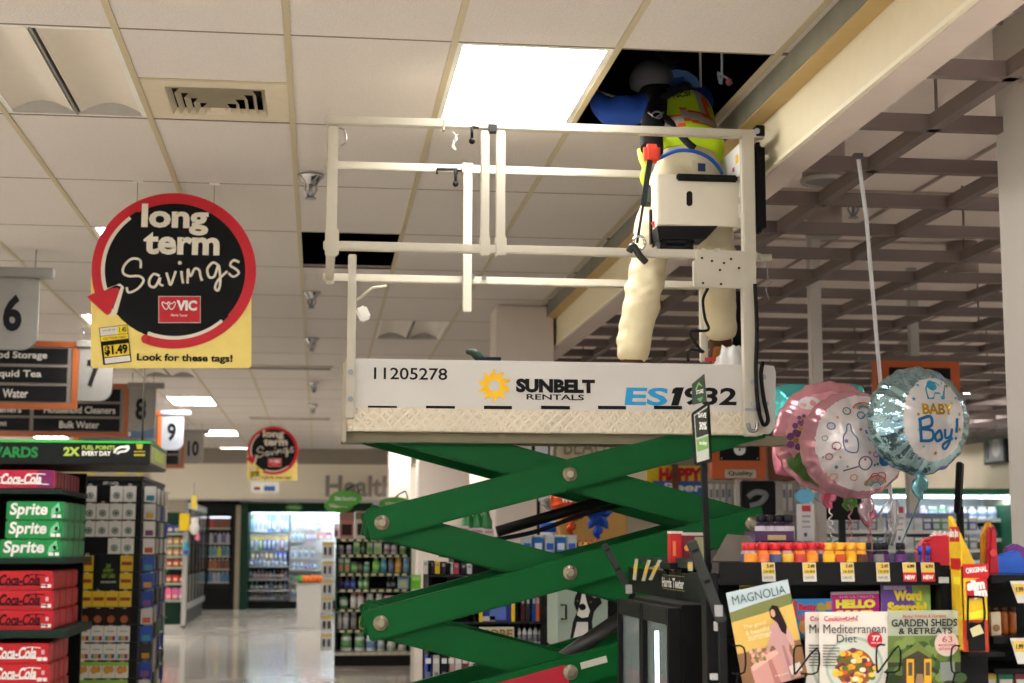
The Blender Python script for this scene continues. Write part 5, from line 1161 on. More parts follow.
# foil balloons and cardboard bin behind the scissor crossing
t = thing('cardboard_display', 'plain tan cardboard display behind the black strut', 'cardboard display', P(598,560,11.6)); obj('box', MB().pbox(560, 506, 627, 556, 11.6, .5), M((206,160,90), .8), t, .01); obj('flap', MB().pbox(560, 503, 627, 507, 11.58, .02), M((190,146,80), .8), t); obj('leg', MB().box((P(562,540,11.6).x,11.62,0), (P(625,540,11.6).x,12.08,P(590,556,11.6).z)), M((170,130,74), .8), t)
bz = P(598,560,11.6).z
# hanging sign with a happy greeting
hs = thing('greeting_banner', 'yellow and blue banner reading Happy in red letters behind the sign stand', 'banner', P(675,518,12.5))
obj('panel', MB().pbox(647, 466, 703, 492, 12.5, .03), M((236,206,40), .5), hs); obj('lower_panel', MB().pbox(653, 481, 706, 520, 12.49, .03), M((40,100,170), .5), hs)
ptext('HAPPY', 659, 467.5, 702, 481, 12.485, RED, hs, bold=.07); ptext('Beer', 664, 483, 703, 491.5, 12.48, PAPER, hs, bold=.03, shear=.2); obj('post', MB().pbox(673, 464, 679, 560, 12.46, .03), M((110,66,44), .6), hs)
mb = MB(); mb.box((P(668,560,12.5).x,12.3,0), (P(684,560,12.5).x,12.7,P(676,560,12.46).z)); obj('base', mb, BROWN, hs)
# chest freezer with a dog picture
YD = 8.3
dg = thing('pet_food_bin', 'grey green bin printed with a black and white dog face', 'bin', (P(582,660,YD).x, YD+.2, 0))
obj('panel', MB().pbox(558, 586, 608, 648, YD, .4), M((150,164,150), .5), dg, .006); obj('base', MB().box((P(560,640,YD).x, YD+.02, 0), (P(606,640,YD).x, YD+.38, P(580,648,YD).z)), BLACK, dg)
e_ = .003
obj('dog_face', MB().ppoly([(575,597),(578,591),(583,593),(590,593),(594,598),(600,597),(602,603),(597,608),(594,612),(592,622),(594,636),(570,640),(573,622),(577,612),(574,604)], YD-e_, e_), M((26,26,28), .5), dg)
obj('dog_blaze', MB().ppoly([(582,594),(585,594),(587,603),(590,611),(588,617),(582,618),(577,615),(580,604)], YD-2*e_, e_), M((216,214,206), .5), dg); obj('dog_nose', MB().ppoly(disc(582.5,607,3.4,16), YD-3*e_, e_), INK, dg); obj('dog_chest', MB().ppoly([(577,622),(588,622),(588,640),(573,640)], YD-2*e_, e_), M((206,204,198), .5), dg)
obj('dog_eye', MB().ppoly(disc(578,601,1.2,10), YD-3*e_, e_), M((90,60,40), .3), dg); obj('dog_eye', MB().ppoly(disc(591,602,1.2,10), YD-3*e_, e_), M((90,60,40), .3), dg)
mb = MB(); mb.tube([P(561,605,YD-.01), P(566,605,YD-.03), P(566,619,YD-.03), P(561,619,YD-.01)], .006, 6); obj('handle', mb, BLACK, dg)
# tall dark display frame beside the column
df = thing('poster_stand', 'black framed poster on a pole in front of the column, under the platform', 'poster stand', (P(540,470,11.4).x, 11.4, 0))
obj('frame', MB().pbox(532, 443, 550, 459, 11.4, .03), BLACK, df, .004); obj('poster', MB().pbox(535, 445, 548, 457, 11.395, .006), M((200,204,206), .5), df); obj('pole', MB().pbox(537, 459, 540, 548, 11.41, .02), BLACK, df)
q = P(538.5,548,11.41); obj('foot', MB().box((q.x-.15,11.3,0), (q.x+.15,11.6,.02)), BLACK, df); obj('pole', MB().cyl((q.x,11.42,0), (q.x,11.42,q.z), .012, n=8), BLACK, df)
t = thing('menu_board', 'black menu board hanging under the platform left of the column', 'board', P(462,465,20)); obj('frame', MB().pbox(452, 441, 471, 466, 20, .03), BLACK, t); obj('sheet', MB().pbox(455, 444, 468, 462, 19.99, .012), M((150,154,160), .5), t); q = P(461,441,20.01); obj('wire', MB().cyl(q, (q.x,q.y,H), .006, n=6), STEEL, t)
# ------------------------------------------------------------------ checkout side, far to near
def lane_sign(x0, y0, x1, y1, Y, label, num=None, plaque=None):
    q = P((x0+x1)/2, y1, Y); t = thing('lane_sign', label, 'lane sign', q, 'orange lane signs')
    obj('panel', MB().pbox(x0, y0, x1, y1, Y, .12), M((196,92,40), .5), t, .008)
    bx0, bx1, by0, by1 = x0+(x1-x0)*.14, x1-(x1-x0)*.12, y0+(y1-y0)*.10, y0+(y1-y0)*.62
    obj('black_face', MB().pbox(bx0, by0, bx1, by1, Y-.006, .008), INK, t)
    if num: ptext(num, (bx0+bx1)/2-6, by0+2, (bx0+bx1)/2+6, by1-5, Y-.009, PAPER, t, bold=.06)
    if plaque: 
        obj('plaque', MB().pbox(x0+(x1-x0)*.24, y1-9.5, x1-(x1-x0)*.18, y1-1, Y-.012, .014), M((190,182,164), .5), t, .006); ptext(plaque, x0+(x1-x0)*.3, y1-7.8, x1-(x1-x0)*.24, y1-2.6, Y-.014, INK, t)
    for bx in (bx0+2, bx1-2): obj('screw', MB().cyl(P(bx,by1-2,Y-.006), P(bx,by1-2,Y-.010), .006, n=8), STEEL, t)
    return t
t = lane_sign(712, 430, 766, 479, 11.0, 'orange lane sign with black number panel and a small cream plaque', '8', 'Quality')
obj('post', MB().box((P(737,500,11).x, 11.02, 0), (P(744,500,11).x, 11.08, P(740,479,11).z)), LGRY, t)
t = lane_sign(878, 360, 961, 436, 10.5, 'orange lane sign half hidden behind the blue baby balloon'); 
q = P(914, 360, 10.56); obj('post', MB().box((q.x-.03, 10.53, q.z-.05), (q.x+.03, 10.59, H+.12)), LGRY, t)
obj('crossbar', MB().pbox(862, 356, 968, 361, 10.5, .1), M((110,100,96), .5), t)
t = thing('lane_cabinet', 'brown cabinet box right of the orange number sign', 'cabinet', P(785,480,12.0)); obj('box', MB().pbox(768, 446, 802, 480, 12, .5), M((112,66,44), .5), t, .01); obj('trim', MB().pbox(768, 438, 802, 446, 11.97, .5), M((190,180,160), .5), t); obj('post', MB().box((P(780,480,12).x,12.2,0), (P(790,480,12).x,12.3,P(785,480,12).z)), LGRY, t)
def lane_post(x0, x1, y1, Y, label):
    a, b_ = P(x0,480,Y).x, P(x1,480,Y).x; t = thing('lane_pole', label, 'pole', ((a+b_)/2, Y+.04, 0)); obj('pole', MB().box((a, Y, 0), (b_, Y+.08, H+.12)), M((190,182,176), .5), t, .008)
    obj('collar', MB().box((a-.02, Y-.02, H+.10), (b_+.02, Y+.10, H+.12)), LGRY, t); return t
lane_post(815, 826, 300, 9.0, 'pale grey square pole behind the pink balloons')
lane_post(908, 919, 290, 14.5, 'slim grey pole above the orange sign by the baby balloon')
# greeting card wall behind the lanes
cw = thing('card_shelf', 'white shelf of upright cards behind the lane posts', 'shelf', (P(765,520,14).x, 14.2, 0))
xa, xb = P(705,500,14).x, P(812,500,14).x
obj('back', MB().box((xa,14.35,0), (xb,14.4,P(760,480,14).z)), M((170,164,158), .6), cw)
for y in (512, 545): z = P(760,y,14).z; obj('shelf', MB().box((xa,14,z-.02), (xb,14.35,z)), LGRY, cw)
obj('base', MB().box((xa,14,0), (xb,14.35,.1)), DKG, cw)
rng = random.Random(11)
for i in range(17):
    x = 709+6.1*i
    if 741 < x < 776: continue
    slab('greeting_card', f'upright card on the white shelf behind the lanes, {NTH[i] if 0 < i < 8 else "number "+str(i+1)} from the left end', 'card', x, 484, x+4.2, 511, 14.12, rng.choice([(206,204,200),(190,190,192),(160,160,164),(220,216,210)]), ((.2,.2,.8,.5,(120,126,140)),), grp='upright cards behind the lanes', dep=.02)
t = thing('monitor', 'black screen with a grey swirl beside the orange number sign', 'monitor', P(758,515,10.2)); obj('housing', MB().pbox(742, 481, 776, 516, 10.2, .06), BLACK, t, .008); mb = MB(); stroke(mb, [(748,497),(756,492),(766,495),(760,503),(750,506)], 10.195, .02, 5); obj('swirl', mb, M((120,120,124), .4), t)
obj('stand', MB().box((P(757,516,10.2).x,10.22,1.0), (P(762,516,10.2).x,10.26,P(758,516,10.2).z)), DKG, t)
t = thing('monitor', 'slim black register monitor seen edge-on right of the baby balloon', 'monitor', P(958,514,8.2)); a = P(958,514,8.2)
mb = MB(); c0 = P(959,488,8.2); mm2 = Matrix.Translation(c0) @ Matrix.Rotation(math.radians(62), 4, 'Z') @ Matrix.Rotation(.08, 4, 'X'); s_ = MB(mm2); s_.cb((0,0,0), (.16,.03,.28)); obj('housing', s_, BLACK, t, .006)
z9 = P(950,545,8.2).z; obj('stand', MB().cyl((c0.x,c0.y,1.0), (c0.x,c0.y,c0.z-.1), .02, n=12), DKG, t); 
t = thing('monitor', 'dark register screen behind the pink balloon tails', 'monitor', P(838,525,9.6)); obj('housing', MB().pbox(826, 483, 862, 520, 9.6, .05), BLACK, t, .006); obj('stand', MB().box((P(840,520,9.6).x,9.61,1.0), (P(846,520,9.6).x,9.64,P(840,520,9.6).z)), DKG, t)
# lane counters
for i, (x0, Y, lab) in enumerate(((P(735,560,9.0).x, 9.3, 'dark checkout counter behind the rack with the black screens'), (P(868,560,7.9).x, 7.9, 'checkout counter under the balloons on the right'))):
    t = thing('checkout_counter', lab, 'counter', (x0+.8, Y+.4, 0)); wd = 1.45 if i == 0 else 2.2
    obj('cabinet', MB().box((x0+.03,Y+.03,0), (x0+wd-.03,Y+.87,.94)), M((70,66,64), .5), t, .01); obj('top', MB().box((x0,Y,.94), (x0+wd,Y+.9,1.0)), M((54,54,58), .35), t, .01); obj('belt', MB().box((x0+.1,Y+.15,1.0), (x0+wd-.5,Y+.7,1.006)), BLACK, t)
for (x0, y0, x1, y1, Y, lab) in ((797,504,814,541,8.9,'white notice with red heading left of the pale pole'),(893,505,906,545,8.4,'white notice with red heading under the baby balloon')):
    t = slab('notice', lab, 'notice', x0, y0, x1, y1, Y, (226,222,222), ((.3,.04,.8,.2,(200,40,60)),(.3,.3,.8,.36,(170,170,176)),(.3,.45,.75,.5,(170,170,176)),(.3,.6,.8,.64,(170,170,176)),(.42,.78,.6,.88,(90,90,140))), dep=.008)
    q = P((x0+x1)/2,y1,Y+.01); obj('holder', MB().cyl((q.x,Y+.012,1.0), (q.x,Y+.012,q.z+.01), .008, n=8), STEEL, t)
t = thing('fish_sign', 'pale blue fish-shaped sign on the pale pole', 'sign', P(806,505,8.95)); obj('body', MB().ppoly(disc(805,496,9.5,24,7), 8.95, .02), M((110,190,226), .4), t); obj('tail', MB().ppoly([(813,496),(821,490),(819,497),(821,503)], 8.96, .02), M((150,154,160), .4), t); obj('arm', MB().pbox(812, 495, 816, 497, 8.975, .03), STEEL, t)
# bright produce case far right
YP_ = 21.0
pc = thing('display_case', 'brightly lit white refrigerated case beyond the lanes on the right', 'display case', (P(900,560,YP_).x, YP_+.5, 0))
xa, xb = P(780,520,YP_).x, P(1015,520,YP_).x
obj('back', MB().box((xa,YP_+.9,0), (xb,YP_+1,P(900,490,YP_).z)), M((226,230,234), .5), pc); obj('canopy', MB().box((xa,YP_,P(900,494,YP_).z), (xb,YP_+.9,P(900,488,YP_).z)), M((30,96,66), .5), pc)
obj('light_strip', MB().box((xa+.05,YP_+.02,P(900,496,YP_).z-.02), (xb-.05,YP_+.2,P(900,496,YP_).z+.01)), M((235,245,255), emit=8, var=0), pc)
for y in (518, 538, 560): z = P(900,y,YP_).z; obj('shelf', MB().box((xa,YP_+.1,z-.05), (xb,YP_+.9,z)), M((226,230,236), .4), pc)
obj('base', MB().box((xa,YP_,0), (xb,YP_+.9,.5)), M((200,204,206), .5), pc)
rng = random.Random(21)
for j, y in enumerate((518, 538)):
    z = P(900,y,YP_).z
    for i in range(22):
        x = xa+.1+i*(xb-xa-.2)/22; kd = rng.choice(['bottle','tub','box']); c = rng.choice([(226,228,232),(190,200,226),(150,130,190),(60,130,70),(206,214,226),(60,90,180),(226,226,220),(170,190,230)])
        product(kd, {'bottle':'bottle','tub':'tub','box':'carton'}[kd], f'{kd} in the bright far case, {("upper","lower")[j]} shelf, {i+1} along from the left', 'grocery item', x, YP_+.2, z, .13, .1, .16+.03*rng.random()//.01*.01, [c, (220,222,226), (120,150,200)], f'goods on the {("upper","lower")[j]} shelf of the bright case')
# low shelves of goods below the balloons, beyond the lanes
lw = thing('low_shelf', 'low white shelf of green and blue packs behind the balloon ribbons', 'shelf', (P(850,560,12.5).x, 12.6, 0))
xa, xb = P(822,540,12.5).x, P(990,540,12.5).x
obj('back', MB().box((xa,12.9,0), (xb,12.95,P(900,512,12.5).z)), M((150,160,190), .6), lw)
for y in (530, 549): z = P(900,y,12.5).z; obj('shelf', MB().box((xa,12.5,z-.03), (xb,12.9,z)), WHITE, lw)
obj('base', MB().box((xa,12.5,0), (xb,12.9,.15)), DKG, lw)
for j, y in enumerate((530, 549)):
    z = P(900,y,12.5).z
    for i in range(17):
        x = xa+.06+i*(xb-xa-.1)/17; c = rng.choice([(60,150,80),(40,70,160),(220,222,224),(110,100,110),(190,200,210),(40,120,80)])
        product('box', 'carton', f'carton on the low white shelf, {("upper","lower")[j]} row, {i+1} along from the left', 'carton', x, 12.6, z, .072, .08, .10, [c, (226,226,226), (190,200,210)], 'cartons on the low white shelf')
# framed picture on the right wall
XW = 9.55
a, b_, c_, d_ = PX(985,433,XW), PX(1006,429,XW), PX(1006,463,XW), PX(985,466,XW)
t = thing('wall_picture', 'dark framed picture with a pale oval on the right wall', 'picture', (XW, (a.y+b_.y)/2, d_.z)); obj('frame', MB().box((XW-.03,b_.y,c_.z), (XW+.05,a.y,a.z)), M((40,42,46), .4), t); ym, zm = (a.y+b_.y)/2, (a.z+c_.z)/2; L = abs(a.y-b_.y); Hh = a.z-c_.z
obj('print', MB().box((XW-.035,b_.y+L*.08,c_.z+Hh*.08), (XW-.03,a.y-L*.08,a.z-Hh*.08)), M((150,154,158), .4), t); obj('oval', MB().prism([V((XW-.036, ym-L*.12+L*.2*math.cos(k*.26), zm+Hh*.3*math.sin(k*.26))) for k in range(24)], (-.004,0,0)), M((214,214,216), .4), t); obj('dark_shape', MB().prism([V((XW-.036, ym+L*.3+L*.1*math.cos(k*.26), zm-Hh*.05+Hh*.3*math.sin(k*.26))) for k in range(24)], (-.003,0,0)), M((70,74,80), .4), t)
# white cable from the slats
t = thing('hanging_cable', 'long white cable hanging slanted from the slat ceiling behind the balloons', 'cable', P(857,127,5.9)); p0 = P(857,127,5.9); p0.z = zs+.02
obj('cable', MB().tube([p0, P(866,215,6.1), P(875,320,6.35), P(882,400,6.5), P(889,480,6.75), P(897,548,7.0), P(900,575,7.1)], .0085, 10), M((222,222,226), .4), t); obj('clip', MB().cb((p0.x,p0.y,p0.z-.01), (.035,.03,.02)), M((90,84,84), .5), t)
q = P(900,575,7.1); obj('plug', MB().cyl((q.x,q.y,q.z), (q.x,q.y,q.z-.05), .014, n=10), M((222,222,226), .4), t)
# ------------------------------------------------------------------ foil balloons
def balloon(name, label, px, py, Y, rpx, yaw, mats, pr, T=.5, print_fn=None, star=False, pitch=0, XO=0):
    c = P(px, py, Y); S = math.dist(P(px-50,py,Y), P(px+50,py,Y))/100; R = rpx*S
    n_ = V((math.sin(yaw)*math.cos(pitch), -math.cos(yaw)*math.cos(pitch), math.sin(pitch))); rt = V((math.cos(yaw), math.sin(yaw), 0)); up = rt.cross(n_)*-1
    if up.z < 0: up = -up
    t = thing(name, label, 'balloon', (c.x, c.y, c.z-R), 'foil balloons')
    NU, NR = 120, 40; mb = MB(); vs = []; fs = []
    def rad(th):
        if star:
            n5 = 4 if rpx > 40 else 5; a = (th-(math.pi/4 if n5 == 4 else math.pi/2)) % (2*math.pi/n5); a = abs(a-math.pi/n5)/(math.pi/n5)   # 1 at a tip, 0 in a valley
            return R*((.70 if n5 == 4 else .55)+(.30 if n5 == 4 else .45)*a**1.4)
        return R*(1+.012*math.sin(17*th)+.008*math.sin(29*th+1))
    def hgt(r, th):
        k = max(0, 1-r**2.3)**.62; w = .05*math.sin(19*th+3*math.sin(3*th))*r**5*(1-r)*6+.018*math.sin(7*th+9*r)*r
        return R*T*(k+w*min(1, k*4)) if not star else R*T*k*(.75+.25*rad(th)/R)
    for side in (1, -1):
        k0 = len(vs); vs.append(c+n_*hgt(0,0)*side)
        for i in range(1, NR+1):
            r = math.sin(i/NR*math.pi/2)
            for j in range(NU):
                th = 2*math.pi*j/NU; vs.append(c+(rt*math.cos(th)+up*math.sin(th))*rad(th)*r+n_*hgt(r,th)*side)
        for j in range(NU):
            fs.append(((k0, k0+1+j, k0+1+(j+1) % NU), 0, side))
            for i in range(NR-1):
                a0 = k0+1+i*NU; fs.append(((a0+j, a0+NU+j, a0+NU+(j+1) % NU, a0+(j+1) % NU), math.sin((i+1.5)/NR*math.pi/2), side))
    s_ = mb; base = len(mb.v); mb.v += vs
    for f, r, side in fs:
        mb.f.append(list(f)); mb.s.append(True); m_ = 0
        ctr = sum((vs[k] for k in f), V((0,0,0)))/len(f)-c
        if side == 1 and print_fn: m_ = print_fn(ctr.dot(rt)/R, ctr.dot(up)/R, r)
        elif side == 1 and r < pr: m_ = 1
        elif star: m_ = 1 if (ctr.dot(up)/R+.25*ctr.dot(rt)/R) < -.05 else 0
        mb.i.append(m_)
    obj('foil', mb, mats, t)
    def conf(p):                                           # lays a flat mark onto the bulging face
        d = p-c; a, b2 = d.dot(rt), d.dot(up); th = math.atan2(b2, a); r = min(.99, math.hypot(a, b2)/rad(th)); return c+rt*a+up*b2+n_*(hgt(r, th)+.003)
    def at(u, v): return c+rt*u*R+up*v*R
    def mark(nm, pts, m): 
        P3 = [conf(at(u+XO, v)) for u, v in pts]; me = MB(); cc = sum(P3, V((0,0,0)))/len(P3); me.add([cc]+P3, [(0, 1+i, 1+(i+1) % len(P3)) for i in range(len(P3))]); return obj(nm, me, m, t)
    def line(nm, pts, m, w=.012, closed=False): return obj(nm, MB().tube([conf(p) for p in smooth_path([at(u+XO, v) for u, v in pts], 5, closed)], w*R*1.05, 6, closed=closed, flat=n_), m, t)
    def word(s, u, v, w, h, m, **k): return text(s, at(u+XO, v), w*R, h*R, m, t, right=rt, up=up, fn=conf, **k)
    return t, c, R, rt, up, n_, mark, line, word
def foil(c, rough=.22): return M(c, rough, .55, var=.05, bump=.5, bscale=22)
PRT = lambda c: M(c, .28, .25, bump=.35, bscale=20)
star5 = lambda u, v, r: [(u+r*(1 if i % 2 == 0 else .45)*math.sin(i*math.pi/5), v+r*(1 if i % 2 == 0 else .45)*math.cos(i*math.pi/5)) for i in range(10)]
dot_ = lambda u, v, r, n=12, ry=None: [(u+r*math.cos(2*math.pi*i/n), v+(ry or r)*math.sin(2*math.pi*i/n)) for i in range(n)]
def tail(t, p, rib, mt, n_curl=0, end=None, mr=None):
    q = V(p); obj('tail', MB().tube(smooth_path([q+V((0,0,.03)), q+V((.005,0,-.02)), q+V((-.008,0,-.06)), q+V((.006,0,-.095))]), [.02]*6+[.03,.032,.034,.034,.033,.032]+[.028,.024,.02,.017,.014,.012,.01], 8, flat=(0,1,0)), mt, t)
    if rib:
        pts = []; L = 30
        for i in range(L+1):
            s_ = i/L; p_ = mix(q+V((0,0,-.09)), V(end), s_); a = 0 if not n_curl else .011*math.sin(min(1, s_*5)*1.57); pts.append(p_+V((a*math.cos(i*1.9), a*math.sin(i*1.9), 0)))
        obj('ribbon', MB().tube(smooth_path(pts, 4), .0035, 6), mr or mt, t)
TEAL = M((50,160,200), .35, .2); BLU2 = M((20,110,170), .35, .2); GOLD = M((214,170,60), .25, .6); SAGE = M((130,180,140), .4)
KNOT = P(886, 582, 6.3)
# the blue baby balloon
def pf(u, v, r): return 1 if math.hypot((u-.10)/.62, v/.76) < 1 and r < .96 else 0
t, c, R, rt, up, n_, mark, line, word = balloon('foil_balloon', 'silver blue round foil balloon reading Baby Boy, nearest of the balloons', 918, 421, 6.0, 52, math.radians(5), [M((170,206,216), .14, .85, var=.05, bump=.7, bscale=26), PRT((226,220,218)), foil((150,140,210))], .66, .55, lambda u, v, r: 2 if r > .93 and u > .3 else pf(u, v, r), XO=.10)
word('BABY', .03, .18, .62, .20, GOLD, bold=.04)
line('script_lettering', [(-.34,.0),(-.30,-.42)], BLU2, .03); line('script_lettering', [(-.36,-.02),(-.14,.04),(-.12,-.12),(-.30,-.18),(-.10,-.22),(-.10,-.38),(-.32,-.40)], BLU2, .028); line('script_lettering', [(.05,-.2),(-.04,-.3),(.0,-.40),(.10,-.34),(.05,-.2)], BLU2, .026)
line('script_lettering', [(.16,-.18),(.18,-.34),(.28,-.30),(.31,-.17),(.28,-.40),(.20,-.54),(.14,-.46),(.34,-.34)], BLU2, .024); line('script_lettering', [(.44,.02),(.42,-.24)], BLU2, .028); mark('script_lettering', dot_(.415,-.34,.03), BLU2)
mark('elephant', [(-.16,.36),(-.17,.56),(-.10,.68),(.06,.70),(.14,.62),(.2,.66),(.24,.82),(.19,.84),(.28,.86),(.27,.62),(.22,.50),(.19,.36),(.12,.36),(.11,.46),(-.02,.46),(-.04,.36)], TEAL); mark('elephant', dot_(-.03,.62,.10,14), TEAL)
for (u, v, r, m_) in ((-.42,.36,.045,TEAL),(-.36,.08,.04,GOLD),(-.34,-.2,.05,SAGE),(.3,.62,.05,GOLD),(.46,.4,.04,TEAL),(.5,.1,.05,SAGE),(.5,-.18,.05,GOLD),(.0,-.62,.05,GOLD),(-.24,-.5,.035,SAGE),(-.3,.62,.04,TEAL),(.34,.3,.03,SAGE)): mark('star_mark', star5(u, v, r), m_)
tail(t, c-V((0,-.0,R*1.0)), True, foil((120,180,186)), 0, KNOT+V((.0,0,0)))
# white balloon with nursery prints
t, c, R, rt, up, n_, mark, line, word = balloon('foil_balloon', 'white round foil balloon with pastel nursery prints behind the baby balloon', 853, 445, 6.25, 52, math.radians(-5), [foil((236,170,184)), PRT((226,216,216))], .84, .5, lambda u, v, r: 1 if math.hypot(u-.10, v-.02) < .88 and r < .985 else 0)
cols = [M((190,90,100), .4), M((90,130,170), .4), M((214,150,110), .4), M((120,170,150), .4), M((150,110,170), .4), M((90,96,110), .4)]
line('bottle_print', [(-.30,.1),(-.26,-.12),(-.06,-.16),(-.04,.06),(-.14,.22),(-.16,.34),(-.22,.34),(-.24,.22)], cols[1], .012, True); line('rattle_print', [(.10+.12*math.cos(k),-.36+.12*math.sin(k)) for k in (0,1,2,3,4,5)], cols[5], .012, True); line('rattle_print', [(-.02,-.42),(-.30,-.50)], cols[5], .012)
for (u, v, r, k) in ((-.42,-.05,.08,0),(-.55,-.24,.06,0),(-.5,.32,.07,1),(-.2,.6,.07,5),(.05,.52,.07,1),(.3,-.62,.09,0),(.42,-.6,.09,0),(-.1,-.62,.06,2),(.15,-.72,.05,3),(-.45,-.6,.06,2),(.3,-.2,.05,4),(-.62,.1,.05,3),(.22,.1,.06,1)): line('outline_print', [(u+r*math.cos(q), v+r*math.sin(q)*.9) for q in (0,1.05,2.1,3.14,4.2,5.2)], cols[k], .01, True)
for k, (rr_, cc) in enumerate(((.20,0),(.165,2),(.13,3),(.095,1))):
    line('rainbow_print', [(.42+rr_*math.cos(a), -.74+rr_*math.sin(a)*.8+.0) for a in (0.2,.8,1.57,2.3,2.9)] if False else [(.12+rr_*math.cos(a), .62+rr_*math.sin(a)*.7) for a in (.3,.9,1.57,2.3,2.9)], cols[cc], .014)
    line('rainbow_print', [(.34+rr_*1.1*math.cos(a), -.9+.1+rr_*1.1*math.sin(a)) for a in (.5,.9,1.57,2.3,2.9)], cols[cc], .014)
rng = random.Random(4)
for k in range(22):
    a = rng.random()*6.28; r = .2+.55*rng.random(); mark('dot_print', dot_(r*math.cos(a), r*math.sin(a), .02+.015*rng.random(), 8), cols[k % 6])
line('letter_print', [(.42,.0),(.42,-.34),(.56,-.34)], BLU2, .05)
tail(t, c-V((-.05,0,R*.98)), True, foil((200,170,180)), 0, KNOT+V((.01,.02,0)))
# pink balloon with flowers
def pf3(u, v, r):
    if r > .9: return 0
    if u < -.0 and v < -.25*1 and v < -.1+u*.4: return 2
    return 1 if r < .78 else 0
t, c, R, rt, up, n_, mark, line, word = balloon('foil_balloon', 'pink round foil balloon with purple flowers and green leaves, second from left', 830, 437, 6.5, 54, math.radians(-14), [foil((240,166,180)), PRT((226,160,172)), PRT((110,150,80))], .8, .5, pf3)
PUR = M((110,60,110), .4); LEAF = M((80,140,60), .5)
for (u, v, r) in ((-.18,.38,.09),(-.55,.12,.10),(-.62,-.08,.12),(-.35,.0,.10),(-.5,.28,.07)):
    for k in range(5): mark('flower', dot_(u+r*math.cos(k*1.257), v+r*math.sin(k*1.257), r*.55, 10), PUR)
    mark('flower_centre', dot_(u, v, r*.4, 8), GOLD)
mark('white_shape', dot_(-.38,.58,.2,14,.12), M((230,222,224), .4)); 
for k in range(14): u = -.66+.05*k; v = -.45-.035*k; mark('leaf', [(u,v),(u+.10,v+.06),(u+.13,v+.18),(u+.03,v+.12)], LEAF)
for k in range(4): line('stem', [(-.2+.05*k,.1),(-.28+.07*k,-.3),(-.2+.06*k,-.62)], M((150,160,130), .5), .012)
mark('yellow_star', star5(.1,-.42,.12), M((220,190,120), .4)); mark('dot_print', dot_(.28,-.58,.05), M((220,210,214), .4)); mark('gold_patch', dot_(.62,-.62,.16,12,.09), GOLD)
tail(t, P(868,505,6.5)+V((0,0,-.0)), True, foil((200,110,130)), 1, KNOT+V((-.03,.05,0)), M((226,150,160), .4))
# star balloon
t, c, R, rt, up, n_, mark, line, word = balloon('star_balloon', 'four-pointed foil balloon, teal above and pink below, farthest left of the balloons', 819, 430, 6.9, 60, math.radians(-14), [foil((90,206,206)), foil((240,140,176))], 0, .42, None, True)
tail(t, P(829,488,6.85), True, foil((220,110,140)), 1, P(838,580,6.6), M((226,222,216), .4)); obj('red_heart', MB().ball(P(830,488,6.82), (.022,.01,.026), 12, 8), RED, t)
t = thing('green_curl', 'bunch of green curled ribbon under the pink balloon', 'ribbon', P(850,505,6.6)); mb = MB(); rng = random.Random(2)
for k in range(10): a = k*.7; p_ = P(850,502,6.6); mb.tube(smooth_path([p_, p_+V((.03*math.cos(a),.02*math.sin(a*2),.03*math.sin(a))), p_+V((.02*math.cos(a+1),.01,.04*math.sin(a+1)))]), .005, 6)
obj('curls', mb, M((110,170,80), .5), t)
q0 = P(850,500,6.6); obj('ribbon', MB().tube(smooth_path([V((q0.x+.008*math.cos(i*1.8), q0.y+.008*math.sin(i*1.8), mix(V((0,0,q0.z)), V((0,0,P(852,580,6.5).z)), i/24).z)) for i in range(25)], 4), .0035, 6), M((230,160,170), .4), t)
t = thing('balloon_weight', 'clear cellophane wrapped weight tying the balloon ribbons', 'balloon weight', KNOT-V((0,0,.1))); mb = MB(); mb.lathe(KNOT-V((0,0,.14)), [(.05,0),(.06,.05),(.02,.12),(.012,.135),(.05,.20)], 14); obj('wrap', mb, M((214,220,224), .2, .3, bump=.5), t)
for k_ in range(3): obj('streamer', MB().tube(smooth_path([P(884+4*k_,545,6.3), P(886+5*k_,530,6.25), P(880+9*k_,515,6.3), P(889+4*k_,500,6.3)]), .006, 6, flat=(0,1,0)), M((206,206,210), .2, .6), t)
ct = thing('balloon_counter', 'low dark counter under the balloons holding their weight', 'counter', (KNOT.x, KNOT.y, 0)); zz = KNOT.z-.14; obj('top', MB().box((KNOT.x-.35,KNOT.y-.3,zz-.04), (KNOT.x+.35,KNOT.y+.4,zz)), DKG, ct, .006); obj('cabinet', MB().box((KNOT.x-.3,KNOT.y-.25,0), (KNOT.x+.3,KNOT.y+.35,zz-.04)), BLACK, ct)
# orange foil balloon behind the scissors
t, c, R, rt, up, n_, mark, line, word = balloon('foil_balloon', 'orange foil balloon with white lettering behind the scissor crossing', 571, 500, 10.9, 21, math.radians(-5), [foil((206,80,40)), foil((190,190,190))], 0, .5)
word('WOO!', -.05, .05, .9, .34, PAPER, bold=.06); tail(t, c-V((0,0,R)), True, foil((200,80,40)), 0, (P(572,553,YI+.4).x, YI+.4, zI))
t, c, R, rt, up, n_, mark, line, word = balloon('foil_balloon', 'silver grey foil balloon left of the orange balloon', 553, 496, 11.1, 15, 0, [foil((170,166,164)), foil((190,190,190))], 0, .5); tail(t, c-V((0,0,R)), True, foil((170,166,164)), 0, (P(565,553,YI+.43).x, YI+.43, zI))
t, c, R, rt, up, n_, mark, line, word = balloon('star_balloon', 'small blue star foil balloon right of the orange balloon', 598, 515, 11.0, 17, 0, [foil((30,80,190)), foil((40,90,200))], 0, .42, None, True); tail(t, c-V((0,0,R*.6)), True, foil((30,80,190)), 0, (P(590,553,YI+.43).x, YI+.43, zI))
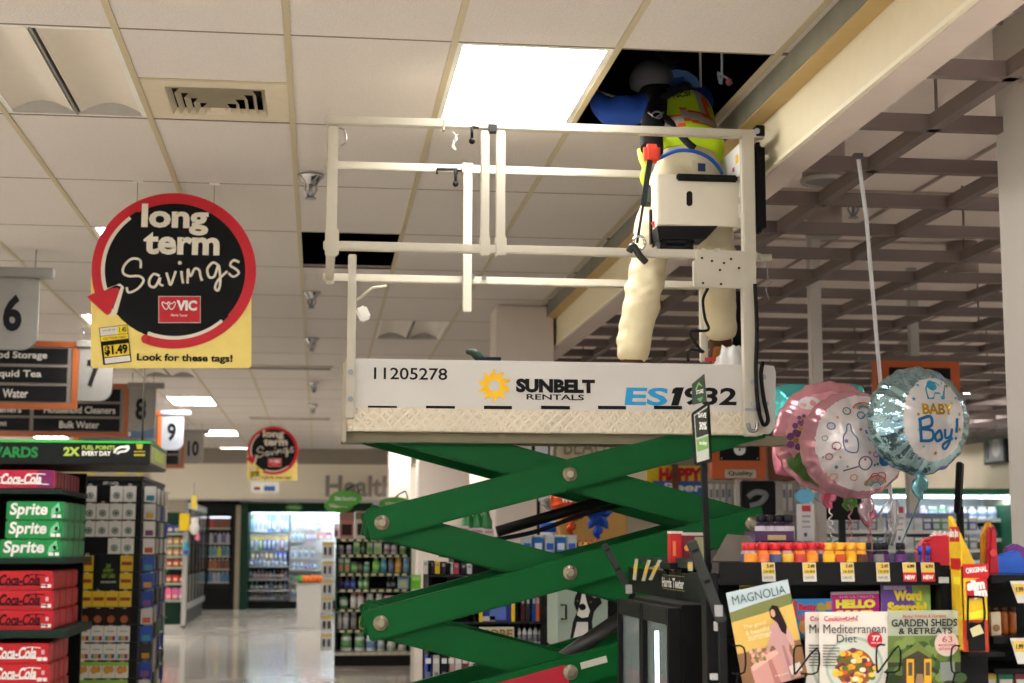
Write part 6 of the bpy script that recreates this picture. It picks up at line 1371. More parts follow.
# ------------------------------------------------------------------ near magazine rack
YR = 4.2
BK = M((16,16,17), .5, var=.1)
mr = thing('magazine_rack', 'black checkout rack holding magazines below a row of small bottles', 'rack', (P(835,683,YR).x, YR+.3, 0))
xa, xb = P(719,600,YR).x, P(940,600,YR).x; zl1 = P(830,562,YR).z; zl0 = P(830,585,YR).z
obj('lip', MB().box((xa, YR-.012, zl0), (xb, YR, zl1)), BK, mr, .002); obj('top_shelf', MB().box((xa, YR, zl1-.045), (xb, YR+.34, zl1-.035)), BK, mr)
obj('back_panel', MB().box((xa, YR+.10, .1), (xb, YR+.13, zl0)), BK, mr); obj('end_post', MB().box((xb, YR-.012, 0), (xb+.055, YR+.34, zl1-.01)), BK, mr, .003); obj('end_post', MB().box((xa-.035, YR-.0, 0), (xa, YR+.06, zl1-.03)), BK, mr, .003)
obj('base', MB().box((xa, YR-.06, 0), (xb, YR+.34, .1)), BK, mr)
zled = P(830,690,YR).z
obj('ledge', MB().box((xa, YR-.10, zled-.02), (xb, YR+.10, zled)), BK, mr); obj('ledge', MB().box((xa, YR+.02, P(830,640,YR).z-.012), (xb, YR+.10, P(830,640,YR).z)), BK, mr)
obj('end_label', MB().pbox(939, 577, 949, 583, YR-.016, .003), M((190,190,186), .5), mr)
def wire(pts, Y=YR-.125):
    return obj('wire_holder', MB().tube(smooth_path([P(x,y,Y) for x, y in pts], 3), .0026, 6), BLACK, mr)
wire([(733,646),(744,648),(744.5,672),(732,673)]); wire([(803,646),(794.5,648),(794.5,671),(797,672),(817,648),(817.5,672),(801,673.5)]); wire([(885,645),(877,647),(877,670),(880,670),(898.5,646),(899,670),(884,672)]); wire([(960,646),(952,648),(952,671),(960,672)])
for px in (738, 806, 888, 955):
    q = P(px, 673, YR-.125); obj('wire_holder', MB().tube([q, V((q.x, YR-.10, zled+.01))], .0026, 6), BLACK, mr)
# shelf tags
for i, (px, new) in enumerate(((768,0),(809,0),(847,0),(882.5,0),(909,1),(927.5,1))):
    w = 6.6; Y = YR-.016; t = thing('price_tag', f'{WORDN[i]} {"red and white new item" if new else "yellow and white"} price tag from the left on the bottle shelf lip', 'price tag', P(px,582,Y), 'price tags on the bottle shelf')
    f_ = lambda a, b_, c_, d_, m_, dy: obj('label', MB().ppoly([(px-w+2*w*a+b_*1.2, 562.5+19*b_), (px-w+2*w*c_+b_*1.2, 562.5+19*b_), (px-w+2*w*c_+d_*1.2, 562.5+19*d_), (px-w+2*w*a+d_*1.2, 562.5+19*d_)], Y-dy, .002), m_, t)
    f_(0,0,1,1, M((206,202,190), .5), .0); f_(.05,.04,.95,.62, M((222,190,90), .5), .001)
    if new: f_(.0,.52,1,1, M((190,30,44), .5), .0015); ptext('NEW', px-4.4, 575, px+6, 579.5, Y-.003, PAPER, t, bold=.05); ptext('6.99', px-2, 564.5, px+5, 568, Y-.003, INK, t, bold=.03)
    else: ptext('3.49', px-1.5, 564.2, px+5.5, 568, Y-.003, INK, t, bold=.03); ptext('2 for $5.00', px-4.5, 570, px+6, 573, Y-.003, INK, t); ptext('SAVE', px-4, 576, px+5, 579, Y-.003, GRY, t)
# small bottles along the top shelf
zsf = zl1-.035
def shot(x, Y, body, lab_c, cap, label, grp, z=zsf, h=.088):
    q = P(x, 552, Y); r = .0168
    t = thing('shot_bottle', label, 'bottle', (q.x, Y, z), grp)
    obj('body', MB().lathe((q.x,Y,z), [(r*.9,0),(r,.004),(r,.052),(r*.8,.062),(r*.62,.066)], 16), M(body, .3), t); obj('label', MB().lathe((q.x,Y,z), [(r*1.02,.012),(r*1.02,.056)], 16), M(lab_c, .4), t); obj('cap', MB().lathe((q.x,Y,z), [(r*.7,.068),(r*.74,.070),(r*.74,h-.002),(r*.66,h)], 14), M(cap, .35), t)
red_n = 0
for row, dY in enumerate((.045, .085, .125)):
    off = (0, 5, 1)[row]
    for i in range(7 if row else 6):
        x = 751+12.2*i+off-(6 if row else 0); shot(x, YR+dY, (236,130,50) if i % 3 else (190,150,140), ((240,150,40),(226,120,70),(70,80,120),(236,180,60),(200,60,60))[(i+row) % 5], (206,24,40), f'red-capped shot bottle, {WORDN[i]} from left {("front","second","back")[row]} row on the rack', 'red-capped bottles on the rack')
    for i in range(4):
        x = 829+10.8*i+off*.5; shot(x, YR+dY, (238,160,30), ((240,190,40),(200,70,40),(240,180,30),(90,50,30))[(i+row) % 4], (240,170,40), f'yellow shot bottle, {WORDN[i]} from left {("front","second","back")[row]} row on the rack', 'yellow bottles on the rack')
for i, x in enumerate((867, 877.5, 884, 900.5)):
    shot(x, YR+.05+.03*(i == 2), (40,24,50), ((60,30,60),(120,116,120),(90,50,110),(90,40,110))[i], (24,22,28), f'dark purple shot bottle, {WORDN[i]} from left at the right end of the rack', 'dark bottles on the rack')
for i in range(2): pass
zt5 = P(775,540,YR+.28).z
t5 = thing('bottle_tray', 'purple counter tray of dark bottles behind the red-capped bottles', 'tray', P(775,542,YR+.28)); obj('tray', MB().pbox(755, 531, 794, 541, YR+.24, .12), M((70,36,80), .5), t5); obj('tray_label', MB().pbox(768, 535, 786, 540, YR+.236, .004), M((170,150,110), .5), t5); obj('riser', MB().pbox(755, 541, 794, 566, YR+.24, .1), BK, t5)
for i, x in enumerate((761, 770, 779, 787)):
    for j in range(2): shot(x+j*2, YR+.275+.04*j, (50,26,60), (176,170,176), (22,20,26), f'dark bottle in the purple tray, {WORDN[i]} from left, {("front","back")[j]} row', 'dark bottles in the purple tray', z=P(775,535,YR+.26).z-.03, h=.088)
sp = thing('scoop_panel', 'brushed grey sloping metal panel left of the bottle tray', 'panel', P(735,560,YR+.2)); a = [P(712,561,YR+.12), P(727,534,YR+.30), P(768,537,YR+.30), P(752,561,YR+.12)]
obj('panel', MB().prism(a, (0,.004,-.004)), M((120,116,112), .35, .7), sp); obj('brace', MB().prism([a[0], a[1], V((a[1].x, a[1].y, a[0].z))], (.003,0,0)), M((110,106,102), .4, .7), sp)
# magazines
def quad(TL, TR, BR, BL):
    return lambda u, v: ((TL[0]*(1-u)+TR[0]*u)*(1-v)+(BL[0]*(1-u)+BR[0]*u)*v, (TL[1]*(1-u)+TR[1]*u)*(1-v)+(BL[1]*(1-u)+BR[1]*u)*v)
def mag(label, q, Y, col, shapes, texts, lean=0.05, grp=None, pages=True):
    b0 = q(.5, 1); c = P(*b0, Y); t = thing('magazine', label, 'magazine', c, grp)
    def pt(u, v, dy=0):                                     # leans back: the top edge stands behind the foot
        return P(*q(u, v), Y+lean*(1-v)*0+0-dy)
    rectp = lambda a, b_, cc, d: [pt(a,b_), pt(cc,b_), pt(cc,d), pt(a,d)]
    obj('cover', MB().prism(rectp(0,0,1,1), (0,.0012,0)), M(col, .28), t)
    if pages: obj('pages', MB().prism([p+V((0,.0012,0)) for p in rectp(.008,.004,.996,.996)], (0,.006,0)), PAPER, t)
    for k, (nm, pts, cc) in enumerate(shapes):
        dy = .00008*(k+1); obj(nm, MB().prism([pt(u, v, dy) for u, v in pts], (0,.00008,0)), M(cc, .3), t)
    for (s_, u0, v0, u1, v1, cc, bo) in texts:
        a, b_ = pt(u0,(v0+v1)/2), pt(u1,(v0+v1)/2); e, f_ = pt((u0+u1)/2,v0), pt((u0+u1)/2,v1); r_ = b_-a; up_ = e-f_
        text(s_, (a+b_+e+f_)/4+V((0,-.00008*(len(shapes)+2),0)), r_.length, up_.length, M(cc, .4), t, right=r_, up=up_, bold=bo, ext=.0001)
    return t
el = lambda cx, cy, rx, ry, n=24: [(cx+rx*math.cos(2*math.pi*i/n), cy+ry*math.sin(2*math.pi*i/n)) for i in range(n)]
rc = lambda a, b_, c, d: [(a,b_),(c,b_),(c,d),(a,d)]
rng = random.Random(8)
YMg = YR-.075
fl_ = [('blossom', el(.18+.3*rng.random(), .62+.12*rng.random(), .03, .022, 8), rng.choice([(206,150,130),(220,170,150),(120,130,70),(190,130,110)])) for _ in range(26)]
mag('Magnolia magazine tilted in the rack, woman in a pink dress beside a cloth-covered table', quad((726,593),(787.6,579.4),(808,676),(744.5,692)), YMg, (206,170,96),
 [('sky', rc(0,0,1,.20), (186,200,206)), ('hedge', [(0,.20),(.4,.17),(1,.14),(1,.26),(.5,.28),(0,.30)], (120,124,70)), ('field', [(0,.30),(.5,.28),(1,.25),(1,.60),(0,.60)], (214,176,92)), ('ground', rc(0,.62,1,1), (140,100,66)),
  ('tablecloth', [(.16,.80),(.62,.68),(.74,1),(.20,1)], (206,150,140)), ('tablecloth_fold', [(.44,.74),(.50,.73),(.58,1),(.48,1)], (180,120,112)), ('tabletop', [(.16,.78),(.40,.68),(.66,.66),(.62,.71),(.2,.82)], (222,176,160))]+fl_+
 [('dress', [(.58,.42),(.70,.38),(.82,.44),(.84,.58),(.80,.70),(.90,.98),(.66,1),(.64,.72),(.56,.60),(.50,.66),(.46,.64),(.54,.54)], (196,150,146)), ('sleeve', [(.78,.44),(.88,.52),(.90,.66),(.84,.66),(.80,.56)], (206,164,158)), ('skirt_fold', [(.70,.64),(.74,.64),(.80,.98),(.74,.99)], (170,120,120)),
  ('hair', [(.62,.26),(.68,.22),(.76,.24),(.80,.34),(.84,.46),(.80,.54),(.74,.50),(.70,.40),(.62,.34)], (40,28,26)), ('face', el(.665,.30,.035,.04), (206,160,136)), ('hand', el(.475,.66,.02,.018), (206,160,136)), ('hand', el(.87,.68,.02,.02), (206,160,136)), ('barcode', [(.74,.86),(.92,.84),(.94,.93),(.76,.95)], (214,206,196))],
 [('MAGNOLIA', .07,.045,.93,.135,(70,96,90),.0), ('The good', .16,.35,.52,.40,(226,206,150),.03), ('& beautiful', .18,.41,.56,.46,(226,206,150),.03), ('summer', .2,.47,.58,.52,(226,206,150),.03), ('things to make', .5,.91,.72,.93,(226,216,200),.01)])
food = [('food', el(.50+.31*rng.random()**.6*math.cos(a), .69+.25*rng.random()**.6*math.sin(a), .05, .032, 7), rng.choice([(230,150,30),(240,180,40),(236,226,200),(90,110,40),(110,50,80),(214,90,30),(240,200,80)])) for a in [k*.41 for k in range(70)]]
food = [(n_, [(u, v) for u, v in p], c) for n_, p, c in food]
def med(x, label, Y, wr=70):
    W_ = 69; mag(label, quad((x,612),(x+W_,611.5),(x+W_+2,694),(x+1,694)), Y, (222,214,204),
      [('plate_rim', el(.50,.66,.42,.36), (170,184,170)), ('plate', el(.50,.66,.38,.325), (206,210,196)), ('sauce', el(.5,.68,.28,.23), (150,90,40))]+food+[('leaf', el(.40,.01+.06,.02,.008,8), (60,150,130)), ('leaf', el(.55,.055,.02,.008,8), (60,150,130)), ('badge', el(.80,.34,.11,.095), (196,30,50))]+[('text_line', rc(.05,.40+.035*k,.05+(.24 if k % 3 else .18),.412+.035*k), (90,84,80)) for k in range(8)],
      [('CookingLight', .06,.05,.55,.13,(206,50,70),.02), ('Mediterranean', .05,.15,.95,.26,(50,50,54),.0), ('Diet', .24,.275,.53,.37,(50,50,54),.0), ('77', .75,.29,.86,.35,(240,226,222),.04), ('HEALTHY', .73,.37,.88,.385,(240,226,222),.02)], grp='cooking magazines')
med(805, 'rear Mediterranean Diet magazine, mostly covered by its twin', YMg+.014); med(819, 'front Mediterranean Diet cooking magazine with a plate of food and red badge', YMg-.004)
gd = [('foliage', el(rng.random(), .34+.5*rng.random(), .09, .06, 9), rng.choice([(90,116,50),(60,84,40),(120,140,70),(76,100,46),(50,66,36)])) for _ in range(44)]
mag('Garden Sheds and Retreats magazine with yellow doors and a pale round badge', quad((888,611),(960,610),(961,694),(887.5,694)), YMg-.008, (150,156,120),
 [('sky', rc(0,0,1,.30), (176,180,160)), ('trees', rc(0,.30,1,.62), (104,126,60)), ('shade', rc(0,.62,1,1), (60,64,48))]+gd+[('roof', [(.14,.56),(.42,.38),(.62,.54),(.56,.58),(.4,.50),(.2,.60)], (110,124,60)), ('shed_wall', [(.2,.58),(.42,.48),(.60,.58),(.60,.96),(.2,.96)], (70,66,50)), ('door', rc(.26,.58,.36,.98), (226,166,30)), ('door', rc(.50,.58,.60,.98), (226,166,30)), ('door_pane', rc(.28,.62,.34,.78), (90,80,60)), ('door_pane', rc(.52,.62,.58,.78), (90,80,60)), ('path', [(.36,.98),(.40,.76),(.48,.76),(.52,.98)], (150,120,90)), ('pot', el(.60,.95,.09,.05,14), (170,100,76)), ('pot', el(.14,.94,.07,.05,14), (150,90,70)), ('window', rc(.72,.62,.92,.84), (130,136,130)), ('badge', el(.81,.40,.165,.15), (214,190,180))],
 [('Better Homes & Gardens', .20,.045,.80,.085,(190,60,60),.01), ('GARDEN SHEDS', .04,.10,.95,.19,(40,44,44),.02), ('& RETREATS', .14,.205,.88,.28,(40,44,44),.02), ('63', .74,.31,.88,.38,(190,40,60),.0), ('BACKYARD', .69,.40,.93,.43,(190,40,60),.02), ('GETAWAYS', .69,.445,.93,.475,(190,40,60),.02)], grp=None)
YB2 = YR+.05
mag('magenta puzzle magazine headed Hello in yellow, behind the cooking magazines', quad((831,592),(879,591),(880,638),(831,638)), YB2, (186,30,120), [('strip', rc(0,0,1,.06), (206,170,180))], [('THE ULTIMATE', .16,.09,.9,.14,(226,150,190),.01), ('HELLO', .10,.17,.92,.36,(236,226,60),.08), ('SUMMER', .10,.40,.92,.58,(236,226,60),.08)])
mag('purple and green Word Search magazine at the right of the back row', quad((881,583),(930,583.5),(932,638),(882,638)), YB2-.008, (104,70,150), [('green_side', [(.62,.04),(1,.04),(1,1),(.8,1),(.7,.5)], (150,180,90)), ('head_strip', rc(.05,.05,.5,.12), (190,170,210))], [('Word', .25,.13,.82,.32,(240,214,50),.07), ('Search!', .12,.34,.92,.54,(240,214,50),.07)])
mag('blue recipe booklet with red Betty heading, behind the Magnolia magazine', quad((793,599),(832,598.5),(833,638),(793,638)), YB2-.004, (50,130,190), [('photo', el(.72,.22,.12,.12), (160,150,80)), ('photo', el(.55,.7,.4,.3), (200,140,80)), ('badge', rc(.84,.08,.98,.28), (206,130,50)), ('red_strip', rc(0,.04,.1,.5), (190,60,60))], [('Betty', .14,.12,.62,.34,(200,30,50),.06), ('Crocker', .14,.38,.66,.56,(226,60,40),.05)])
mag('yellow magazine edge showing above the tilted Magnolia cover', quad((740,584),(765,582),(766,640),(741,642)), YB2, (226,190,40), [('strip', rc(0,.05,1,.10), (60,60,60))], [])
# ------------------------------------------------------------------ glass door cooler and its header
XC = P(672, 640, 4.58).x; Y1 = PX(672,640,XC).y; Y2 = PX(620,640,XC).y; zc = PX(672,605,XC).z
cw_ = thing('beverage_cooler', 'small black counter cooler with glass doors beside the magazine rack', 'cooler', (XC+.2, (Y1+Y2)/2, 0))
xe = XC+.42
mb = MB(); mb.box((XC+.03,Y1,.0), (xe,Y1+.03,zc)); mb.box((XC+.03,Y2-.03,0), (xe,Y2,zc)); mb.box((xe-.03,Y1+.03,0), (xe,Y2-.03,zc)); mb.box((XC+.03,Y1+.03,zc-.05), (xe-.03,Y2-.03,zc)); mb.box((XC+.03,Y1+.03,0), (xe-.03,Y2-.03,.12)); obj('cabinet', mb, BK, cw_, .003)
obj('liner', MB().box((xe-.04,Y1+.03,.12), (xe-.03,Y2-.03,zc-.05)), M((170,196,200), .4), cw_); obj('light_strip', MB().box((XC+.04,(Y1+Y2)/2+.03,.2), (XC+.055,(Y1+Y2)/2+.037,zc-.10)), M((220,240,255), emit=7, var=0), cw_)
GL = M((200,220,220), .03, alpha=.22, var=0, name='clear_glass')
ym = (Y1+Y2)/2; th_ = .028
for (a, b_) in ((Y1, ym), (ym, Y2)):
    fr = MB(); fr.box((XC-.01,a+.003,.1), (XC+.03,a+th_,zc-.01)); fr.box((XC-.01,b_-th_,.1), (XC+.03,b_-.003,zc-.01)); fr.box((XC-.01,a+th_,zc-.06), (XC+.03,b_-th_,zc-.01)); fr.box((XC-.01,a+th_,.1), (XC+.03,b_-th_,.2)); d = obj('door', fr, BK, cw_, .003)
    obj('glass', MB().box((XC+.005,a+th_,.2), (XC+.011,b_-th_,zc-.06)), GL, d)
    hy = ym-.03 if b_ == ym else ym+.03; obj('handle', MB().tube([(XC-.01,hy,zc-.36),(XC-.045,hy,zc-.30),(XC-.045,hy,zc-.62),(XC-.01,hy,zc-.66)], .009, 8), DKG, d)
for z in (zc-.30, zc-.56, zc-.82): obj('shelf', MB().box((XC+.06,Y1+.04,z-.006), (xe-.04,Y2-.04,z)), M((170,180,184), .3, .5), cw_)
box_p = PX(662,645,XC+.12); t = thing('carton', 'pale blue carton standing inside the small cooler', 'carton', (XC+.2, Y1+.2, zc-.56)); obj('box', MB().box((XC+.16,Y1+.06,zc-.559), (XC+.3,Y1+.28,zc-.12)), M((196,218,236), .4), t, .004); obj('label', MB().box((XC+.157,Y1+.09,zc-.5), (XC+.16,Y1+.19,zc-.42)), M((220,230,240), .4), t)
for i in range(5):
    y = Y1+.08+.11*i; z = zc-.559 if i > 1 else zc-.819; col = ((30,60,160),(190,40,50),(200,60,60),(60,120,170),(190,190,60))[i]
    t = thing('drink_can', f'{("blue","red","dark red","teal","yellow")[i]} drink can inside the small cooler', 'can', (XC+.09, y+.05, z), 'cans in the small cooler'); obj('can', MB().lathe((XC+.09,y+.05,z), [(.022,0),(.026,.006),(.026,.12),(.022,.132)], 16), M(col, .25, .4), t); obj('rim', MB().lathe((XC+.09,y+.05,z), [(.022,.132),(.022,.135)], 16), STEEL, t); obj('band', MB().lathe((XC+.09,y+.05,z), [(.0265,.04),(.0265,.075)], 16), M((206,206,210), .3, .4), t)
t = thing('drink_can', 'tall blue and red energy drink can behind the cooler glass', 'can', (XC+.07, Y1+.09, zc-.56)); obj('can', MB().lathe((XC+.07,Y1+.1,zc-.559), [(.022,0),(.025,.006),(.025,.155),(.022,.165)], 16), M((30,60,190), .25, .4), t); obj('band', MB().lathe((XC+.07,Y1+.1,zc-.559), [(.0255,.03),(.0255,.055)], 16), RED, t)
# header above the cooler: black sloped panel, tag channel and two arms
XH = XC+.12
hp_ = lambda x, y, X=XH: PX(x, y, X)
hs_ = thing('cooler_header', 'black header board lettered Harris Teeter over the small cooler', 'sign', (XH+.02, (Y1+Y2)/2, zc))
a = [hp_(628,567), hp_(700,575), hp_(703,606), hp_(629,595)]
for p_ in a[2:]: p_.z = zc
obj('board', MB().prism(a, (.012,0,0)), M((24,26,25), .45), hs_)
b_ = [hp_(636,557,XH-.02), hp_(694,558,XH-.02), hp_(694,569,XH-.02), hp_(636,563,XH-.02)]
obj('tag_channel', MB().prism(b_, (.01,0,0)), M((36,48,42), .4), hs_)
obj('channel_bracket', MB().beam((XH-.012,(b_[0].y+b_[1].y)/2,b_[2].z), (XH+.004,(b_[0].y+b_[1].y)/2,a[0].z-.01), .02, .01, (0,1,0)), BK, hs_)
yt = hp_(673.5,583).y; tw = abs(hp_(663,580).y-hp_(685,585).y); text('Harris Teeter', (XH-.0015, yt, hp_(673.5,583).z), tw, .032, PAPER, hs_, right=(0,-1,0), up=(0,0,1), bold=.03)
obj('rule', MB().box((XH-.0015,yt-tw/2,hp_(673.5,576).z), (XH,yt+tw/2,hp_(673.5,576).z+.002)), M((170,150,70), .5), hs_); obj('rule', MB().box((XH-.0015,yt-tw/2,hp_(673.5,590).z), (XH,yt+tw/2,hp_(673.5,590).z+.002)), M((170,150,70), .5), hs_)
for i, (x0, x1, ytop, ybot) in enumerate(((636.5,634,559,580),(649,643,560,581),(660,650,560,580),(671,671.5,560,570),(690,690,562,571))):
    X_ = XH-.026; p, q = hp_(x0, ytop, X_), hp_(x1, ybot, X_); w_ = .028
    t = thing('price_tag', f'{WORDN[i]} yellow price tag from the left hanging on the cooler header channel', 'price tag', (p.x, p.y, q.z), 'yellow tags on the cooler header')
    obj('card', MB().prism([p+V((0,w_,0)), p-V((0,w_,0)), q-V((0,w_,0)), q+V((0,w_,0))], (.002,0,0)), M((190,184,160), .5), t)
    m1, m2 = mix(p, q, .25), mix(p, q, .65); obj('band', MB().prism([m1+V((-.001,w_,0)), m1-V((.001,w_,0)), m2-V((.001,w_,0)), m2+V((-.001,w_,0))], (.001,0,0)), M((222,186,60), .5), t)
for i, (pa, pb) in enumerate((((604,544),(631,594)),((691,541),(722,622)))):
    t = thing('slotted_bracket', ('slanted grey slotted arm at the left end of the cooler header','slanted dark slotted arm between the cooler and the magazine rack')[i], 'bracket', P(*pb, 4.9-.8*i))
    Ya = (5.25, 4.12)[i]; p, q = P(*pa, Ya), P(*pb, Ya); obj('arm', MB().beam(p, q, .014, .021 if i == 0 else .028, (1,0,.3)), M((44,48,44), .4, .2), t, .003)
    for k_ in (.12, .5): c = mix(p, q, k_); obj('slot', MB().beam(c-V((0,.009,0))+(p-q)*.02, c-V((0,.009,0))-(p-q)*.02, .002, .016, (1,0,.3)), BLACK, t)
    c = mix(p, q, .86 if i else .9); obj('sticker', MB().cb(c-V((0,.0095,0)), (.022,.002,.03)), M((150,150,150), .5), t)
    obj('foot', MB().beam(q, V((q.x+.01, q.y, zc if i == 0 else .0)), .014, .02, (1,0,0)), BK, t)
for i, (y, x) in enumerate(((627,717),(676,713))): t = mr; obj('label_chip', MB().pbox(x-1.5, y-(5 if i == 0 else 2), x+1.5 if i == 0 else x+5, y+4, YR-.02, .02), M((200,200,200), .5), mr)
# boxed goods and the little sign stand on the rack
t = thing('snack_box', 'tall red snack box with white top behind the cooler header', 'box', P(677,561,4.75)); obj('box', MB().pbox(671.5, 533, 682.5, 563, 4.96, .06), M((196,34,40), .4), t, .003); obj('top', MB().pbox(671.3, 531, 682.7, 533.5, 4.96, .06), M((214,200,196), .4), t); obj('picture', MB().pbox(673, 541, 676, 556, 4.957, .003), M((226,120,70), .4), t)
t2 = thing('snack_box', 'maroon snack box with cookies and olive side behind the cooler header', 'box', P(694,561,4.72)); obj('box', MB().pbox(683, 535, 706, 563, 4.94, .06), M((110,26,44), .4), t2, .003); obj('top', MB().pbox(682.8, 532.5, 706.2, 535.5, 4.94, .06), M((200,186,180), .4), t2); obj('olive_panel', MB().pbox(695, 537, 705.5, 561, 4.937, .003), M((150,146,110), .4), t2); obj('picture', MB().ppoly(disc(687.5,548,3.2,14), 4.936, .003), M((226,150,60), .4), t2)
q = P(690,563,4.95); cs = thing('corner_stand', 'black square stand behind the cooler header carrying the snack boxes', 'stand', (q.x, 5.0, zc)); obj('top', MB().box((P(670,563,4.93).x,4.93,q.z-.02), (P(712,563,4.93).x,5.08,q.z)), BK, cs); obj('column', MB().box((P(682,563,4.95).x,4.96,zc), (P(706,563,4.95).x,5.05,q.z-.02)), BK, cs)
ss = thing('sign_stand', 'black framed green notice on a thin pole in front of the lift lettering', 'sign stand', P(705,563,4.46))
Ys = 4.46; pq = lambda pts, Y=Ys: [P(x, y, Y+(.09*(702-x)/18)) for x, y in pts]
obj('frame', MB().prism(pq([(691,413),(709.5,400.5),(712,462),(694.5,466)]), (.004,.012,0)), BLACK, ss, .004)
obj('sheet', MB().prism([p+V((0,-.003,0)) for p in pq([(694,415),(707,406),(709,459),(697,462.5)])], (0,.003,0)), M((190,196,186), .4), ss)
obj('dark_block', MB().prism([p+V((0,-.005,0)) for p in pq([(694.5,416),(707,407.5),(708,434),(696,438)])], (0,.002,0)), M((40,44,42), .4), ss); obj('green_block', MB().prism([p+V((0,-.005,0)) for p in pq([(696,440),(708,436),(708.6,448),(697,452)])], (0,.002,0)), M((120,170,90), .4), ss)
for s_, x0, y0, x1, y1 in (('SAVE', 698,413,706,418), ('30%', 699,422,706.5,430), ('today', 699,441,707,446)): 
    a, b_ = pq([(x0,(y0+y1)/2),(x1,(y0+y1)/2)]); text(s_, (a+b_)/2+V((0,-.008,0)), (b_-a).length, P(x0,y0,Ys).z-P(x0,y1,Ys).z, PAPER, ss, right=b_-a, bold=.04)
obj('topper', MB().prism(pq([(692,384),(704.5,373.5),(707,401.5),(692.5,405)]), (0,.003,0)), M((58,68,62), .5), ss)
obj('arrow_mark', MB().prism([p+V((0,-.002,0)) for p in pq([(695,390),(698.5,382),(702.5,386.5),(701,386),(698.5,384.5),(696.5,390)])], (0,.002,0)), M((110,190,70), .4), ss); obj('arrow_mark', MB().prism([p+V((0,-.002,0)) for p in pq([(697,399),(703,396.5),(700.5,402)])], (0,.002,0)), M((70,170,80), .4), ss)
a, b_ = pq([(696.5,392.5),(703.5,391)]); text('STORE', (a+b_)/2+V((0,-.003,0)), (b_-a).length, .012, PAPER, ss, right=b_-a, bold=.03)
p, q = P(703.5,464,Ys+.01), P(708,560,Ys+.01); obj('pole', MB().beam(p, V((q.x,q.y,zsf)), .016, .016, (0,1,0)), BLACK, ss)
# ------------------------------------------------------------------ snack display box, candy and the shelf at the right edge
YJ = 4.08
sj = thing('snack_display_box', 'yellow and red Slim Jim cardboard display box with a tall peaked back', 'display box', P(976,652,YJ))
FLY = M((232,190,40), .35, var=.15, scale=30); FRD = M((196,30,36), .35)
x0, x1 = P(963,610,YJ).x, P(988.5,610,YJ).x; z0, z1 = P(976,652,YJ).z, P(976,566,YJ).z; zt = P(953,516,YJ+.08).z; dp = .075
mb = MB(); mb.box((x0,YJ,z0), (x1,YJ+dp,z0+.004)); mb.box((x0,YJ,z0), (x1,YJ+.003,z1)); mb.box((x0,YJ+dp-.003,z0), (x1,YJ+dp,z1)); mb.box((x1-.003,YJ,z0), (x1,YJ+dp,z1))
obj('tray', mb, FLY, sj)
obj('side_panel', MB().prism([(x0,YJ,z0),(x0,YJ+dp,z0),(x0,YJ+dp,zt-.01),(x0,YJ,zt-.05),(x0,YJ,z1)], (.003,0,0)), FLY, sj)
obj('peaked_back', MB().prism([(x0,YJ+dp,z1-.01),(x1,YJ+dp,z1-.01),(x1,YJ+dp,z1+.004),(x0+.01,YJ+dp,zt),(x0,YJ+dp,zt)], (0,.004,0)), FLY, sj)
obj('red_band', MB().pbox(963, 564, 988.5, 578, YJ-.002, .002), FRD, sj); ptext('ORIGINAL', 965.5, 567, 987, 572.5, YJ-.003, PAPER, sj, bold=.04, rot=.10)
obj('logo_plate', MB().ppoly([(966,582),(986.5,576.5),(987.5,596),(967,599)], YJ-.002, .002), FRD, sj); ptext('slim', 966.5, 579.5, 984.5, 590, YJ-.004, PAPER, sj, bold=.07, rot=.12); ptext('jim', 973, 588.5, 987, 599.5, YJ-.004, PAPER, sj, bold=.07, rot=.12)
obj('red_foot', MB().pbox(963, 620, 988.5, 652, YJ-.001, .001), M((180,60,30), .4), sj); obj('yellow_label', MB().ppoly([(969,613),(986,609),(986,617),(969,620)], YJ-.003, .002), M((240,226,50), .4), sj)
obj('side_red', MB().box((x0-.001,YJ+.005,z1-.01), (x0,YJ+dp-.005,z1+.02)), FRD, sj); obj('side_label', MB().box((x0-.001,YJ+.01,z1-.05), (x0,YJ+dp-.02,z1-.03)), M((240,226,50), .4), sj)
text('slim jim', (x0-.0015,YJ+dp/2,zt-.05), dp*.8, .03, PAPER, sj, right=(0,-1,0), up=(0,0,1), bold=.05); obj('side_logo', MB().box((x0-.001,YJ+.008,zt-.07), (x0,YJ+dp-.004,zt-.03)), FRD, sj)
t = thing('wire_clip', 'black wire loop with a small clipped tag on the snack display box', 'clip', P(976,630,YJ-.02)); obj('wire', MB().tube(smooth_path([P(x,y,YJ-.012) for x, y in ((968,640),(968,600),(971,597),(981,597),(983.5,600),(983.5,622),(970,623))], 4), .003, 6), BLACK, t); obj('tag', MB().ppoly([(970,629),(980,624),(984,633),(973,637)], YJ-.014, .002), M((206,196,150), .5), t); obj('plate', MB().pbox(969, 623, 985, 651, YJ-.008, .004), BK, t)
sk = thing('candy_shelf', 'black candy shelf unit at the right edge beside the snack display', 'shelf', (P(1005,683,4.25).x, 4.3, 0))
xA, xB = P(988,620,4.25).x, P(1090,620,4.25).x
obj('back', MB().box((xA,4.52,0), (xB,4.55,P(1000,575,4.25).z)), BK, sk); obj('side', MB().box((P(943,620,4.33).x,4.30,0), (P(950,620,4.33).x,4.55,P(950,580,4.3).z)), BK, sk)
obj('stand_top', MB().box((P(943,620,4.3).x,4.20,z0-.012), (P(991,620,4.3).x,4.52,z0-.004)), BK, sk) if False else None
for (y0, y1) in ((575,583),(636,643),(668,673)):
    za, zb3 = P(1000,y1,4.25).z, P(1000,y0,4.25).z; obj('shelf', MB().box((xA,4.22,za), (xB,4.52,zb3)), BK, sk, .002)
obj('base', MB().box((xA,4.25,0), (xB,4.52,.1)), BK, sk)
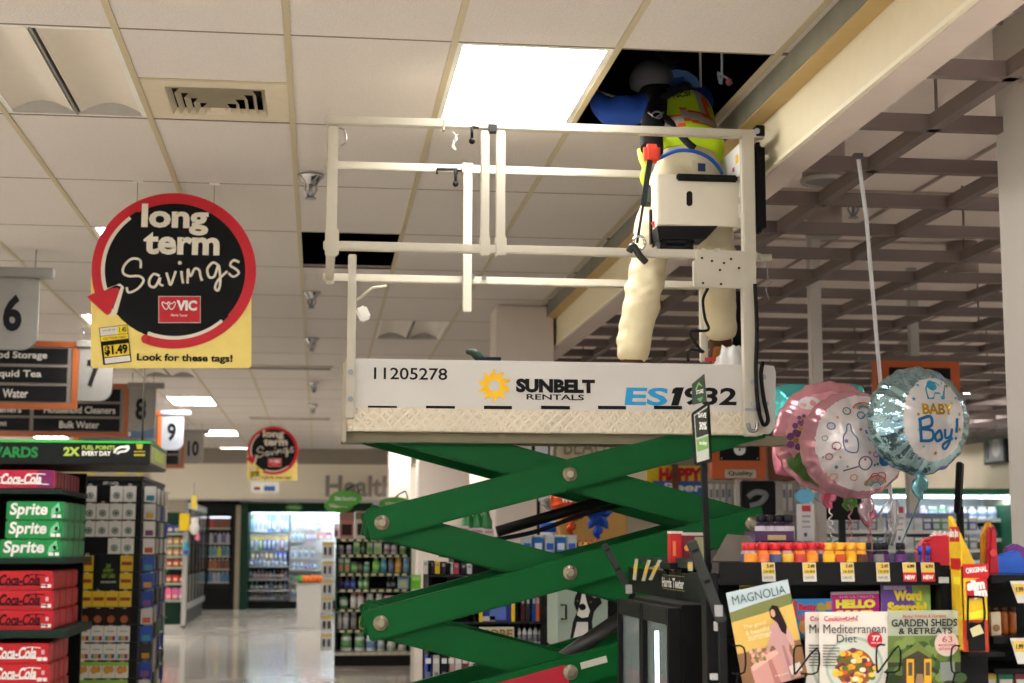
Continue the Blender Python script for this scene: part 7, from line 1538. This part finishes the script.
for i, (y0, h_) in enumerate(((581,22),(638,26))):
    t = thing('price_tag', f'{("upper","lower")[i]} slanted yellow and white tag at the right edge', 'price tag', P(1018,y0+h_,4.2)); obj('card', MB().ppoly([(1010,y0),(1026,y0),(1032,y0+h_),(1018,y0+h_)], 4.205, .003), M((206,206,200), .5), t); obj('band', MB().ppoly([(1012,y0+3),(1027,y0+3),(1030,y0+14),(1016,y0+14)], 4.203, .002), M((226,190,90), .5), t); ptext('1.99', 1016, y0+6, 1023, y0+11, 4.202, INK, t, bold=.03)
for i, x in enumerate((992, 1000.5, 1009, 1017.5)):
    q = P(x,636,4.3); t = thing('amber_jar', f'amber candy jar on the dark shelf, {WORDN[i]} from left', 'jar', (q.x, 4.32, P(x,636,4.25).z), 'amber jars on the dark shelf'); zz = P(1000,636,4.25).z; obj('jar', MB().lathe((q.x,4.33,zz), [(.010,0),(.0115,.008),(.0115,.055),(.009,.065)], 14), M((150,80,30), .2), t); obj('lid', MB().lathe((q.x,4.33,zz), [(.010,.065),(.010,.078)], 14), M((70,40,24), .4), t)
t = thing('small_card', 'cream card with a brown ring in front of the amber jars', 'card', P(1000,636,4.26)); obj('card', MB().pbox(991.5, 612, 1001, 635.5, 4.262, .004), M((190,176,150), .5), t); obj('ring', MB().ppoly(disc(996.5,628,3.6,16), 4.26, .002), M((150,100,60), .5), t)
# bags and packs
def pouch(name, label, pts, Y, col, dep=.03, labcol=None, cat='packet'):
    xs, ys = [p[0] for p in pts], [p[1] for p in pts]; t = thing(name, label, cat, P(sum(xs)/len(xs), max(ys), Y)); obj('bag', MB().ppoly(pts, Y, dep), M(col, .3, bump=.4, bscale=30), t, .006)
    if labcol: cx, cy = sum(xs)/len(xs), sum(ys)/len(ys); obj('label', MB().ppoly(disc(cx, cy+2, min(9, (max(xs)-min(xs))*.3), 20), Y-.002, .003), M(labcol, .4), t)
    return t
pouch('candy_bag', 'red candy bag with white twisted top behind the bottles', [(928,541),(936,536),(954,536),(955,574),(932,574)], 4.33, (190,24,40), .05, None)
pouch('candy_bag', 'red and white striped candy bag behind the red bag', [(918,550),(926,538),(950,534),(952,565),(922,568)], 4.42, (206,90,96), .04, None)
t = thing('peppermint_wrap', 'white twisted wrapper ends above the red candy bags', 'candy', P(945,538,4.45)); mb = MB(); rng = random.Random(9)
for k in range(16): q = P(930+1.7*k,539-2*(k % 3),4.45); mb.ball(q, (.008,.008,.006), 8, 6); mb.tube([q, q+V((.008,0,.008))], [.003,.007], 6)
obj('wrapper', mb, M((226,200,200), .35), t); obj('strand', MB().tube([P(929,541,4.455), P(957,540,4.455)], .004, 6), RED, t)
for i, x in enumerate((920.5, 927)):
    q, q2 = P(x,560,4.27), P(x+1.5*(1 if i else -.5),546,4.27); t = thing('blue_pen', f'{("left","right")[i]} blue capped pen standing by the red candy bag', 'pen', q-V((0,0,.03)), 'blue pens by the candy bags'); obj('barrel', MB().tube([V((q.x,q.y,zsf)), mix(q,q2,.4)], .005, 8), M((30,60,170), .3), t); obj('cap', MB().tube([mix(q,q2,.4), q2], .0065, 8), M((40,80,200), .3), t)
for i, (pts, Y, c, lc, lab) in enumerate((([(983,536),(989,521),(994,523),(995,575),(984,575)], 4.33, (190,130,30), (226,180,60), 'orange snack stick pack beside the peaked display'), ([(990,528),(996,526),(1000,575),(988,575)], 4.29, (170,24,40), (200,60,60), 'dark red snack pack right of the peaked display'),
      ([(995,556),(1018,550),(1024,556),(1026,575),(994,575)], 4.3, (40,90,190), None, 'blue wrapped pack on the right-hand shelf'), ([(1006,548),(1016,543),(1030,550),(1030,575),(1006,575)], 4.42, (110,50,130), None, 'purple carton behind the blue pack'), ([(988,560),(996,556),(1004,575),(988,575)], 4.38, (180,40,50), None, 'small red packet behind the blue pack'))):
    pouch(('stick_pack','snack_pack','blue_pack','purple_carton','red_packet')[i], lab, pts, Y, c, .03, lc)
for i, (x0, x1, c, lab) in enumerate(((966,977,(40,60,150),'blue box on the lowest right shelf'),(978,997,(214,180,60),'yellow box on the lowest right shelf'),(998,1014,(30,120,80),'green box on the lowest right shelf'),(1015,1030,(150,50,60),'red box at the end of the lowest right shelf'))):
    slab('candy_box', lab, 'box', x0, 674, x1, 700, 4.27, c, ((.1,.2,.9,.5,(200,200,190)),), dep=.05)
z7 = P(1000,700,4.27).z; obj('shelf', MB().box((P(960,690,4.25).x,4.24,z7-.012), (xB,4.52,z7)), BK, sk)
bm_ = MB(); bm_.box((P(958,690,4.16).x,YJ-.01,z0-.012), (P(992,690,4.16).x,YJ+.14,z0)); bm_.box((P(958,690,4.16).x,YJ+.10,0), (P(992,690,4.16).x,YJ+.13,z0)); obj('display_ledge', bm_, BK, mr)
# ------------------------------------------------------------------ finish: no helper properties stay behind
for o in bpy.data.objects:
    if '_o' in o: del o['_o']
